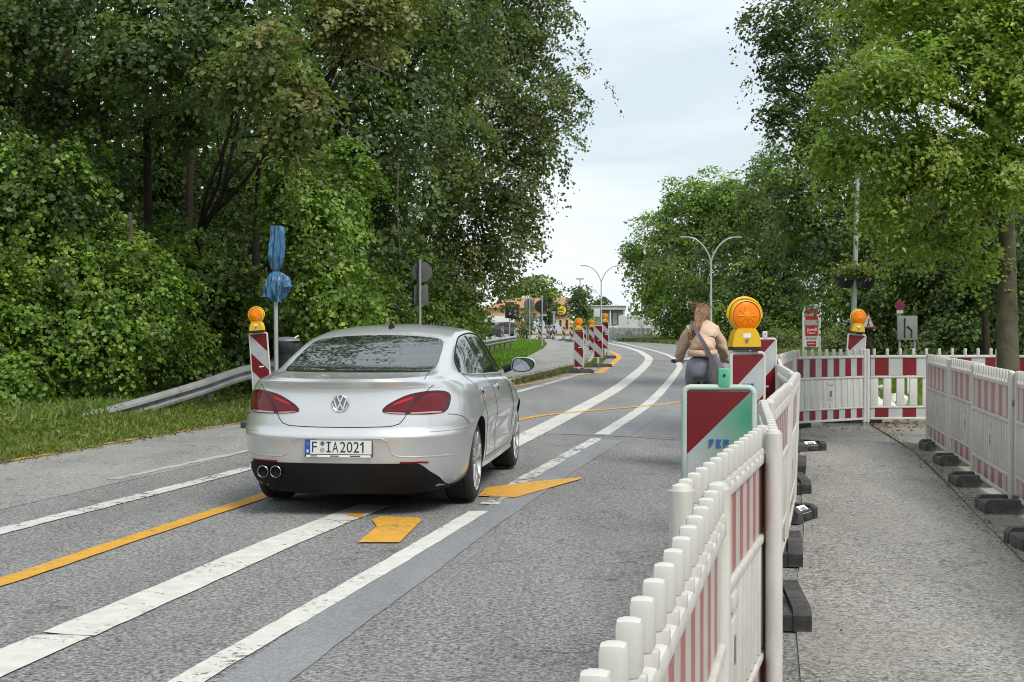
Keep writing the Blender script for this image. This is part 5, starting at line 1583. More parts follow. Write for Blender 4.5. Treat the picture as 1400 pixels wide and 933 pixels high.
tree('shrub', 'dark leafy shrub at the mouth of the hollow behind the guard rail', (-6.3, 28), [pb(300, 435, 26.5, 80, 70, 1.0, 1.3), pb(345, 480, 27.5, 60, 40, .8, 1.3), pb(270, 390, 26.5, 75, 55, .9, 1.1), pb(350, 420, 27.5, 50, 60, .8, 1.1), pb(225, 340, 27, 90, 50, 1.0, .9)],
     114, leaf=.11, cl_r=.36, per=30, pal=MID + DARK + IVY, trunk_r=.05, fork=.5, cat='shrub', limbs=False)
tree('shrub', 'green shrub behind the round sign seen from its back', (-3.9, 43), [pb(560, 440, 41, 60, 60, 1.2, 1.3), pb(600, 430, 43, 55, 55, 1.2, 1.2), pb(520, 420, 38, 50, 60, 1.0, 1.2), pb(550, 370, 41, 60, 50, 1.1, 1.0)],
     115, leaf=.10, cl_r=.38, per=30, pal=MID + IVY + DARK, trunk_r=.06, fork=.6, cat='shrub', limbs=False)
tree('shrub', 'bright green shrub at the end of the wood beside the guard rail', (-3.0, 49), [pb(632, 425, 46, 34, 42, 1.1, 1.4), pb(618, 400, 46, 40, 45, 1.0, 1.2), pb(646, 448, 50, 20, 20, .9, 1.3), pb(600, 450, 44, 42, 32, 1.0, 1.3)],
     116, leaf=.10, cl_r=.36, per=32, pal=BRIGHT + IVY, trunk_r=.06, fork=.6, cat='shrub', limbs=False)
# wood behind, one mass
def far_wood(name, blobs, seed, pal, label, leaf=.2, cl_r=.9, per=24, **kw):
    P, N, S, C, nr = crown_arrays(blobs, seed, leaf, cl_r, per, pal, **kw)
    k = P[:, 2] > .02
    LEAFN[0] += int(k.sum())
    return tag(leaves_obj(name, P[k], N[k], S[k], C[k], nr), label, 'wood', kind='stuff')
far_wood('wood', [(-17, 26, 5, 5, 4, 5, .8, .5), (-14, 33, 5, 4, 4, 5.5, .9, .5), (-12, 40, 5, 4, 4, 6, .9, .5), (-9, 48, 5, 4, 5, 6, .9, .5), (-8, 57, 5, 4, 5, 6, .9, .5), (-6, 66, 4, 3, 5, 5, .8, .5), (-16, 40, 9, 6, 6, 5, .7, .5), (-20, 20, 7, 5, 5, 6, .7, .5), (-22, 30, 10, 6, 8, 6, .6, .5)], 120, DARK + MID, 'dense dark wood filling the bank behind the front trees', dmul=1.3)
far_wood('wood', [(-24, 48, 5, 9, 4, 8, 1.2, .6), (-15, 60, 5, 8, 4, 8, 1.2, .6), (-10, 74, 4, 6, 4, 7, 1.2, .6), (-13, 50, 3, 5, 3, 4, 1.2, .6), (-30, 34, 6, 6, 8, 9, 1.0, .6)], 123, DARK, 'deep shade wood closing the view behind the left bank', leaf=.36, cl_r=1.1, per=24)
tree('poplar_tree', 'tall tree rising above the maple and leaning over the road', (-9.0, 29), [(-7.2, 29.5, 13, 3.0, 2.6, 3.2, .45, .6), (-6.2, 32, 16.5, 2.8, 2.8, 2.6, .45, .6), (-10, 29, 16, 3, 3, 3, .45, .6)], 121, leaf=.16, cl_r=.7, per=24, pal=MID + DARK, trunk_r=.3, fork=8)
tree('poplar_tree', 'tall tree rising behind the ivy column high above the wood', (-6.6, 41), [(-5.2, 39, 15, 3.6, 3.4, 3.4, .4, .6), (-3.6, 45, 17, 3.8, 3.6, 3.6, .4, .6), (-6.5, 44, 19, 3.6, 3.6, 3.2, .4, .6)], 122, leaf=.18, cl_r=.8, per=24, pal=MID + DARK, trunk_r=.32, fork=9)
# slim bare trunks standing in the hollow
for i, (px, pyt, pyb, Y, lean) in enumerate([(205, 150, 420, 28, -3), (252, 180, 420, 30, 12)]):
    b_ = at(px, pyb, Y); t_ = at(px + lean * 2, pyt - 150, Y)
    r_ = empty('bare_trunk', (b_.x, b_.y, terrain(b_.x, b_.y)), 0, ['slim upright', 'leaning'][i] + ' bare trunk standing in the dark hollow of the bank', 'tree trunk', 'bare trunks in the hollow')
    mb = MB(); h_ = t_.z - r_.location.z
    mb.tube([(0, 0, -.2), (lean * .004, .02, h_ * .3), (lean * .012, -.03, h_ * .6), (t_.x - b_.x, 0, h_)], [.11, .09, .075, .05], M['bark_dark'], n=10); mb.build('trunk', r_)
# dry sticks and hanging vines
for i, (pts, Y) in enumerate([([(178, 291), (180, 318), (178, 330)], 22), ([(545, 215), (543, 290), (547, 350)], 30), ([(420, 130), (450, 142), (478, 150)], 24), ([(490, 85), (515, 95), (535, 105)], 26)]):
    mb = MB(); mb.tube([at(a, b_, Y) for a, b_ in pts], .014 if i else .03, M['bark'], n=6)
    tag(mb.build('vine_stem'), ['dry broken stick poking out of the ivy mound', 'long vine hanging in front of the dark broadleaf tree', 'bare twig reaching out from the pale maple bough', 'bare twig below the yellow-green bough'][i], 'vine')

# ---- right side
RT = 1.75
tree('hornbeam_tree', 'near tree with a mossy trunk behind the pink-striped fence', (6.02, 17.6), [pb(1310, 50, 17, 105, 62, 1.2), pb(1225, 100, 16.5, 80, 44, 1.0), pb(1395, 130, 16.5, 85, 72, 1.2), pb(1260, 205, 16.8, 88, 44, .9), pb(1160, 205, 17, 55, 36, .7), pb(1340, 235, 16.6, 75, 42, 1.0), pb(1215, 280, 17, 50, 30, .6, .8), pb(1295, 318, 17.6, 52, 28, .6, .8), pb(1420, 10, 17, 90, 80, 1.3), pb(1260, -20, 17.5, 130, 46, 1.4), pb(1345, 355, 17.8, 26, 20, .4, .8), pb(1390, 215, 16.2, 45, 34, .5), pb(1150, 120, 17, 42, 26, .6, .7), pb(1240, 330, 17.4, 40, 22, .5, .7)],
     131, leaf=.066, cl_r=.24, per=44, dmul=1.5, pal=BRIGHT + BRIGHT + [(.25, .32, .05), (.28, .345, .06)], trunk_r=.155, fork=6.0, bark='bark', aspect=.27, z0=-.02, up=1.0, droop=1.3, flat=.3, jit=.32, limbs=True)
tree('broadleaf_tree', 'tall dark tree with ragged boughs against the sky on the right', (12.2, 37.5), [pb(1085, 20, 30, 75, 45, 1.3, .75), pb(1060, 60, 30, 42, 34, .9, .7), pb(1120, 85, 30, 66, 45, 1.2, .8), pb(1065, 105, 30.5, 42, 26, .8, .6), pb(1075, 155, 30, 48, 34, .9, .75), pb(1125, 160, 30, 55, 40, 1.0, .75), pb(1105, 205, 30.5, 42, 28, .8, .8), pb(1180, 30, 31, 80, 60, 1.4, .8), pb(1150, -40, 31, 110, 50, 1.6, .9), pb(1190, 130, 32, 60, 60, 1.1, .6)],
     132, leaf=.085, cl_r=.32, per=34, dmul=.85, pal=COOL + MID + MID, trunk_r=.11, fork=4.0, up=.9, droop=.8)
tree('broadleaf_tree', 'tree with a bright crown behind the flower-basket post', (12.6, 52), [pb(1085, 265, 50, 50, 55, 1.6, .7), pb(1130, 240, 50, 60, 60, 1.6, .8), pb(1150, 330, 49, 70, 60, 1.6, .8), pb(1200, 270, 50, 80, 80, 1.8, .9), pb(1098, 325, 51, 50, 42, 1.4, .7), pb(1170, 410, 48, 70, 45, 1.5, .9), pb(1240, 360, 48, 70, 60, 1.6, .9)],
     133, leaf=.13, cl_r=.5, per=34, dmul=1.3, pal=MID + IVY + COOL, trunk_r=.22, fork=3.0)
tree('broadleaf_tree', 'dark tree standing behind the arrow sign', (16.8, 47), [pb(1280, 380, 45, 80, 70, 1.6), pb(1360, 400, 44, 90, 75, 1.6), pb(1310, 300, 46, 90, 60, 1.8), pb(1400, 320, 45, 80, 70, 1.8), pb(1230, 430, 46, 60, 45, 1.4), pb(1330, 455, 43, 90, 35, 1.4), pb(1420, 450, 42, 70, 45, 1.4)],
     134, leaf=.13, cl_r=.5, per=32, dmul=1.4, pal=DARK + DARK + MID, trunk_r=.2, fork=2.5)
tree('broadleaf_tree', 'thin dark tree beside the near mossy trunk', (11.6, 34), [pb(1350, 330, 34, 60, 50, 1.2), pb(1400, 390, 33, 60, 60, 1.2), pb(1330, 260, 35, 80, 60, 1.4)], 135, leaf=.11, cl_r=.45, per=26, pal=DARK, trunk_r=.10, fork=4.5)
tree('broadleaf_tree', 'round-headed tree at the left end of the right-hand wood, behind the far double lamp', (14.0, 112), [pb(960, 275, 109, 62, 44, 3.0, 1.0), pb(925, 325, 109, 56, 50, 3.0, 1.0), pb(895, 370, 111, 40, 44, 2.6, .9), pb(995, 320, 108, 60, 60, 3.0), pb(945, 390, 107, 62, 50, 3.0), pb(893, 405, 112, 28, 30, 2.2), pb(1010, 270, 107, 40, 36, 2.4, .8), pb(935, 440, 109, 40, 24, 2.4), pb(866, 345, 112, 16, 22, 1.4, .8)],
     136, leaf=.20, cl_r=.85, per=36, dmul=1.5, pal=MID + IVY + BRIGHT + BRIGHT, trunk_r=.3, fork=4.0)
tree('broadleaf_tree', 'layered green tree between the far double lamp and the flower-basket post', (19.5, 100), [pb(1050, 240, 98, 40, 40, 2.4, .8), pb(1070, 330, 96, 55, 60, 2.6, .8), pb(1030, 380, 96, 56, 45, 2.6, .9), pb(1000, 430, 96, 60, 36, 2.4, 1.0), pb(1090, 420, 95, 60, 45, 2.4, .9), pb(1040, 290, 100, 40, 50, 2.4, .7), pb(1060, 450, 94, 60, 26, 2.2, 1.0)],
     137, leaf=.18, cl_r=.72, per=34, dmul=1.15, pal=COOL + MID + BRIGHT, trunk_r=.26, fork=4.0)
tree('bush', 'pale green bushes of the verge beside the white price pylon', (12.9, 69), [pb(1060, 464, 72, 32, 14, 1.4, 1.3), pb(1040, 470, 72, 30, 12, 1.2, 1.3), pb(1085, 466, 76, 40, 14, 1.4, 1.2), pb(1155, 466, 72, 40, 18, 1.6, 1.2), pb(1200, 470, 62, 40, 20, 1.5, 1.1)],
     138, leaf=.12, cl_r=.45, per=28, pal=[(.12, .17, .045), (.15, .19, .06), (.09, .14, .035)], trunk_r=.06, fork=.4, cat='bush', limbs=False, z0=-.02)
far_wood('wood', [(17, 100, 5, 7, 5, 6, .9, .5), (24, 92, 6, 7, 5, 7, .9, .5), (27, 80, 5, 6, 5, 7, .9, .5), (27, 68, 5, 6, 5, 7, .9, .5), (25, 58, 4, 5, 4, 6, .9, .5), (24, 50, 4, 4, 4, 6, .9, .5), (30, 60, 8, 7, 8, 7, .7, .5), (20, 108, 3, 6, 4, 3.5, 1.0, .5), (18, 62, 2.0, 4, 3, 2.4, 1.0, .5), (21, 52, 2.0, 4, 3, 2.4, 1.0, .5)], 140, DARK + DARK + MID, 'dense dark wood filling the right-hand side behind the front trees', leaf=.24, cl_r=1.0, per=22)
# ---- far trees at the end of the road
tree('far_tree', 'rounded tree behind the orange shop building', (6.5, 215), [pb(732, 388, 205, 30, 16, 5, 1.0), pb(712, 400, 205, 24, 14, 4, 1.0), pb(752, 405, 200, 22, 14, 4, 1.0)], 151, leaf=.45, cl_r=1.7, per=26, pal=MID + COOL + BRIGHT, trunk_r=.3, fork=2, z0=-.02)
tree('far_tree', 'dark small tree in front of the orange shop beside the round yellow emblem', (7.0, 148), [pb(796, 405, 148, 20, 18, 2.4, 1.1), pb(796, 425, 147, 15, 14, 2.0, 1.1)], 152, leaf=.3, cl_r=1.1, per=28, pal=DARK + COOL, trunk_r=.2, fork=1.5, z0=-.02)
tree('far_tree', 'dark street tree left of the round yellow emblem', (3.3, 130), [pb(750, 416, 130, 10, 18, 1.2, 1.1), pb(748, 432, 130, 8, 10, .9, 1.0)], 153, leaf=.26, cl_r=.8, per=26, pal=DARK, trunk_r=.12, fork=1.5, z0=-.02)
tree('far_tree', 'small dark tree over the roof of the white flat-roofed hall', (26, 430), [pb(823, 414, 420, 13, 8, 7, 1.0)], 154, leaf=.8, cl_r=2.6, per=22, pal=COOL, trunk_r=.3, fork=2, z0=-.02)
tree('far_tree', 'green bush in front of the white flat-roofed hall', (7.5, 156), [pb(800, 432, 150, 13, 12, 1.6, 1.0)], 155, leaf=.28, cl_r=1.0, per=26, pal=MID + BRIGHT, trunk_r=.12, fork=1, z0=-.02)
tree('far_tree', 'shrub with sparse leaves in front of the orange shop wall', (1.2, 118), [pb(722, 432, 118, 16, 20, 1.6, .7), pb(718, 447, 117, 14, 8, 1.2, .9)], 156, leaf=.2, cl_r=.7, per=22, pal=OLIVE + MID, trunk_r=.08, fork=1, z0=-.02)
print('leaves', LEAFN[0])
# ------------------------------------------------------------------ guard rail on the left
def rail_profile(h=.27):
    """W-beam cross-section: list of (offset toward road, height)"""
    return [(0.0, -h / 2), (.03, -h / 2 + .01), (.075, -h / 2 + .045), (.082, -h / 2 + .085), (.02, -.022), (.0, 0), (.02, .022), (.082, h / 2 - .085), (.075, h / 2 - .045), (.03, h / 2 - .01), (0, h / 2)]
M['rail_steel'] = pmat('weathered_zinc', (.30, .305, .31), rough=.5, metal=.25, var=.16, vscale=3, dirt=(.22, .21, .19), dirt_amt=.6, dscale=2)
def guard_rail(name, pts, label, posts=True, seg=4.0):
    """pts: (x, y, top height)"""
    root = empty(name, (0, 0, 0), 0, label, 'guard rail')
    P = cat_rom([Vector(p) for p in pts], .5)
    pr = rail_profile()
    k = len(pr); acc = 0; start = 0; cuts = [0]
    for i in range(1, len(P)):
        acc += (P[i] - P[i - 1]).length
        if acc > seg: cuts.append(i); acc = 0
    if cuts[-1] != len(P) - 1: cuts.append(len(P) - 1)
    for a, b in zip(cuts, cuts[1:]):
        vs, fs = [], []
        for i in range(a, b + 1):
            t = (P[min(i + 1, len(P) - 1)] - P[max(i - 1, 0)]).normalized(); n_ = Vector((t.y, -t.x, 0)).normalized()
            for th in (0, .006):
                for (o, z) in pr: vs.append(P[i] + n_ * (o + th + .004 * (a % 3)) + Vector((0, 0, z - .155)))
        m = b - a + 1
        for i in range(m - 1):
            for j in range(k - 1):
                q = i * 2 * k + j
                fs.append((q, q + 1, q + 1 + 2 * k, q + 2 * k)); fs.append((q + k, q + k + 2 * k, q + k + 1 + 2 * k, q + k + 1))
        for j in (0, k - 1):
            for i in range(m - 1): q = i * 2 * k + j; fs.append((q, q + 2 * k, q + 3 * k, q + k))
        mb = MB(); mb.add(vs, fs, M['rail_steel'], smooth=True); mb.build('rail_beam', root)
    if posts:
        acc = 1.0
        for i in range(1, len(P)):
            acc += (P[i] - P[i - 1]).length
            if acc > 2.0:
                acc = 0
                p = P[i]; t = (P[min(i + 1, len(P) - 1)] - P[i - 1]).normalized(); n_ = Vector((-t.y, t.x, 0))
                q = p + n_ * .07; zt = terrain(q.x, q.y)
                if p.z - zt < .2: continue
                mb = MB(); mb.box((0, 0, (p.z - .05 - zt) / 2), (.05, .10, p.z - .05 - zt + .1), M['steel_dark'])
                mb.build('rail_post', root, loc=(q.x, q.y, zt), rot=(0, 0, math.atan2(t.y, t.x) + PI / 2))
    return root
guard_rail('guard_rail', [(-6.95, 18.9, .02), (-6.3, 20.3, .13), (-5.7, 21.7, .29), (-5.05, 23.5, .52), (-4.45, 25.4, .75), (-3.62, 29, .77), (-2.7, 36, .77), (-1.75, 45, .77), (-1.15, 53, .78), (-.45, 62, .80), (.15, 68, .82)], 'galvanised guard rail rising out of the grass on the left verge')

# ------------------------------------------------------------------ signs and posts on the left
M['blue_tarp'] = pmat('blue_tarpaulin', (.042, .13, .24), rough=.42, var=.25, vscale=7, dirt=(.05, .12, .22), dirt_amt=.5, dscale=5)
def _creased(m):
    n, l = m.node_tree.nodes, m.node_tree.links
    tc = n.new('ShaderNodeTexCoord'); mp = n.new('ShaderNodeMapping'); mp.inputs['Scale'].default_value = (16, 16, 4.5)
    v = n.new('ShaderNodeTexVoronoi'); v.feature = 'F1'; v.inputs['Scale'].default_value = 1.0; v.inputs['Randomness'].default_value = 1.0
    l.new(tc.outputs['Object'], mp.inputs['Vector']); l.new(mp.outputs['Vector'], v.inputs['Vector'])
    bp = n.new('ShaderNodeBump'); bp.inputs['Strength'].default_value = .9; bp.inputs['Distance'].default_value = .05
    l.new(v.outputs['Distance'], bp.inputs['Height']); l.new(bp.outputs['Normal'], n['Principled BSDF'].inputs['Normal'])
_creased(M['blue_tarp'])
M['pole'] = pmat('grey_pole', (.36, .37, .36), rough=.5, metal=.3, var=.1)
M['sign_back'] = pmat('sign_back_grey', (.12, .125, .125), rough=.6, var=.1)
M['sign_white'] = pmat('sign_white', (.52, .53, .52), rough=.5, var=.06)
M['sign_dull'] = pmat('sign_grey_white', (.27, .285, .27), rough=.6, var=.1)
M['red'] = pmat('sign_red', (.35, .012, .02), rough=.45)
M['bag'] = pmat('black_bin_bag', (.014, .014, .016), rough=.3, var=.3, vscale=14, bump=.6, bscale=18)

def wrapped_sign(px, Y):
    x = (px - 700) * Y / FPX
    root = empty('wrapped_sign', (x, Y, terrain(x, Y)), 0, 'road sign wrapped in blue tarpaulin on a steel pole', 'road sign')
    zt = root.location.z
    mb = MB(); mb.tube([(0, 0, -.1), (-.01, 0, 1.6), (-.015, 0, 2.9 - zt)], .034, M['pole'], n=12); mb.build('pole', root)
    rr = random.Random(4)
    def bagshape(levels, seed, amp, fold=7):
        vs, fs = [], []; n = 48
        r2 = random.Random(seed); ph = [r2.uniform(0, 6.28) for _ in range(5)]
        for li, (z, rx, ry, cx) in enumerate(levels):
            for k in range(n):
                a = 2 * PI * k / n
                f = 1 + amp * (.6 * math.sin(fold * a + ph[0] + z * 2.4) + .45 * math.sin((fold + 4) * a + ph[1] - z * 4) + .5 * math.sin(3 * a + ph[2] + z * 3))
                vs.append((cx + rx * f * math.cos(a), ry * f * math.sin(a), z))
        for i in range(len(levels) - 1):
            for k in range(n): fs.append((i * n + k, i * n + (k + 1) % n, (i + 1) * n + (k + 1) % n, (i + 1) * n + k))
        fs.append(tuple(range(n))[::-1]); fs.append(tuple((len(levels) - 1) * n + k for k in range(n)))
        m = MB(); m.add(vs, fs, M['blue_tarp'], smooth=True); return m
    z1 = lambda py: CAM_H - (py - HOR) * Y / FPX - zt
    top = [(z1(371), .035, .035, -.01), (z1(366), .075, .06, -.01), (z1(359), .10, .08, -.012), (z1(350), .122, .09, -.01), (z1(338), .122, .085, 0), (z1(325), .108, .075, .01), (z1(314), .10, .065, .012), (z1(310.5), .095, .055, .012), (z1(309), .05, .02, .012)]
    bagshape(top, 2, .20).build('tarpaulin_cover', root)
    low = [(z1(412), .06, .05, -.02), (z1(409), .12, .08, -.035), (z1(402), .165, .11, -.04), (z1(394), .178, .11, -.02), (z1(386), .165, .10, .01), (z1(379), .14, .09, .01), (z1(374), .08, .06, 0), (z1(371), .035, .035, -.01)]
    bagshape(low, 9, .26, 5).build('tarpaulin_cover', root)
    mb = MB(); mb.lathe([(.042, -.012), (.046, 0), (.042, .012)], M['black'], n=14, M=Matrix.Translation((-.01, 0, z1(371)))); mb.build('tie_band', root)
    for (px_, py_, dx, dz) in ((397, 389, .05, -.03), (361, 402, -.06, -.05), (382, 408, .03, -.07)):
        mb = MB(); cx = (px_ - 377) * Y / FPX; cz = z1(py_)
        mb.add([(cx * .5, -.09, cz + .08), (cx * .6, -.11, cz - .05), (cx + dx, -.05, cz + dz), (cx * .7, .02, cz + .02)], [(0, 1, 2), (0, 2, 3), (1, 3, 2), (0, 3, 1)], M['blue_tarp']); mb.build('tarpaulin_flap', root)
    return root
wrapped_sign(378, 22.6)

def litter_bin():
    p = at(393, 470, 23.0)
    zt = terrain(p.x, 23.0)
    root = empty('litter_bin', (p.x, 23.0, zt), R(-6), 'black litter bin with a bin bag, behind the silver car', 'litter bin')
    h = p.z - zt
    mb = MB(); mb.lathe([(.165, h - .66), (.185, h - .62), (.20, h - .30), (.205, h - .04), (.21, h - .03), (.21, h), (.195, h), (.185, h - .1)], M['black'], n=28); mb.build('bin_body', root)
    mb = MB(); n = 40; vs = []; fs = []
    for (z, r) in ((h - .16, .213), (h - .10, .222), (h - .03, .222), (h + .02, .215), (h + .03, .19)):
        for k in range(n):
            a = 2 * PI * k / n; vs.append((r * (1 + .03 * math.sin(7 * a + z * 30) + .02 * math.sin(13 * a)) * math.cos(a), r * (1 + .03 * math.sin(6 * a) + .02 * math.sin(11 * a + z * 20)) * math.sin(a), z + .015 * math.sin(3 * a)))
    for i in range(4):
        for k in range(n): fs.append((i * n + k, i * n + (k + 1) % n, (i + 1) * n + (k + 1) % n, (i + 1) * n + k))
    mb.add(vs, fs, M['bag'], smooth=True); mb.build('bin_bag', root)
    mb = MB(); mb.lathe([(.20, h + .04), (.19, h + .075), (.12, h + .10), (.02, h + .108)], M['steel_dark'], n=24); mb.build('lid', root)
    mb = MB(); mb.tube([(0, .23, -.1), (0, .23, h)], .03, M['pole'], n=10); mb.box((0, .215, h - .2), (.08, .05, .03), M['steel_dark']); mb.box((0, .215, h - .5), (.08, .05, .03), M['steel_dark']); mb.build('bin_post', root)
    mb = MB(); mb.tube([(.10, -.08, h + .06), (.16, -.05, h + .11), (.17, .02, h + .12)], .012, M['label_white'], n=6); mb.build('paper_scrap', root)
litter_bin()

def disc_sign(px, Y, ptop, label, name='traffic_sign', plates=(), base=None, group=None, rz=0):
    """pole with plates: ('disc', py, r_m, mat) / ('rect', py, w, h, mat) / ('tri', py, s)"""
    x = (px - 700) * Y / FPX
    zt = terrain(x, Y)
    root = empty(name, (x, Y, zt), rz, label, 'road sign', group)
    z1 = lambda py: CAM_H - (py - HOR) * Y / FPX - zt
    mb = MB(); mb.tube([(0, 0, -.1), (0, 0, z1(ptop))], .038, M['pole'], n=12); mb.build('pole', root)
    for pl in plates:
        mb = MB()
        if pl[0] == 'disc': mb.lathe([(pl[2], -.006), (pl[2], .006), (pl[2] - .015, .008)], M[pl[3]], n=32, M=Matrix.Translation((pl[4] if len(pl) > 4 else 0, pl[5] if len(pl) > 5 else .06, z1(pl[1]))) @ Matrix.Rotation(R(90), 4, 'X'))
        elif pl[0] == 'rect': mb.box((pl[5] if len(pl) > 5 else 0, pl[6] if len(pl) > 6 else .06, z1(pl[1])), (pl[2], .014, pl[3]), M[pl[4]], bev=.004)
        mb.build('sign_plate', root)
        for dz in (-.08, .08):
            mb = MB(); mb.box((0, .02, z1(pl[1]) + dz), (.11, .09, .022), M['steel_dark']); mb.build('clamp', root)
    return root
disc_sign(574, 37.0, 355, 'back of a round sign over a small plate on a pole behind the silver car', plates=(('disc', 372, .26, 'sign_back', .05, .06), ('rect', 404, .36, .50, 'sign_back', .03)))
s_ = disc_sign(741, 77, 404, 'dark back of a round sign on the mown grass, with a pale foot', plates=(('disc', 419, .33, 'black', -.05), ('rect', 431, .5, .06, 'sign_white')))
mb = MB(); mb.box((-.15, 0, .08), (.75, .4, .14), M['kerb'], bev=.02); mb.build('foot_block', s_)
disc_sign(724, 95, 402, 'grey back of a sign on a thin pole beside the mown grass', plates=(('disc', 416, .36, 'sign_back', -.02), ('rect', 434, .4, .5, 'sign_back')))

# ------------------------------------------------------------------ street lamps
M['lamp_pole'] = pmat('pale_green_grey_pole', (.36, .42, .38), rough=.5, metal=.2, var=.08)
def double_lamp(px, Y, ytop, span, label):
    x = (px - 700) * Y / FPX; k = Y / FPX
    root = empty('street_lamp', (x, Y, -.02), R(6), label, 'street lamp', 'street lamps along the bend')
    H_ = CAM_H - (ytop - HOR) * k
    hw = span * k / 2
    fork = H_ - hw * .78
    mb = MB(); mb.tube([(0, 0, 0), (0, 0, 1.2), (0, 0, 1.3), (0, 0, fork)], [.11, .11, .08, .06], M['lamp_pole'], n=12); mb.build('post', root)
    for s in (-1, 1):
        mb = MB()
        pts = [(0, 0, fork - .1), (s * hw * .10, 0, fork + hw * .22), (s * hw * .30, 0, fork + hw * .52), (s * hw * .58, 0, fork + hw * .74), (s * hw * .78, 0, fork + hw * .79)]
        mb.tube(cat_rom(pts, .3), .05, M['lamp_pole'], n=8); mb.build('lamp_arm', root)
        mb = MB(); mb.box((s * hw * .93, 0, fork + hw * .80), (hw * .34, .22, .10), M['sign_dull'], bev=.03); mb.build('lamp_head', root)
    return root
double_lamp(972, 92, 325, 78, 'double-armed street lamp in front of the right-hand wood')
double_lamp(822, 150, 364, 52, 'double-armed street lamp standing free against the sky beyond the bend')
def single_lamp(px, Y, ytop, label, head=.5):
    x = (px - 700) * Y / FPX; k = Y / FPX
    root = empty('street_lamp', (x, Y, -.02), 0, label, 'street lamp', 'street lamps along the bend')
    H_ = CAM_H - (ytop - HOR) * k
    mb = MB(); mb.tube([(0, 0, 0), (0, 0, H_)], [.10, .065], M['lamp_pole'], n=10); mb.build('post', root)
    mb = MB(); mb.box((0, 0, H_ + .06), (head, head * .6, .14), M['sign_dull'], bev=.03); mb.build('lamp_head', root)
single_lamp(877.5, 125, 379, 'short single street lamp beside the white hall', .9)
single_lamp(793, 190, 382, 'thin distant lamp post against the sky', 1.0)
single_lamp(757, 118, 428, 'short dark post left of the yellow emblem', .3)
# post with the hanging flower baskets
def basket_post():
    Y = 37.0; x = (1169 - 700) * Y / FPX; k = Y / FPX
    root = empty('lamp_post', (x, Y, -.02), 0, 'grey lamp post carrying two dark flower baskets', 'lamp post')
    mb = MB(); mb.tube([(-.06, 0, 0), (-.05, 0, 1.2), (0, 0, 3), (.10, 0, 7.2)], [.09, .075, .065, .05], M['lamp_pole'], n=12); mb.build('post', root)
    mb = MB(); mb.tube(cat_rom([(.10, 0, 7.1), (-.3, 0, 7.7), (-1.2, 0, 7.9)], .2), .04, M['lamp_pole'], n=8); mb.box((-1.45, 0, 7.88), (.6, .2, .1), M['sign_dull'], bev=.03); mb.build('lamp_arm', root)
    zb = CAM_H - (392 - HOR) * k
    for s in (-1, 1):
        mb = MB()
        mb.lathe([(.13, zb - .02), (.20, zb + .06), (.26, zb + .26), (.265, zb + .30), (.24, zb + .30), (.23, zb + .22)], M['black'], n=20, M=Matrix.Translation((s * .27, -.02, 0))); mb.build('basket', root)
    for s in (-1, 1):
        mb = MB(); mb.tube([(0, 0, zb + .12), (s * .2, 0, zb + .14)], .018, M['steel_dark'], n=6); mb.build('basket_bracket', root)
    rr = np.random.default_rng(55)
    n = 1300
    P = rr.normal(0, 1, (n, 3)) * np.array([[.26, .17, .11]]) + np.array([[0, -.03, zb + .38]]); P[:, 0] *= 1.15
    N = rr.normal(0, .6, (n, 3)); N[:, 2] += .8
    C = np.array([(.14, .21, .04), (.20, .26, .06), (.11, .17, .035)])[rr.integers(0, 3, n)]
    fl = rr.random(n) < .12; C[fl] = np.array([(.5, .16, .10), (.55, .4, .30)])[rr.integers(0, 2, fl.sum())]
    leaves_obj('flowers', P, N, rr.uniform(.05, .1, n), C, rr, root)['kind'] = 'stuff'
basket_post()
# ------------------------------------------------------------------ signs on the right
def price_pylon():
    Y = 63.0; k = Y / FPX; p = at(1109.5, 475, Y); w = 25 * k; h = 59 * k
    root = empty('pylon_sign', (p.x, Y, -.02), R(-6), 'white supermarket pylon sign with dark red panels in front of the wood', 'pylon sign')
    z0 = p.z + .02
    for s in (-1, 1):
        mb = MB(); mb.box((s * (w / 2 - .04), 0, (z0 + h) / 2), (.07, .12, z0 + h), M['sign_white'], bev=.01); mb.build('pylon_post', root)
    mb = MB(); mb.box((0, 0, z0 + h / 2), (w - .16, .08, h - .02), M['sign_white']); mb.build('sign_board', root)
    def panel(v0, v1, m, inset=.10):
        q = MB(); q.box((0, -.05, z0 + h * (1 - (v0 + v1) / 2)), (w - .16 - inset, .02, h * (v1 - v0)), M[m]); return q.build('colour_panel', root)
    panel(.02, .11, 'sign_dull'); panel(.125, .195, 'red'); panel(.275, .36, 'red'); panel(.37, .49, 'sign_dull', .0); panel(.50, .73, 'red'); panel(.86, .97, 'red', .24)
    def word(t, v, size, mat, x0, width):
        me = text_mesh(t, size, .004)
        xs = [q.co.x for q in me.vertices]; sx = width / (max(xs) - min(xs))
        for q in me.vertices: q.co = Vector((x0 + (q.co.x - min(xs)) * sx, -.068 - q.co.z, z0 + h * (1 - v) + q.co.y))
        me.materials.append(M[mat]); link_mesh('lettering', me, root)
    W_ = w - .26
    word('REWE', .235, .17, 'red', -W_ / 2 + .02, W_ - .04)
    word('jawoll', .59, .22, 'label_white', -W_ / 2 + .06, W_ - .12); word('MARKT', .675, .09, 'label_white', -W_ / 2 + .1, W_ - .2)
    word('GETRÄNKE', .79, .11, 'ink', -W_ / 2 + .02, W_ - .06); word('dm', .915, .1, 'label_white', -.16, .3)
price_pylon()
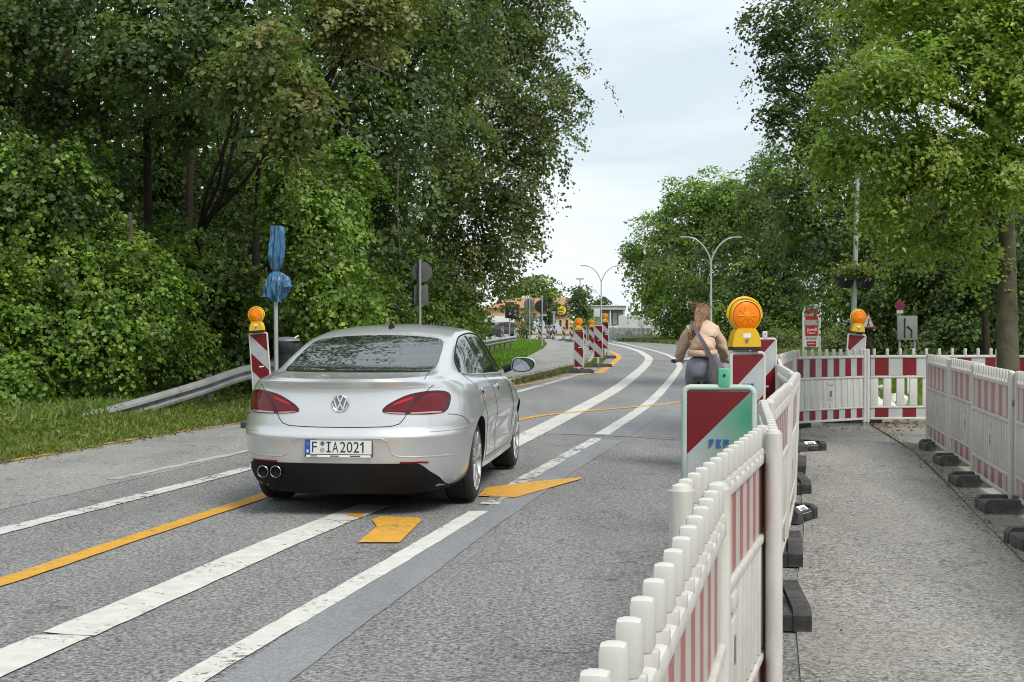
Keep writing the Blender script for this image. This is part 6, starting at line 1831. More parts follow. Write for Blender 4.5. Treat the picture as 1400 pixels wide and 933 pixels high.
def arrow_sign():
    Y = 38.5; k = Y / FPX; c = at(1240.5, 448.5, Y)
    root = empty('lane_sign', (c.x, Y, -.02), R(-5), 'grey-white lane sign with two black arrows on two legs', 'road sign')
    cz = c.z + .02; w, h = 27 * k, 33 * k
    for s in (-.75, .75):
        mb = MB(); mb.tube([(s * w / 2, .05, 0), (s * w / 2, .05, cz + h / 2)], .028, M['pole'], n=8); mb.build('leg', root)
    mb = MB(); mb.box((0, 0, cz), (w, .02, h), M['sign_dull'], bev=.01); mb.build('sign_plate', root)
    mb = MB()
    def bar(a, b, t=.05): 
        a, b = Vector(a), Vector(b); d = b - a
        mb.box((0, 0, 0), (d.length, .008, t), M['black'], M=Matrix.Translation(((a.x + b.x) / 2, -.015, (a.y + b.y) / 2 + cz)) @ Matrix.Rotation(-math.atan2(d.y, d.x), 4, 'Y'))
    bar((-.07, -.26), (-.07, .22), .036); mb.add([(-.07 - .035, -.021, cz + .20), (-.07 + .035, -.021, cz + .20), (-.07, -.021, cz + .27)], [(0, 1, 2)], M['black'])
    mb.build('arrow', root)
    mb = MB(); bar((.11, -.26), (.11, -.06), .036); bar((.11, -.07), (.02, .02), .036); mb.add([(-.02, -.021, cz + .05), (.04, -.021, cz + .04), (-.01, -.021, cz - .02)], [(0, 1, 2)], M['black']); mb.build('arrow', root)
    # no-stopping disc
    x = (1232 - 700) * k; r2 = empty('no_stopping_sign', (x, Y + .15, -.02), R(-5), 'small round no-stopping sign with a white plate above the lane sign', 'road sign')
    z1 = lambda py: CAM_H - (py - HOR) * k + .02
    mb = MB(); mb.tube([(0, 0, 0), (0, 0, z1(411))], .03, M['pole'], n=8); mb.build('pole', r2)
    Mx = Matrix.Translation((0, -.04, z1(418))) @ Matrix.Rotation(R(90), 4, 'X')
    mb = MB(); mb.lathe([(.128, -.006), (.128, .006)], M['red'], n=28, M=Mx); mb.build('sign_plate', r2)
    M['nostop'] = pmat('sign_violet_blue', (.13, .02, .10), rough=.5)
    mb = MB(); mb.lathe([(.098, .007), (.098, .010)], M['nostop'], n=28, M=Mx); mb.build('blue_field', r2)
    mb = MB(); mb.box((0, 0, .012), (.20, .024, .004), M['red'], M=Mx @ Matrix.Rotation(R(-45), 4, 'Z')); mb.build('red_bar', r2)
    mb = MB(); mb.box((0, -.04, z1(426.5)), (.17, .012, .085), M['sign_white']); mb.build('extra_plate', r2)
arrow_sign()
def triangle_sign():
    Y = 36.0; k = Y / FPX; x = (1182 - 700) * k
    root = empty('warning_sign', (x, Y, -.02), R(28), 'triangular roadworks sign leaning behind the lamp of the short striped barrier', 'road sign')
    mb = MB(); mb.tube([(0, 0.03, 0), (0, 0.03, 1.7)], .026, M['pole'], n=8); mb.build('pole', root)
    z = CAM_H - (441 - HOR) * k + .02
    def tri(sc, y, m, nm):
        q = MB(); a = .24 * sc; vs = [(.10 - a, y, z - a * .6), (.10 + a, y, z - a * .6), (.10, y, z + a * 1.1)]
        q.add([Vector(v) for v in vs] + [Vector(v) + Vector((0, .012, 0)) for v in vs], [(0, 1, 2), (3, 5, 4), (0, 3, 4, 1), (1, 4, 5, 2), (2, 5, 3, 0)], M[m]); q.build(nm, root)
    tri(1.0, -.012, 'red', 'sign_plate'); tri(.72, -.028, 'sign_white', 'white_field')
    mb = MB(); mb.lathe([(.025, 0), (.025, .004)], M['black'], n=10, M=Matrix.Translation((.11, -.03, z + .06)) @ Matrix.Rotation(R(90), 4, 'X'))
    mb.tube([(.11, -.033, z + .03), (.09, -.033, z - .03), (.13, -.033, z - .075)], .015, M['black'], n=5); mb.tube([(.09, -.033, z - .03), (.06, -.033, z - .075)], .015, M['black'], n=5); mb.build('worker_symbol', root)
triangle_sign()
# pale stones and a white marker in the grass behind the open-slat barrier
M['stone'] = pmat('pale_stone', (.55, .53, .48), rough=.9, var=.15, bump=.5, bscale=8)
for i, (px, py, s) in enumerate([(1190, 531, .16), (1192, 556, .2), (1208, 536, .14), (1206, 560, .18), (1228, 552, .2), (1215, 566, .16)]):
    p = gp(px, py); bm = bmesh.new(); bmesh.ops.create_icosphere(bm, subdivisions=2, radius=1)
    rr = random.Random(i)
    for v in bm.verts: v.co *= 1 + .22 * mnoise.noise(v.co * 1.7 + Vector((i * 3, 0, 0)))
    for v in bm.verts: v.co = Vector((v.co.x * s * 1.3, v.co.y * s, v.co.z * s * .7))
    me = bpy.data.meshes.new('stone'); bm.to_mesh(me); bm.free(); me.materials.append(M['stone'])
    o = link_mesh('stone', me, None, loc=(p.x, p.y, .05), rot=(0, 0, i))
    tag(o, 'pale stone lying in the grass behind the open-slat barrier', 'stone', 'pale stones behind the barrier')
p = gp(1245, 545); mb = MB(); mb.box((0, 0, .28), (.13, .05, .56), M['label_white'], bev=.015); mb.box((0, -.027, .40), (.05, .008, .16), M['black'])
tag(mb.build('marker_post', loc=(p.x, p.y, 0)), 'small white marker post in the grass behind the open-slat barrier', 'marker post')
# ------------------------------------------------------------------ cyclist
M['skin'] = pmat('skin', (.50, .30, .22), rough=.55, var=.08)
M['jacket'] = pmat('beige_hooded_jacket', (.54, .385, .275), rough=.9, var=.10, vscale=9, bump=.5, bscale=26)
M['jeans'] = pmat('grey_blue_jeans', (.21, .225, .26), rough=.9, var=.18, vscale=10, bump=.4, bscale=40)
M['hair'] = pmat('brown_hair', (.21, .12, .065), rough=.55, var=.45, vscale=28, bump=.7, bscale=60)
M['cloth_bag'] = pmat('dark_grey_bag', (.105, .10, .11), rough=.8, var=.2, vscale=9, bump=.4, bscale=30)
M['shoe'] = pmat('white_shoe', (.6, .6, .58), rough=.6)
M['bike'] = pmat('black_bike_frame', (.015, .016, .018), rough=.35, coat=.5)

def skin_mesh(name, verts, edges, radii, mat, parent, root=0, sub=2, wrinkle=0.0, seed=0):
    me = bpy.data.meshes.new(name)
    me.from_pydata([tuple(v) for v in verts], edges, [])
    o = bpy.data.objects.new(name, me); COL.objects.link(o)
    o.modifiers.new('skin', 'SKIN'); 
    sd = o.data.skin_vertices[0].data if o.data.skin_vertices else None
    if sd is None:
        o.data.update(); sd = o.data.skin_vertices[0].data
    for i, r in enumerate(radii):
        sd[i].radius = (r, r) if not hasattr(r, '__len__') else r
        sd[i].use_root = (i == root)
    ss = o.modifiers.new('sub', 'SUBSURF'); ss.levels = sub; ss.render_levels = sub
    bpy.context.view_layer.update()
    m2 = bpy.data.meshes.new_from_object(o.evaluated_get(bpy.context.evaluated_depsgraph_get()))
    bpy.data.objects.remove(o)
    m2.name = name
    if wrinkle:
        for v in m2.vertices:
            d = mnoise.noise(Vector((v.co.x * 9, v.co.y * 9, v.co.z * 17 + seed))) + .5 * mnoise.noise(v.co * 34 + Vector((seed, 0, 0)))
            v.co += v.normal * d * wrinkle
    m2.materials.clear(); m2.materials.append(mat)
    m2.polygons.foreach_set('use_smooth', [True] * len(m2.polygons)); m2.update()
    return link_mesh(name, m2, parent)

CX, CY, CYAW = (960 - 700) * 14.6 / FPX, 14.6, R(-7)
def cyclist():
    root = empty('person', (CX, CY, .004), CYAW, 'cyclist in a beige hooded jacket and grey jeans with a shoulder bag, seen from behind', 'person')
    root.scale = (.90, 1, 1)
    V, E, RR = [], [], []
    def add(p, r, par=None):
        V.append(p); RR.append(r)
        if par is not None: E.append((par, len(V) - 1))
        return len(V) - 1
    pel = add((0, -.19, .99), .105); wai = add((0, -.16, 1.12), .10, pel); che = add((0, -.04, 1.28), .115, wai); nk0 = add((0, .05, 1.385), .065, che)
    nk = add((.0, .095, 1.425), .046, nk0); hd = add((0, .135, 1.485), .070, nk); hd2 = add((0, .150, 1.535), .083, hd); hd3 = add((0, .145, 1.580), .062, hd2)
    add((0, .255, 1.508), .012, hd)                                   # nose
    for s in (-1, 1):
        add((s * .098, .13, 1.505), .014, hd)                         # ears
        sh = add((s * .155, .03, 1.355), .055, nk0); el = add((s * .245, .12, 1.135), .04, sh); wr = add((s * .245, .36, 1.06), .028, el); pm = add((s * .245, .43, 1.055), .034, wr)
        for k, dx in enumerate((-.030, -.010, .012, .032)):           # fingers curled over the grip
            f1 = add((s * (.245 + dx), .485 - .006 * abs(k - 1.5), 1.065), .0095, pm); add((s * (.245 + dx), .497, 1.035), .0085, f1)
        t1 = add((s * .205, .44, 1.035), .011, pm); add((s * .208, .478, 1.018), .009, t1)
        hp = add((s * .085, -.15, .955), .085, pel)
        kn, an = ((-.10, .23, .74), (-.105, .10, .36)) if s < 0 else ((.10, .13, .55), (.105, -.04, .17))
        k_ = add(kn, .055, hp); a_ = add(an, .038, k_); ft = add((an[0], an[1] + .09, an[2] - .055), .036, a_); add((an[0], an[1] + .17, an[2] - .06), .028, ft)
    body = skin_mesh('body', V, E, RR, M['skin'], root, pel, 1)
    # jacket
    V, E, RR = [], [], []
    hem = add((0, -.185, 1.125), (.148, .143)); w2 = add((0, -.165, 1.18), (.156, .148), hem); ch = add((0, -.07, 1.265), (.160, .15), w2); up = add((0, .0, 1.345), (.125, .115), ch); nk = add((0, .045, 1.42), (.07, .07), up)
    for s in (-1, 1):
        sh = add((s * .130, .01, 1.335), .088, up); ua = add((s * .195, .055, 1.245), .074, sh); el = add((s * .238, .11, 1.14), .062, ua); fa = add((s * .246, .25, 1.095), .054, el); add((s * .246, .385, 1.062), .042, fa)
    jk = skin_mesh('jacket', V, E, RR, M['jacket'], root, hem, 3, 0.0, 3)
    for v in jk.data.vertices:                                        # cloth folds: creases pulled toward armpits and hem
        c = v.co
        f = .50 * math.sin(c.z * 62 + abs(c.x) * 46 + 5 * mnoise.noise(c * 6)) + .8 * mnoise.noise(Vector((c.x * 10, c.y * 10, c.z * 22))) + .35 * mnoise.noise(c * 40)
        v.co += v.normal * f * .0085
    mb = MB(); mb.lathe([(.150, -.03), (.160, -.02), (.163, 0), (.158, .022), (.150, .03)], M['jacket'], n=40, M=Matrix.Translation((0, -.182, 1.135)) @ Matrix.Scale(.93, 4, (0, 1, 0))); mb.build('hem_band', jk)
    # hood lying gathered on the upper back
    def lump(levels, n=36, seed=1, amp=.08):
        vs, fs = [], []; r2 = random.Random(seed); p = [r2.uniform(0, 6) for _ in range(4)]
        for (z, rx, ry, cx, cy) in levels:
            for k in range(n):
                a = 2 * PI * k / n; q = 1 + amp * (math.sin(4 * a + p[0] + z * 30) + .6 * math.sin(7 * a + p[1] - z * 50))
                vs.append((cx + rx * q * math.cos(a), cy + ry * q * math.sin(a), z + .008 * math.sin(3 * a + p[2])))
        for i in range(len(levels) - 1):
            for k in range(n): fs.append((i * n + k, i * n + (k + 1) % n, (i + 1) * n + (k + 1) % n, (i + 1) * n + k))
        fs.append(tuple(range(n))[::-1]); fs.append(tuple((len(levels) - 1) * n + k for k in range(n)))
        m = MB(); m.add(vs, fs, M['jacket'], smooth=True); return m
    lump([(1.285, .06, .03, .03, -.175), (1.30, .115, .05, .03, -.165), (1.335, .155, .08, .025, -.125), (1.375, .158, .095, .02, -.075), (1.415, .135, .10, .015, -.02), (1.445, .105, .09, .01, .025), (1.458, .075, .07, .005, .045)], seed=5).build('hood', jk)
    # jeans
    V, E, RR = [], [], []
    pl = add((0, -.20, .99), (.145, .14)); add((0, -.185, 1.125), (.138, .125), pl)
    for s in (-1, 1):
        hp = add((s * .085, -.16, .945), (.115, .115), pl); md = add((s * .10, .03 if s < 0 else -.02, .84 if s < 0 else .75), .092, hp)
        kn, an = ((-.10, .23, .74), (-.105, .11, .39)) if s < 0 else ((.10, .13, .55), (.105, -.03, .20))
        k_ = add(kn, .074, md); add(an, .058, k_)
    skin_mesh('jeans', V, E, RR, M['jeans'], root, pl, 2, .006, 9)
    for s, an in ((-1, (-.105, .10, .36)), (1, (.105, -.04, .17))):
        mb = MB(); mb.box((an[0], an[1] + .07, an[2] - .065), (.085, .27, .075), M['shoe'], bev=.03); mb.build('shoe', root)
    # hair: cap, loose tail and flyaway strands
    hr = MB()
    hr.lathe([(.015, .105), (.055, .095), (.085, .058), (.093, .0), (.085, -.05), (.05, -.085)], M['hair'], n=24, M=Matrix.Translation((0, .125, 1.522)) @ Matrix.Rotation(R(14), 4, 'X'))
    hair = hr.build('hair', body)
    rr = random.Random(3)
    hb = MB()
    for k in range(110):
        a = rr.uniform(-.9, .9); b_ = rr.uniform(0, 1)
        p0 = Vector((.05 * math.sin(a * 1.5), .05 - .03 * b_, 1.615 - .05 * b_))
        p1 = p0 + Vector((rr.uniform(-.03, .025), -.06, -.05)); p2 = Vector((-.04 + rr.uniform(-.045, .03), -.075 + rr.uniform(-.02, .02), 1.44)); p3 = Vector((-.10 + rr.uniform(-.055, .05), -.10 + rr.uniform(-.02, .02), 1.27 + rr.uniform(-.06, .09)))
        hb.tube(cat_rom([p0, p1, p2, p3], .05), [.011] * 99, M['hair'], n=4) if False else hb.tube(cat_rom([p0, p1, p2 + Vector((0, -.05, 0)), p3 + Vector((0, -.09, 0))], .05), .0095, M['hair'], n=4)
    for k in range(44):
        a = rr.uniform(0, 2 * PI); p0 = Vector((.075 * math.cos(a), .11 + .06 * math.sin(a), 1.56 + rr.uniform(-.03, .05)))
        hb.tube([p0, p0 + Vector((rr.uniform(-.05, .05), rr.uniform(-.05, .02), rr.uniform(-.01, .05))), p0 + Vector((rr.uniform(-.08, .08), rr.uniform(-.08, .0), rr.uniform(-.06, .05)))], .0035, M['hair'], n=4)
    hb.build('hair_strands', body)['kind'] = 'stuff'
    for s in (-1, 1):
        mb = MB(); mb.lathe([(.011, -.004), (.008, .004), (.002, .006)], M['black'], n=10, M=Matrix.Translation((s * .032, .215, 1.535)) @ Matrix.Rotation(R(-90), 4, 'X')); mb.build('eye', body)
    mb = MB(); mb.box((0, .208, 1.475), (.042, .012, .010), M['red'], bev=.003); mb.build('mouth', body)
    # shoulder bag
    bag = empty('shoulder_bag', (0, 0, 0), 0, 'dark grey cloth shoulder bag slung across the back of the cyclist', 'bag')
    bag.scale = (.90, 1, 1); bag.location = root.location; bag.rotation_euler = root.rotation_euler
    mb = MB(); pts = cat_rom([(-.12, .0, 1.455), (-.10, -.14, 1.42), (-.045, -.275, 1.32), (.03, -.335, 1.21), (.085, -.335, 1.10)], .04)
    vs, fs = [], []
    for i, p in enumerate(pts):
        w = .018 + .006 * i / len(pts)
        vs += [p + Vector((-w, 0, -w * .3)), p + Vector((w, -.004, w * .3)), p + Vector((w, .008, w * .3)), p + Vector((-w, .012, -w * .3))]
    for i in range(len(pts) - 1):
        for k in range(4): fs.append((i * 4 + k, i * 4 + (k + 1) % 4, i * 4 + 4 + (k + 1) % 4, i * 4 + 4 + k))
    mb.add(vs, fs, M['cloth_bag'], smooth=True); mb.build('strap', bag)
    lv = [(1.125, .03, .03, .115), (1.08, .05, .045, .125), (1.02, .075, .06, .145), (.95, .10, .07, .155), (.88, .115, .07, .155), (.84, .10, .06, .15), (.825, .05, .03, .15)]
    vs, fs = [], []; n = 24
    for (z, rx, ry, cx) in lv:
        for k in range(n):
            a = 2 * PI * k / n; f = 1 + .09 * math.sin(5 * a + z * 14) + .05 * math.sin(9 * a); vs.append((cx + rx * f * math.cos(a), -.315 + ry * f * math.sin(a), z))
    for i in range(len(lv) - 1):
        for k in range(n): fs.append((i * n + k, i * n + (k + 1) % n, (i + 1) * n + (k + 1) % n, (i + 1) * n + k))
    fs.append(tuple(range(n))); fs.append(tuple((len(lv) - 1) * n + k for k in range(n)))
    mb = MB(); mb.add(vs, fs, M['cloth_bag'], smooth=True); mb.build('bag_body', bag)
    # bicycle
    bk = empty('bicycle', root.location, CYAW, 'black city bicycle ridden by the cyclist in the beige jacket', 'bicycle')
    B = M['bike']
    def whl(y):
        w = bpy.data.objects.new('wheel', None); COL.objects.link(w); w.parent = bk
        T = Matrix.Translation((0, y, .345)) @ Matrix.Rotation(R(90), 4, 'Y')
        q = MB(); q.tube([T @ Vector((.335 * math.cos(2 * PI * k / 40), .335 * math.sin(2 * PI * k / 40), 0)) for k in range(41)], .018, M['tyre'], n=8, caps=False); q.build('tyre', w)
        q = MB(); q.tube([T @ Vector((.312 * math.cos(2 * PI * k / 40), .312 * math.sin(2 * PI * k / 40), 0)) for k in range(41)], .010, M['steel'], n=6, caps=False); q.build('rim', w)
        q = MB()
        for k in range(24): q.tube([T @ Vector((.02 * math.cos(k), .02 * math.sin(k), .025 * (-1) ** k)), T @ Vector((.31 * math.cos(2 * PI * k / 24), .31 * math.sin(2 * PI * k / 24), 0))], .0014, M['steel'], n=4)
        q.tube([T @ Vector((0, 0, -.05)), T @ Vector((0, 0, .05))], .018, M['steel'], n=8); q.build('spokes', w)
        q = MB(); q.tube([(0, y + .375 * math.cos(a), .345 + .375 * math.sin(a)) for a in [R(15 + 10 * k) for k in range(17)]], .022, M['black'], n=6, flat=.4); q.build('mudguard', w)
    whl(-.48); whl(.62)
    mb = MB()
    for a, b_, r in (((0, -.02, .30), (0, -.20, .86), .017), ((0, .44, .92), (0, -.02, .30), .018), ((0, .43, .88), (0, -.12, .62), .016), ((.04, -.48, .345), (.015, -.02, .30), .010), ((-.04, -.48, .345), (-.015, -.02, .30), .010), ((.04, -.48, .345), (.012, -.17, .78), .009), ((-.04, -.48, .345), (-.012, -.17, .78), .009), ((0, .46, .98), (0, .42, .82), .019), ((.045, .62, .345), (.045, .46, .74), .012), ((-.045, .62, .345), (-.045, .46, .74), .012), ((-.05, .45, .76), (.05, .45, .76), .014)):
        mb.tube([a, b_], r, B, n=8)
    mb.build('frame', bk)
    mb = MB(); mb.tube(cat_rom([(-.28, .36, 1.045), (-.21, .46, 1.05), (-.10, .52, 1.06), (0, .50, 1.06), (.10, .52, 1.06), (.21, .46, 1.05), (.28, .36, 1.045)], .04), .013, M['steel'], n=8); mb.tube([(0, .46, .96), (0, .49, 1.06)], .013, M['steel'], n=8); mb.build('handlebar', bk)
    for s in (-1, 1):
        mb = MB(); mb.tube([(s * .30, .35, 1.043), (s * .21, .47, 1.05)], .018, M['black'], n=8); mb.build('grip', bk)
        mb = MB(); mb.tube([(s * .20, .48, 1.045), (s * .29, .46, 1.02)], .006, M['black'], n=6); mb.build('brake_lever', bk)
        mb = MB(); y, z = (.13, .26) if s < 0 else (.01, .115); mb.tube([(s * .07, -.02, .30), (s * .075, y - .03, z + .015)], .010, M['steel'], n=6); mb.box((s * .115, y - .02, z + .01), (.09, .07, .02), M['black'], bev=.004); mb.build('pedal', bk)
    mb = MB()
    prof = poly_smooth([(0, .16), (.025, .10), (.05, .0), (.085, -.09), (.08, -.14), (.0, -.155), (-.08, -.14), (-.085, -.09), (-.05, 0), (-.025, .10)], .03)
    mb.prism([(p[0], p[1]) for p in prof], .865, .905, M['black'], M=Matrix.Translation((0, -.20, .0))); mb.tube([(0, -.20, .84), (0, -.205, .87)], .02, M['steel'], n=8)
    mb.build('saddle', bk)
    mb = MB(); mb.box((0, -.62, .70), (.15, .03, .06), M['black'], bev=.008); mb.box((0, -.637, .70), (.10, .012, .035), M['tail_bright'], bev=.004); mb.tube([(-.05, -.62, .72), (-.05, -.2, .74)], .007, M['steel'], n=6); mb.tube([(.05, -.62, .72), (.05, -.2, .74)], .007, M['steel'], n=6); mb.tube([(.06, -.5, .35), (.05, -.55, .72)], .006, M['steel'], n=6); mb.tube([(-.06, -.5, .35), (-.05, -.55, .72)], .006, M['steel'], n=6); mb.build('carrier', bk)
cyclist()

# ------------------------------------------------------------------ far end of the road
M['orange_wall'] = pmat('orange_render', (.60, .37, .21), rough=.9, var=.06, vscale=.6)
M['grey_wall'] = pmat('grey_cladding', (.30, .32, .34), rough=.7, var=.08, vscale=.5)
M['white_wall'] = pmat('white_render', (.58, .59, .59), rough=.8, var=.05, vscale=.5)
M['dark_glass'] = glassy('dark_window', (.03, .035, .04), rough=.05, coat=.3)
M['logo_blue'] = pmat('sign_blue', (.012, .02, .10), rough=.4)
M['logo_yellow'] = pmat('sign_yellow', (.85, .62, .01), rough=.4)
def shop():
    Y = 172.0; k = Y / FPX
    X = lambda px: (px - 700) * k
    Z = lambda py: CAM_H - (py - HOR) * k
    root = empty('shop_building', (X(730), Y + 8, -.02), 0, 'orange rendered supermarket building with a round yellow emblem at the end of the road', 'building')
    ox, oy = root.location.x, root.location.y
    def bx(nm, x0, x1, y0, y1, z0, z1_, m, par=root):
        q = MB(); q.box(((x0 + x1) / 2 - ox, (y0 + y1) / 2 - oy, (z0 + z1_) / 2 + .02), (x1 - x0, y1 - y0, z1_ - z0), M[m]); o = q.build(nm, par); return o
    wall = bx('wall', X(660), X(758), Y, Y + 16, 0, Z(418), 'orange_wall')
    q = MB(); x0, x1 = X(664), X(742)
    q.add([(x0 - ox, -8.4, Z(421)), (x1 - ox, -8.4, Z(421)), (x1 - ox, -8.4, Z(407.5)), (X(690) - ox, -8.4, Z(407.5)), (x0 - ox, 8, Z(421)), (x1 - ox, 8, Z(421)), (x1 - ox, 8, Z(407.5)), (X(690) - ox, 8, Z(407.5))], [(0, 1, 2, 3), (4, 7, 6, 5), (0, 4, 5, 1), (1, 5, 6, 2), (2, 6, 7, 3), (3, 7, 4, 0)], M['orange_wall']); q.build('roof', root)
    bx('tower', X(758), X(781), Y - .6, Y + 12, 0, Z(408), 'orange_wall')
    for px in (716, 722): bx('roof_vent', X(px - 3), X(px + 2), Y + 3, Y + 4, Z(408), Z(404), 'white_wall')
    for i in range(4):
        w = bx('window', X(738 + i * 5), X(742.2 + i * 5), Y - .06, Y + .1, Z(441), Z(427), 'grey_wall'); bx('pane', X(738.6 + i * 5), X(741.6 + i * 5), Y - .09, Y - .05, Z(440.2), Z(428), 'dark_glass', w)
    for px in (766, 775): 
        w = bx('window', X(px - 1.6), X(px + 1.6), Y - .66, Y - .5, Z(450), Z(437), 'grey_wall'); bx('pane', X(px - 1.2), X(px + 1.2), Y - .69, Y - .65, Z(449.5), Z(437.5), 'dark_glass', w)
    # emblem panel
    c = Vector((X(767) - ox, Y - .8 - oy, Z(424.5) + .02)); s = 15 * k
    q = MB(); q.box(c, (s, .16, s), M['logo_blue']); e = q.build('emblem_panel', root)
    T = Matrix.Translation(c + Vector((0, -.085, 0))) @ Matrix.Rotation(R(90), 4, 'X')
    q = MB(); q.lathe([(s * .46, 0), (s * .46, .02)], M['red'], n=36, M=T); q.build('red_ring', e)
    q = MB(); q.lathe([(s * .42, .021), (s * .42, .04)], M['logo_yellow'], n=36, M=T); q.build('yellow_disc', e)
    me = text_mesh('LIDL', .4, .004)
    xs = [v.co.x for v in me.vertices]; sx = s * .70 / (max(xs) - min(xs))
    for v in me.vertices: v.co = T @ Vector((-s * .35 + (v.co.x - min(xs)) * sx, v.co.y * .8, .05 + v.co.z))
    me.materials.append(M['logo_blue']); link_mesh('lettering', me, e)
shop()
def hall():
    Y = 205.0; k = Y / FPX
    X = lambda px: (px - 700) * k
    Z = lambda py: CAM_H - (py - HOR) * k
    root = empty('hall_building', (X(830), Y + 6, -.02), 0, 'low grey hall with a white flat roof and white columns beyond the bend', 'building')
    ox, oy = root.location.x, root.location.y
    def bx(nm, x0, x1, y0, y1, z0, z1_, m, par=root):
        q = MB(); q.box(((x0 + x1) / 2 - ox, (y0 + y1) / 2 - oy, (z0 + z1_) / 2 + .02), (x1 - x0, y1 - y0, z1_ - z0), M[m]); return q.build(nm, par)
    bx('wall', X(806), X(853), Y + .6, Y + 10, 0, Z(423.5), 'grey_wall')
    rf = bx('roof', X(797), X(855.5), Y - .8, Y + 11, Z(423.5), Z(419), 'white_wall'); bx('roof_edge', X(796), X(856.5), Y - 1.0, Y + 11.3, Z(419) + .01, Z(417.8), 'white_wall', rf)
    for px in (834, 853.5, 812): bx('column', X(px - .9), X(px + .9), Y - .6, Y - .2, 0, Z(423.5), 'white_wall')
    for i in range(5): bx('window', X(816 + i * 7.4), X(821.4 + i * 7.4), Y + .5, Y + .62, Z(444), Z(428), 'steel')
    bx('low_wall', X(828), X(856), Y - 3, Y - 2.6, 0, Z(446), 'white_wall')
hall()
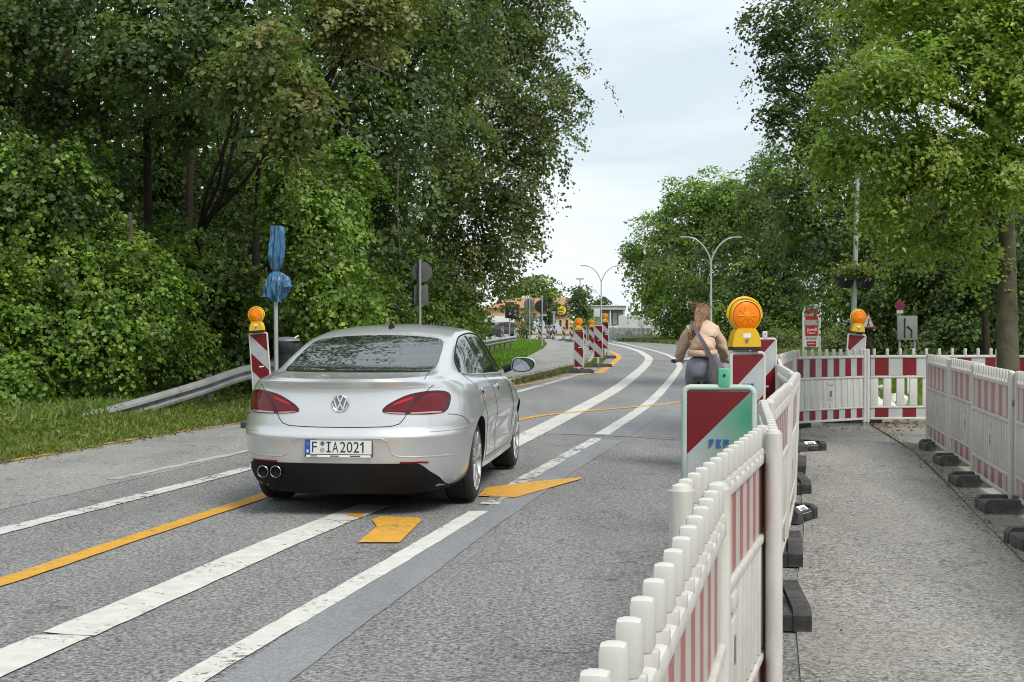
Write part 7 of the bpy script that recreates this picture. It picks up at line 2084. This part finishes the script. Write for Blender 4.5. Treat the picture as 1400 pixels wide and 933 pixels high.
# white picket fence beyond the bend
def picket():
    Y = 113.0; k = Y / FPX
    root = empty('picket_fence', ((833 - 700) * k, Y, -.02), R(-4), 'low white fence on the far verge beyond the bend', 'fence')
    L = 57 * k; n = 34
    for z in (.25, .80):
        mb = MB(); mb.box((L / 2, .03, z), (L, .03, .06), M['white_wall']); mb.build('rail', root)
    mb = MB(); mb.box((0, 0, .5), (.075, .02, 1.0), M['white_wall']); me = mb.mesh('picket')
    for i in range(n): link_mesh('picket', me, root, loc=(L * i / (n - 1), 0, 0))
picket()
def simple_car(px, py, Y, rz, mat, label, van=False, scale=1.0):
    p = at(px, py, Y)
    root = empty('parked_car' if not van else 'parked_van', (p.x, Y, -.01), rz, label, 'van' if van else 'car')
    if van: pr = [(-2.4, .35), (2.4, .35), (2.45, .8), (2.2, 1.05), (1.55, 1.85), (1.3, 1.98), (-2.3, 2.0), (-2.42, 1.8)]; wd = 1.9
    else: pr = [(-2.1, .3), (2.1, .3), (2.12, .62), (1.9, .78), (1.05, .92), (.45, 1.38), (-.2, 1.46), (-1.2, 1.40), (-1.85, .98), (-2.12, .9)]; wd = 1.76
    mb = MB(); T = Matrix(((1, 0, 0, 0), (0, 0, 1, 0), (0, 1, 0, 0), (0, 0, 0, 1)))
    n = len(pr); vs = []
    for (y, s) in ((-wd / 2, .985), (-wd / 2 + .10, 1.0), (wd / 2 - .10, 1.0), (wd / 2, .985)):
        for (a, b) in pr: vs.append((a * s, y * (1 - .10 * max(0, (b - .9))), .3 + (b - .3) * s))
    fs = [tuple(range(n)), tuple(range(3 * n, 4 * n))[::-1]]
    for i in range(3):
        for j in range(n): fs.append((i * n + j, (i + 1) * n + j, (i + 1) * n + (j + 1) % n, i * n + (j + 1) % n))
    mb.add(vs, fs, M[mat]); mb.build('body', root)
    zs = (1.15, 1.75) if van else (.98, 1.32); xs = (.6, 1.45) if van else (-1.25, .55)
    for s in (-1, 1):
        mb = MB(); q = [(xs[0], zs[0]), (xs[1] + (.25 if van else .25), zs[0]), (xs[1] - .1, zs[1]), (xs[0] + .15, zs[1])]
        mb.prism(q, s * (wd / 2) * .96 - .02 * (s < 0), s * (wd / 2) * .96 + .02 * (s > 0) + .03 * s, M['dark_glass'], M=T); mb.build('side_window', root)
    mb = MB(); xr = -2.43 if van else -1.62; mb.box((xr, 0, 1.5 if van else 1.2), (.05, wd * .7, .5 if van else .3), M['dark_glass'], M=Matrix.Rotation(0, 4, 'Y')); mb.build('rear_window', root)
    for x in ((-1.5, 1.6) if van else (-1.3, 1.3)):
        for s in (-1, 1):
            mb = MB(); mb.lathe([(.20, -.10), (.30, -.11), (.33, -.07), (.33, .07), (.30, .11), (.20, .10)], M['tyre'], n=20, M=Matrix.Translation((x, s * (wd / 2 - .08), .33)) @ Matrix.Rotation(R(90), 4, 'X'))
            mb.lathe([(.2, -.09), (.2, .09)], M['rim'], n=16, M=Matrix.Translation((x, s * (wd / 2 - .08), .33)) @ Matrix.Rotation(R(90), 4, 'X')); mb.build('wheel', root)
    for s in (-1, 1):
        mb = MB(); mb.box((-2.1 if not van else -2.42, s * wd * .38, .85), (.06, .2, .16), M['tail_red']); mb.build('tail_lamp', root)
    root.scale = (scale,) * 3
    return root
M['van_blue'] = pmat('pale_blue_van', (.45, .50, .62), rough=.35, coat=.5)
M['car_dark'] = pmat('black_car_paint', (.02, .022, .025), rough=.25, coat=.8)
simple_car(692, 448, 150, R(10), 'white_wall', 'white van parked before the orange shop, by the end of the guard rail', True)
simple_car(736, 448, 158, R(4), 'van_blue', 'pale blue van parked in front of the orange shop wall', True)
simple_car(691, 452, 138, R(35), 'car_dark', 'dark car waiting beyond the end of the guard rail')
simple_car(884, 448, 128, R(-8), 'white_wall', 'white van parked behind the low white fence', True)
simple_car(866, 450, 150, R(0), 'white_wall', 'white car parked in front of the grey hall')
# small signals and panels near the junction
def signal(px, py, Y, label):
    x = (px - 700) * Y / FPX; k = Y / FPX; z = CAM_H - (py - HOR) * k
    root = empty('traffic_signal', (x, Y, -.02), R(10), label, 'traffic light', 'traffic lights at the junction')
    mb = MB(); mb.tube([(0, .1, 0), (0, .1, z + .5)], .06, M['pole'], n=10); mb.build('pole', root)
    mb = MB(); mb.box((0, 0, z), (.36, .22, 1.0), M['black'], bev=.04); hb = mb.build('signal_housing', root)
    for i, m in enumerate(('tail_dark', 'steel_dark', 'steel_dark')):
        mb = MB(); mb.lathe([(.11, 0), (.10, .03), (.04, .05)], M[m], n=16, M=Matrix.Translation((0, -.11, z + .3 - .3 * i)) @ Matrix.Rotation(R(90), 4, 'X')); mb.build('signal_lens', hb)
    mb = MB(); mb.box((0, .05, z), (.75, .02, 1.3), M['black'], bev=.05); mb.build('backing_board', root)
signal(697, 424, 118, 'traffic light beside the guard rail end in front of the orange shop')
signal(704, 426, 126, 'second traffic light just beyond the one at the guard rail end')
signal(868, 436, 140, 'traffic light behind the low white fence')
disc_sign(877, 120, 433, 'pale green and white direction board on a post by the low white fence', name='direction_sign', plates=(('rect', 440.5, .62, .74, 'sign_white', 0, -.06),))
disc_sign(816, 135, 421, 'square white board on a post before the grey hall', name='notice_board', plates=(('rect', 428, .55, .75, 'sign_white', 0, -.06),))
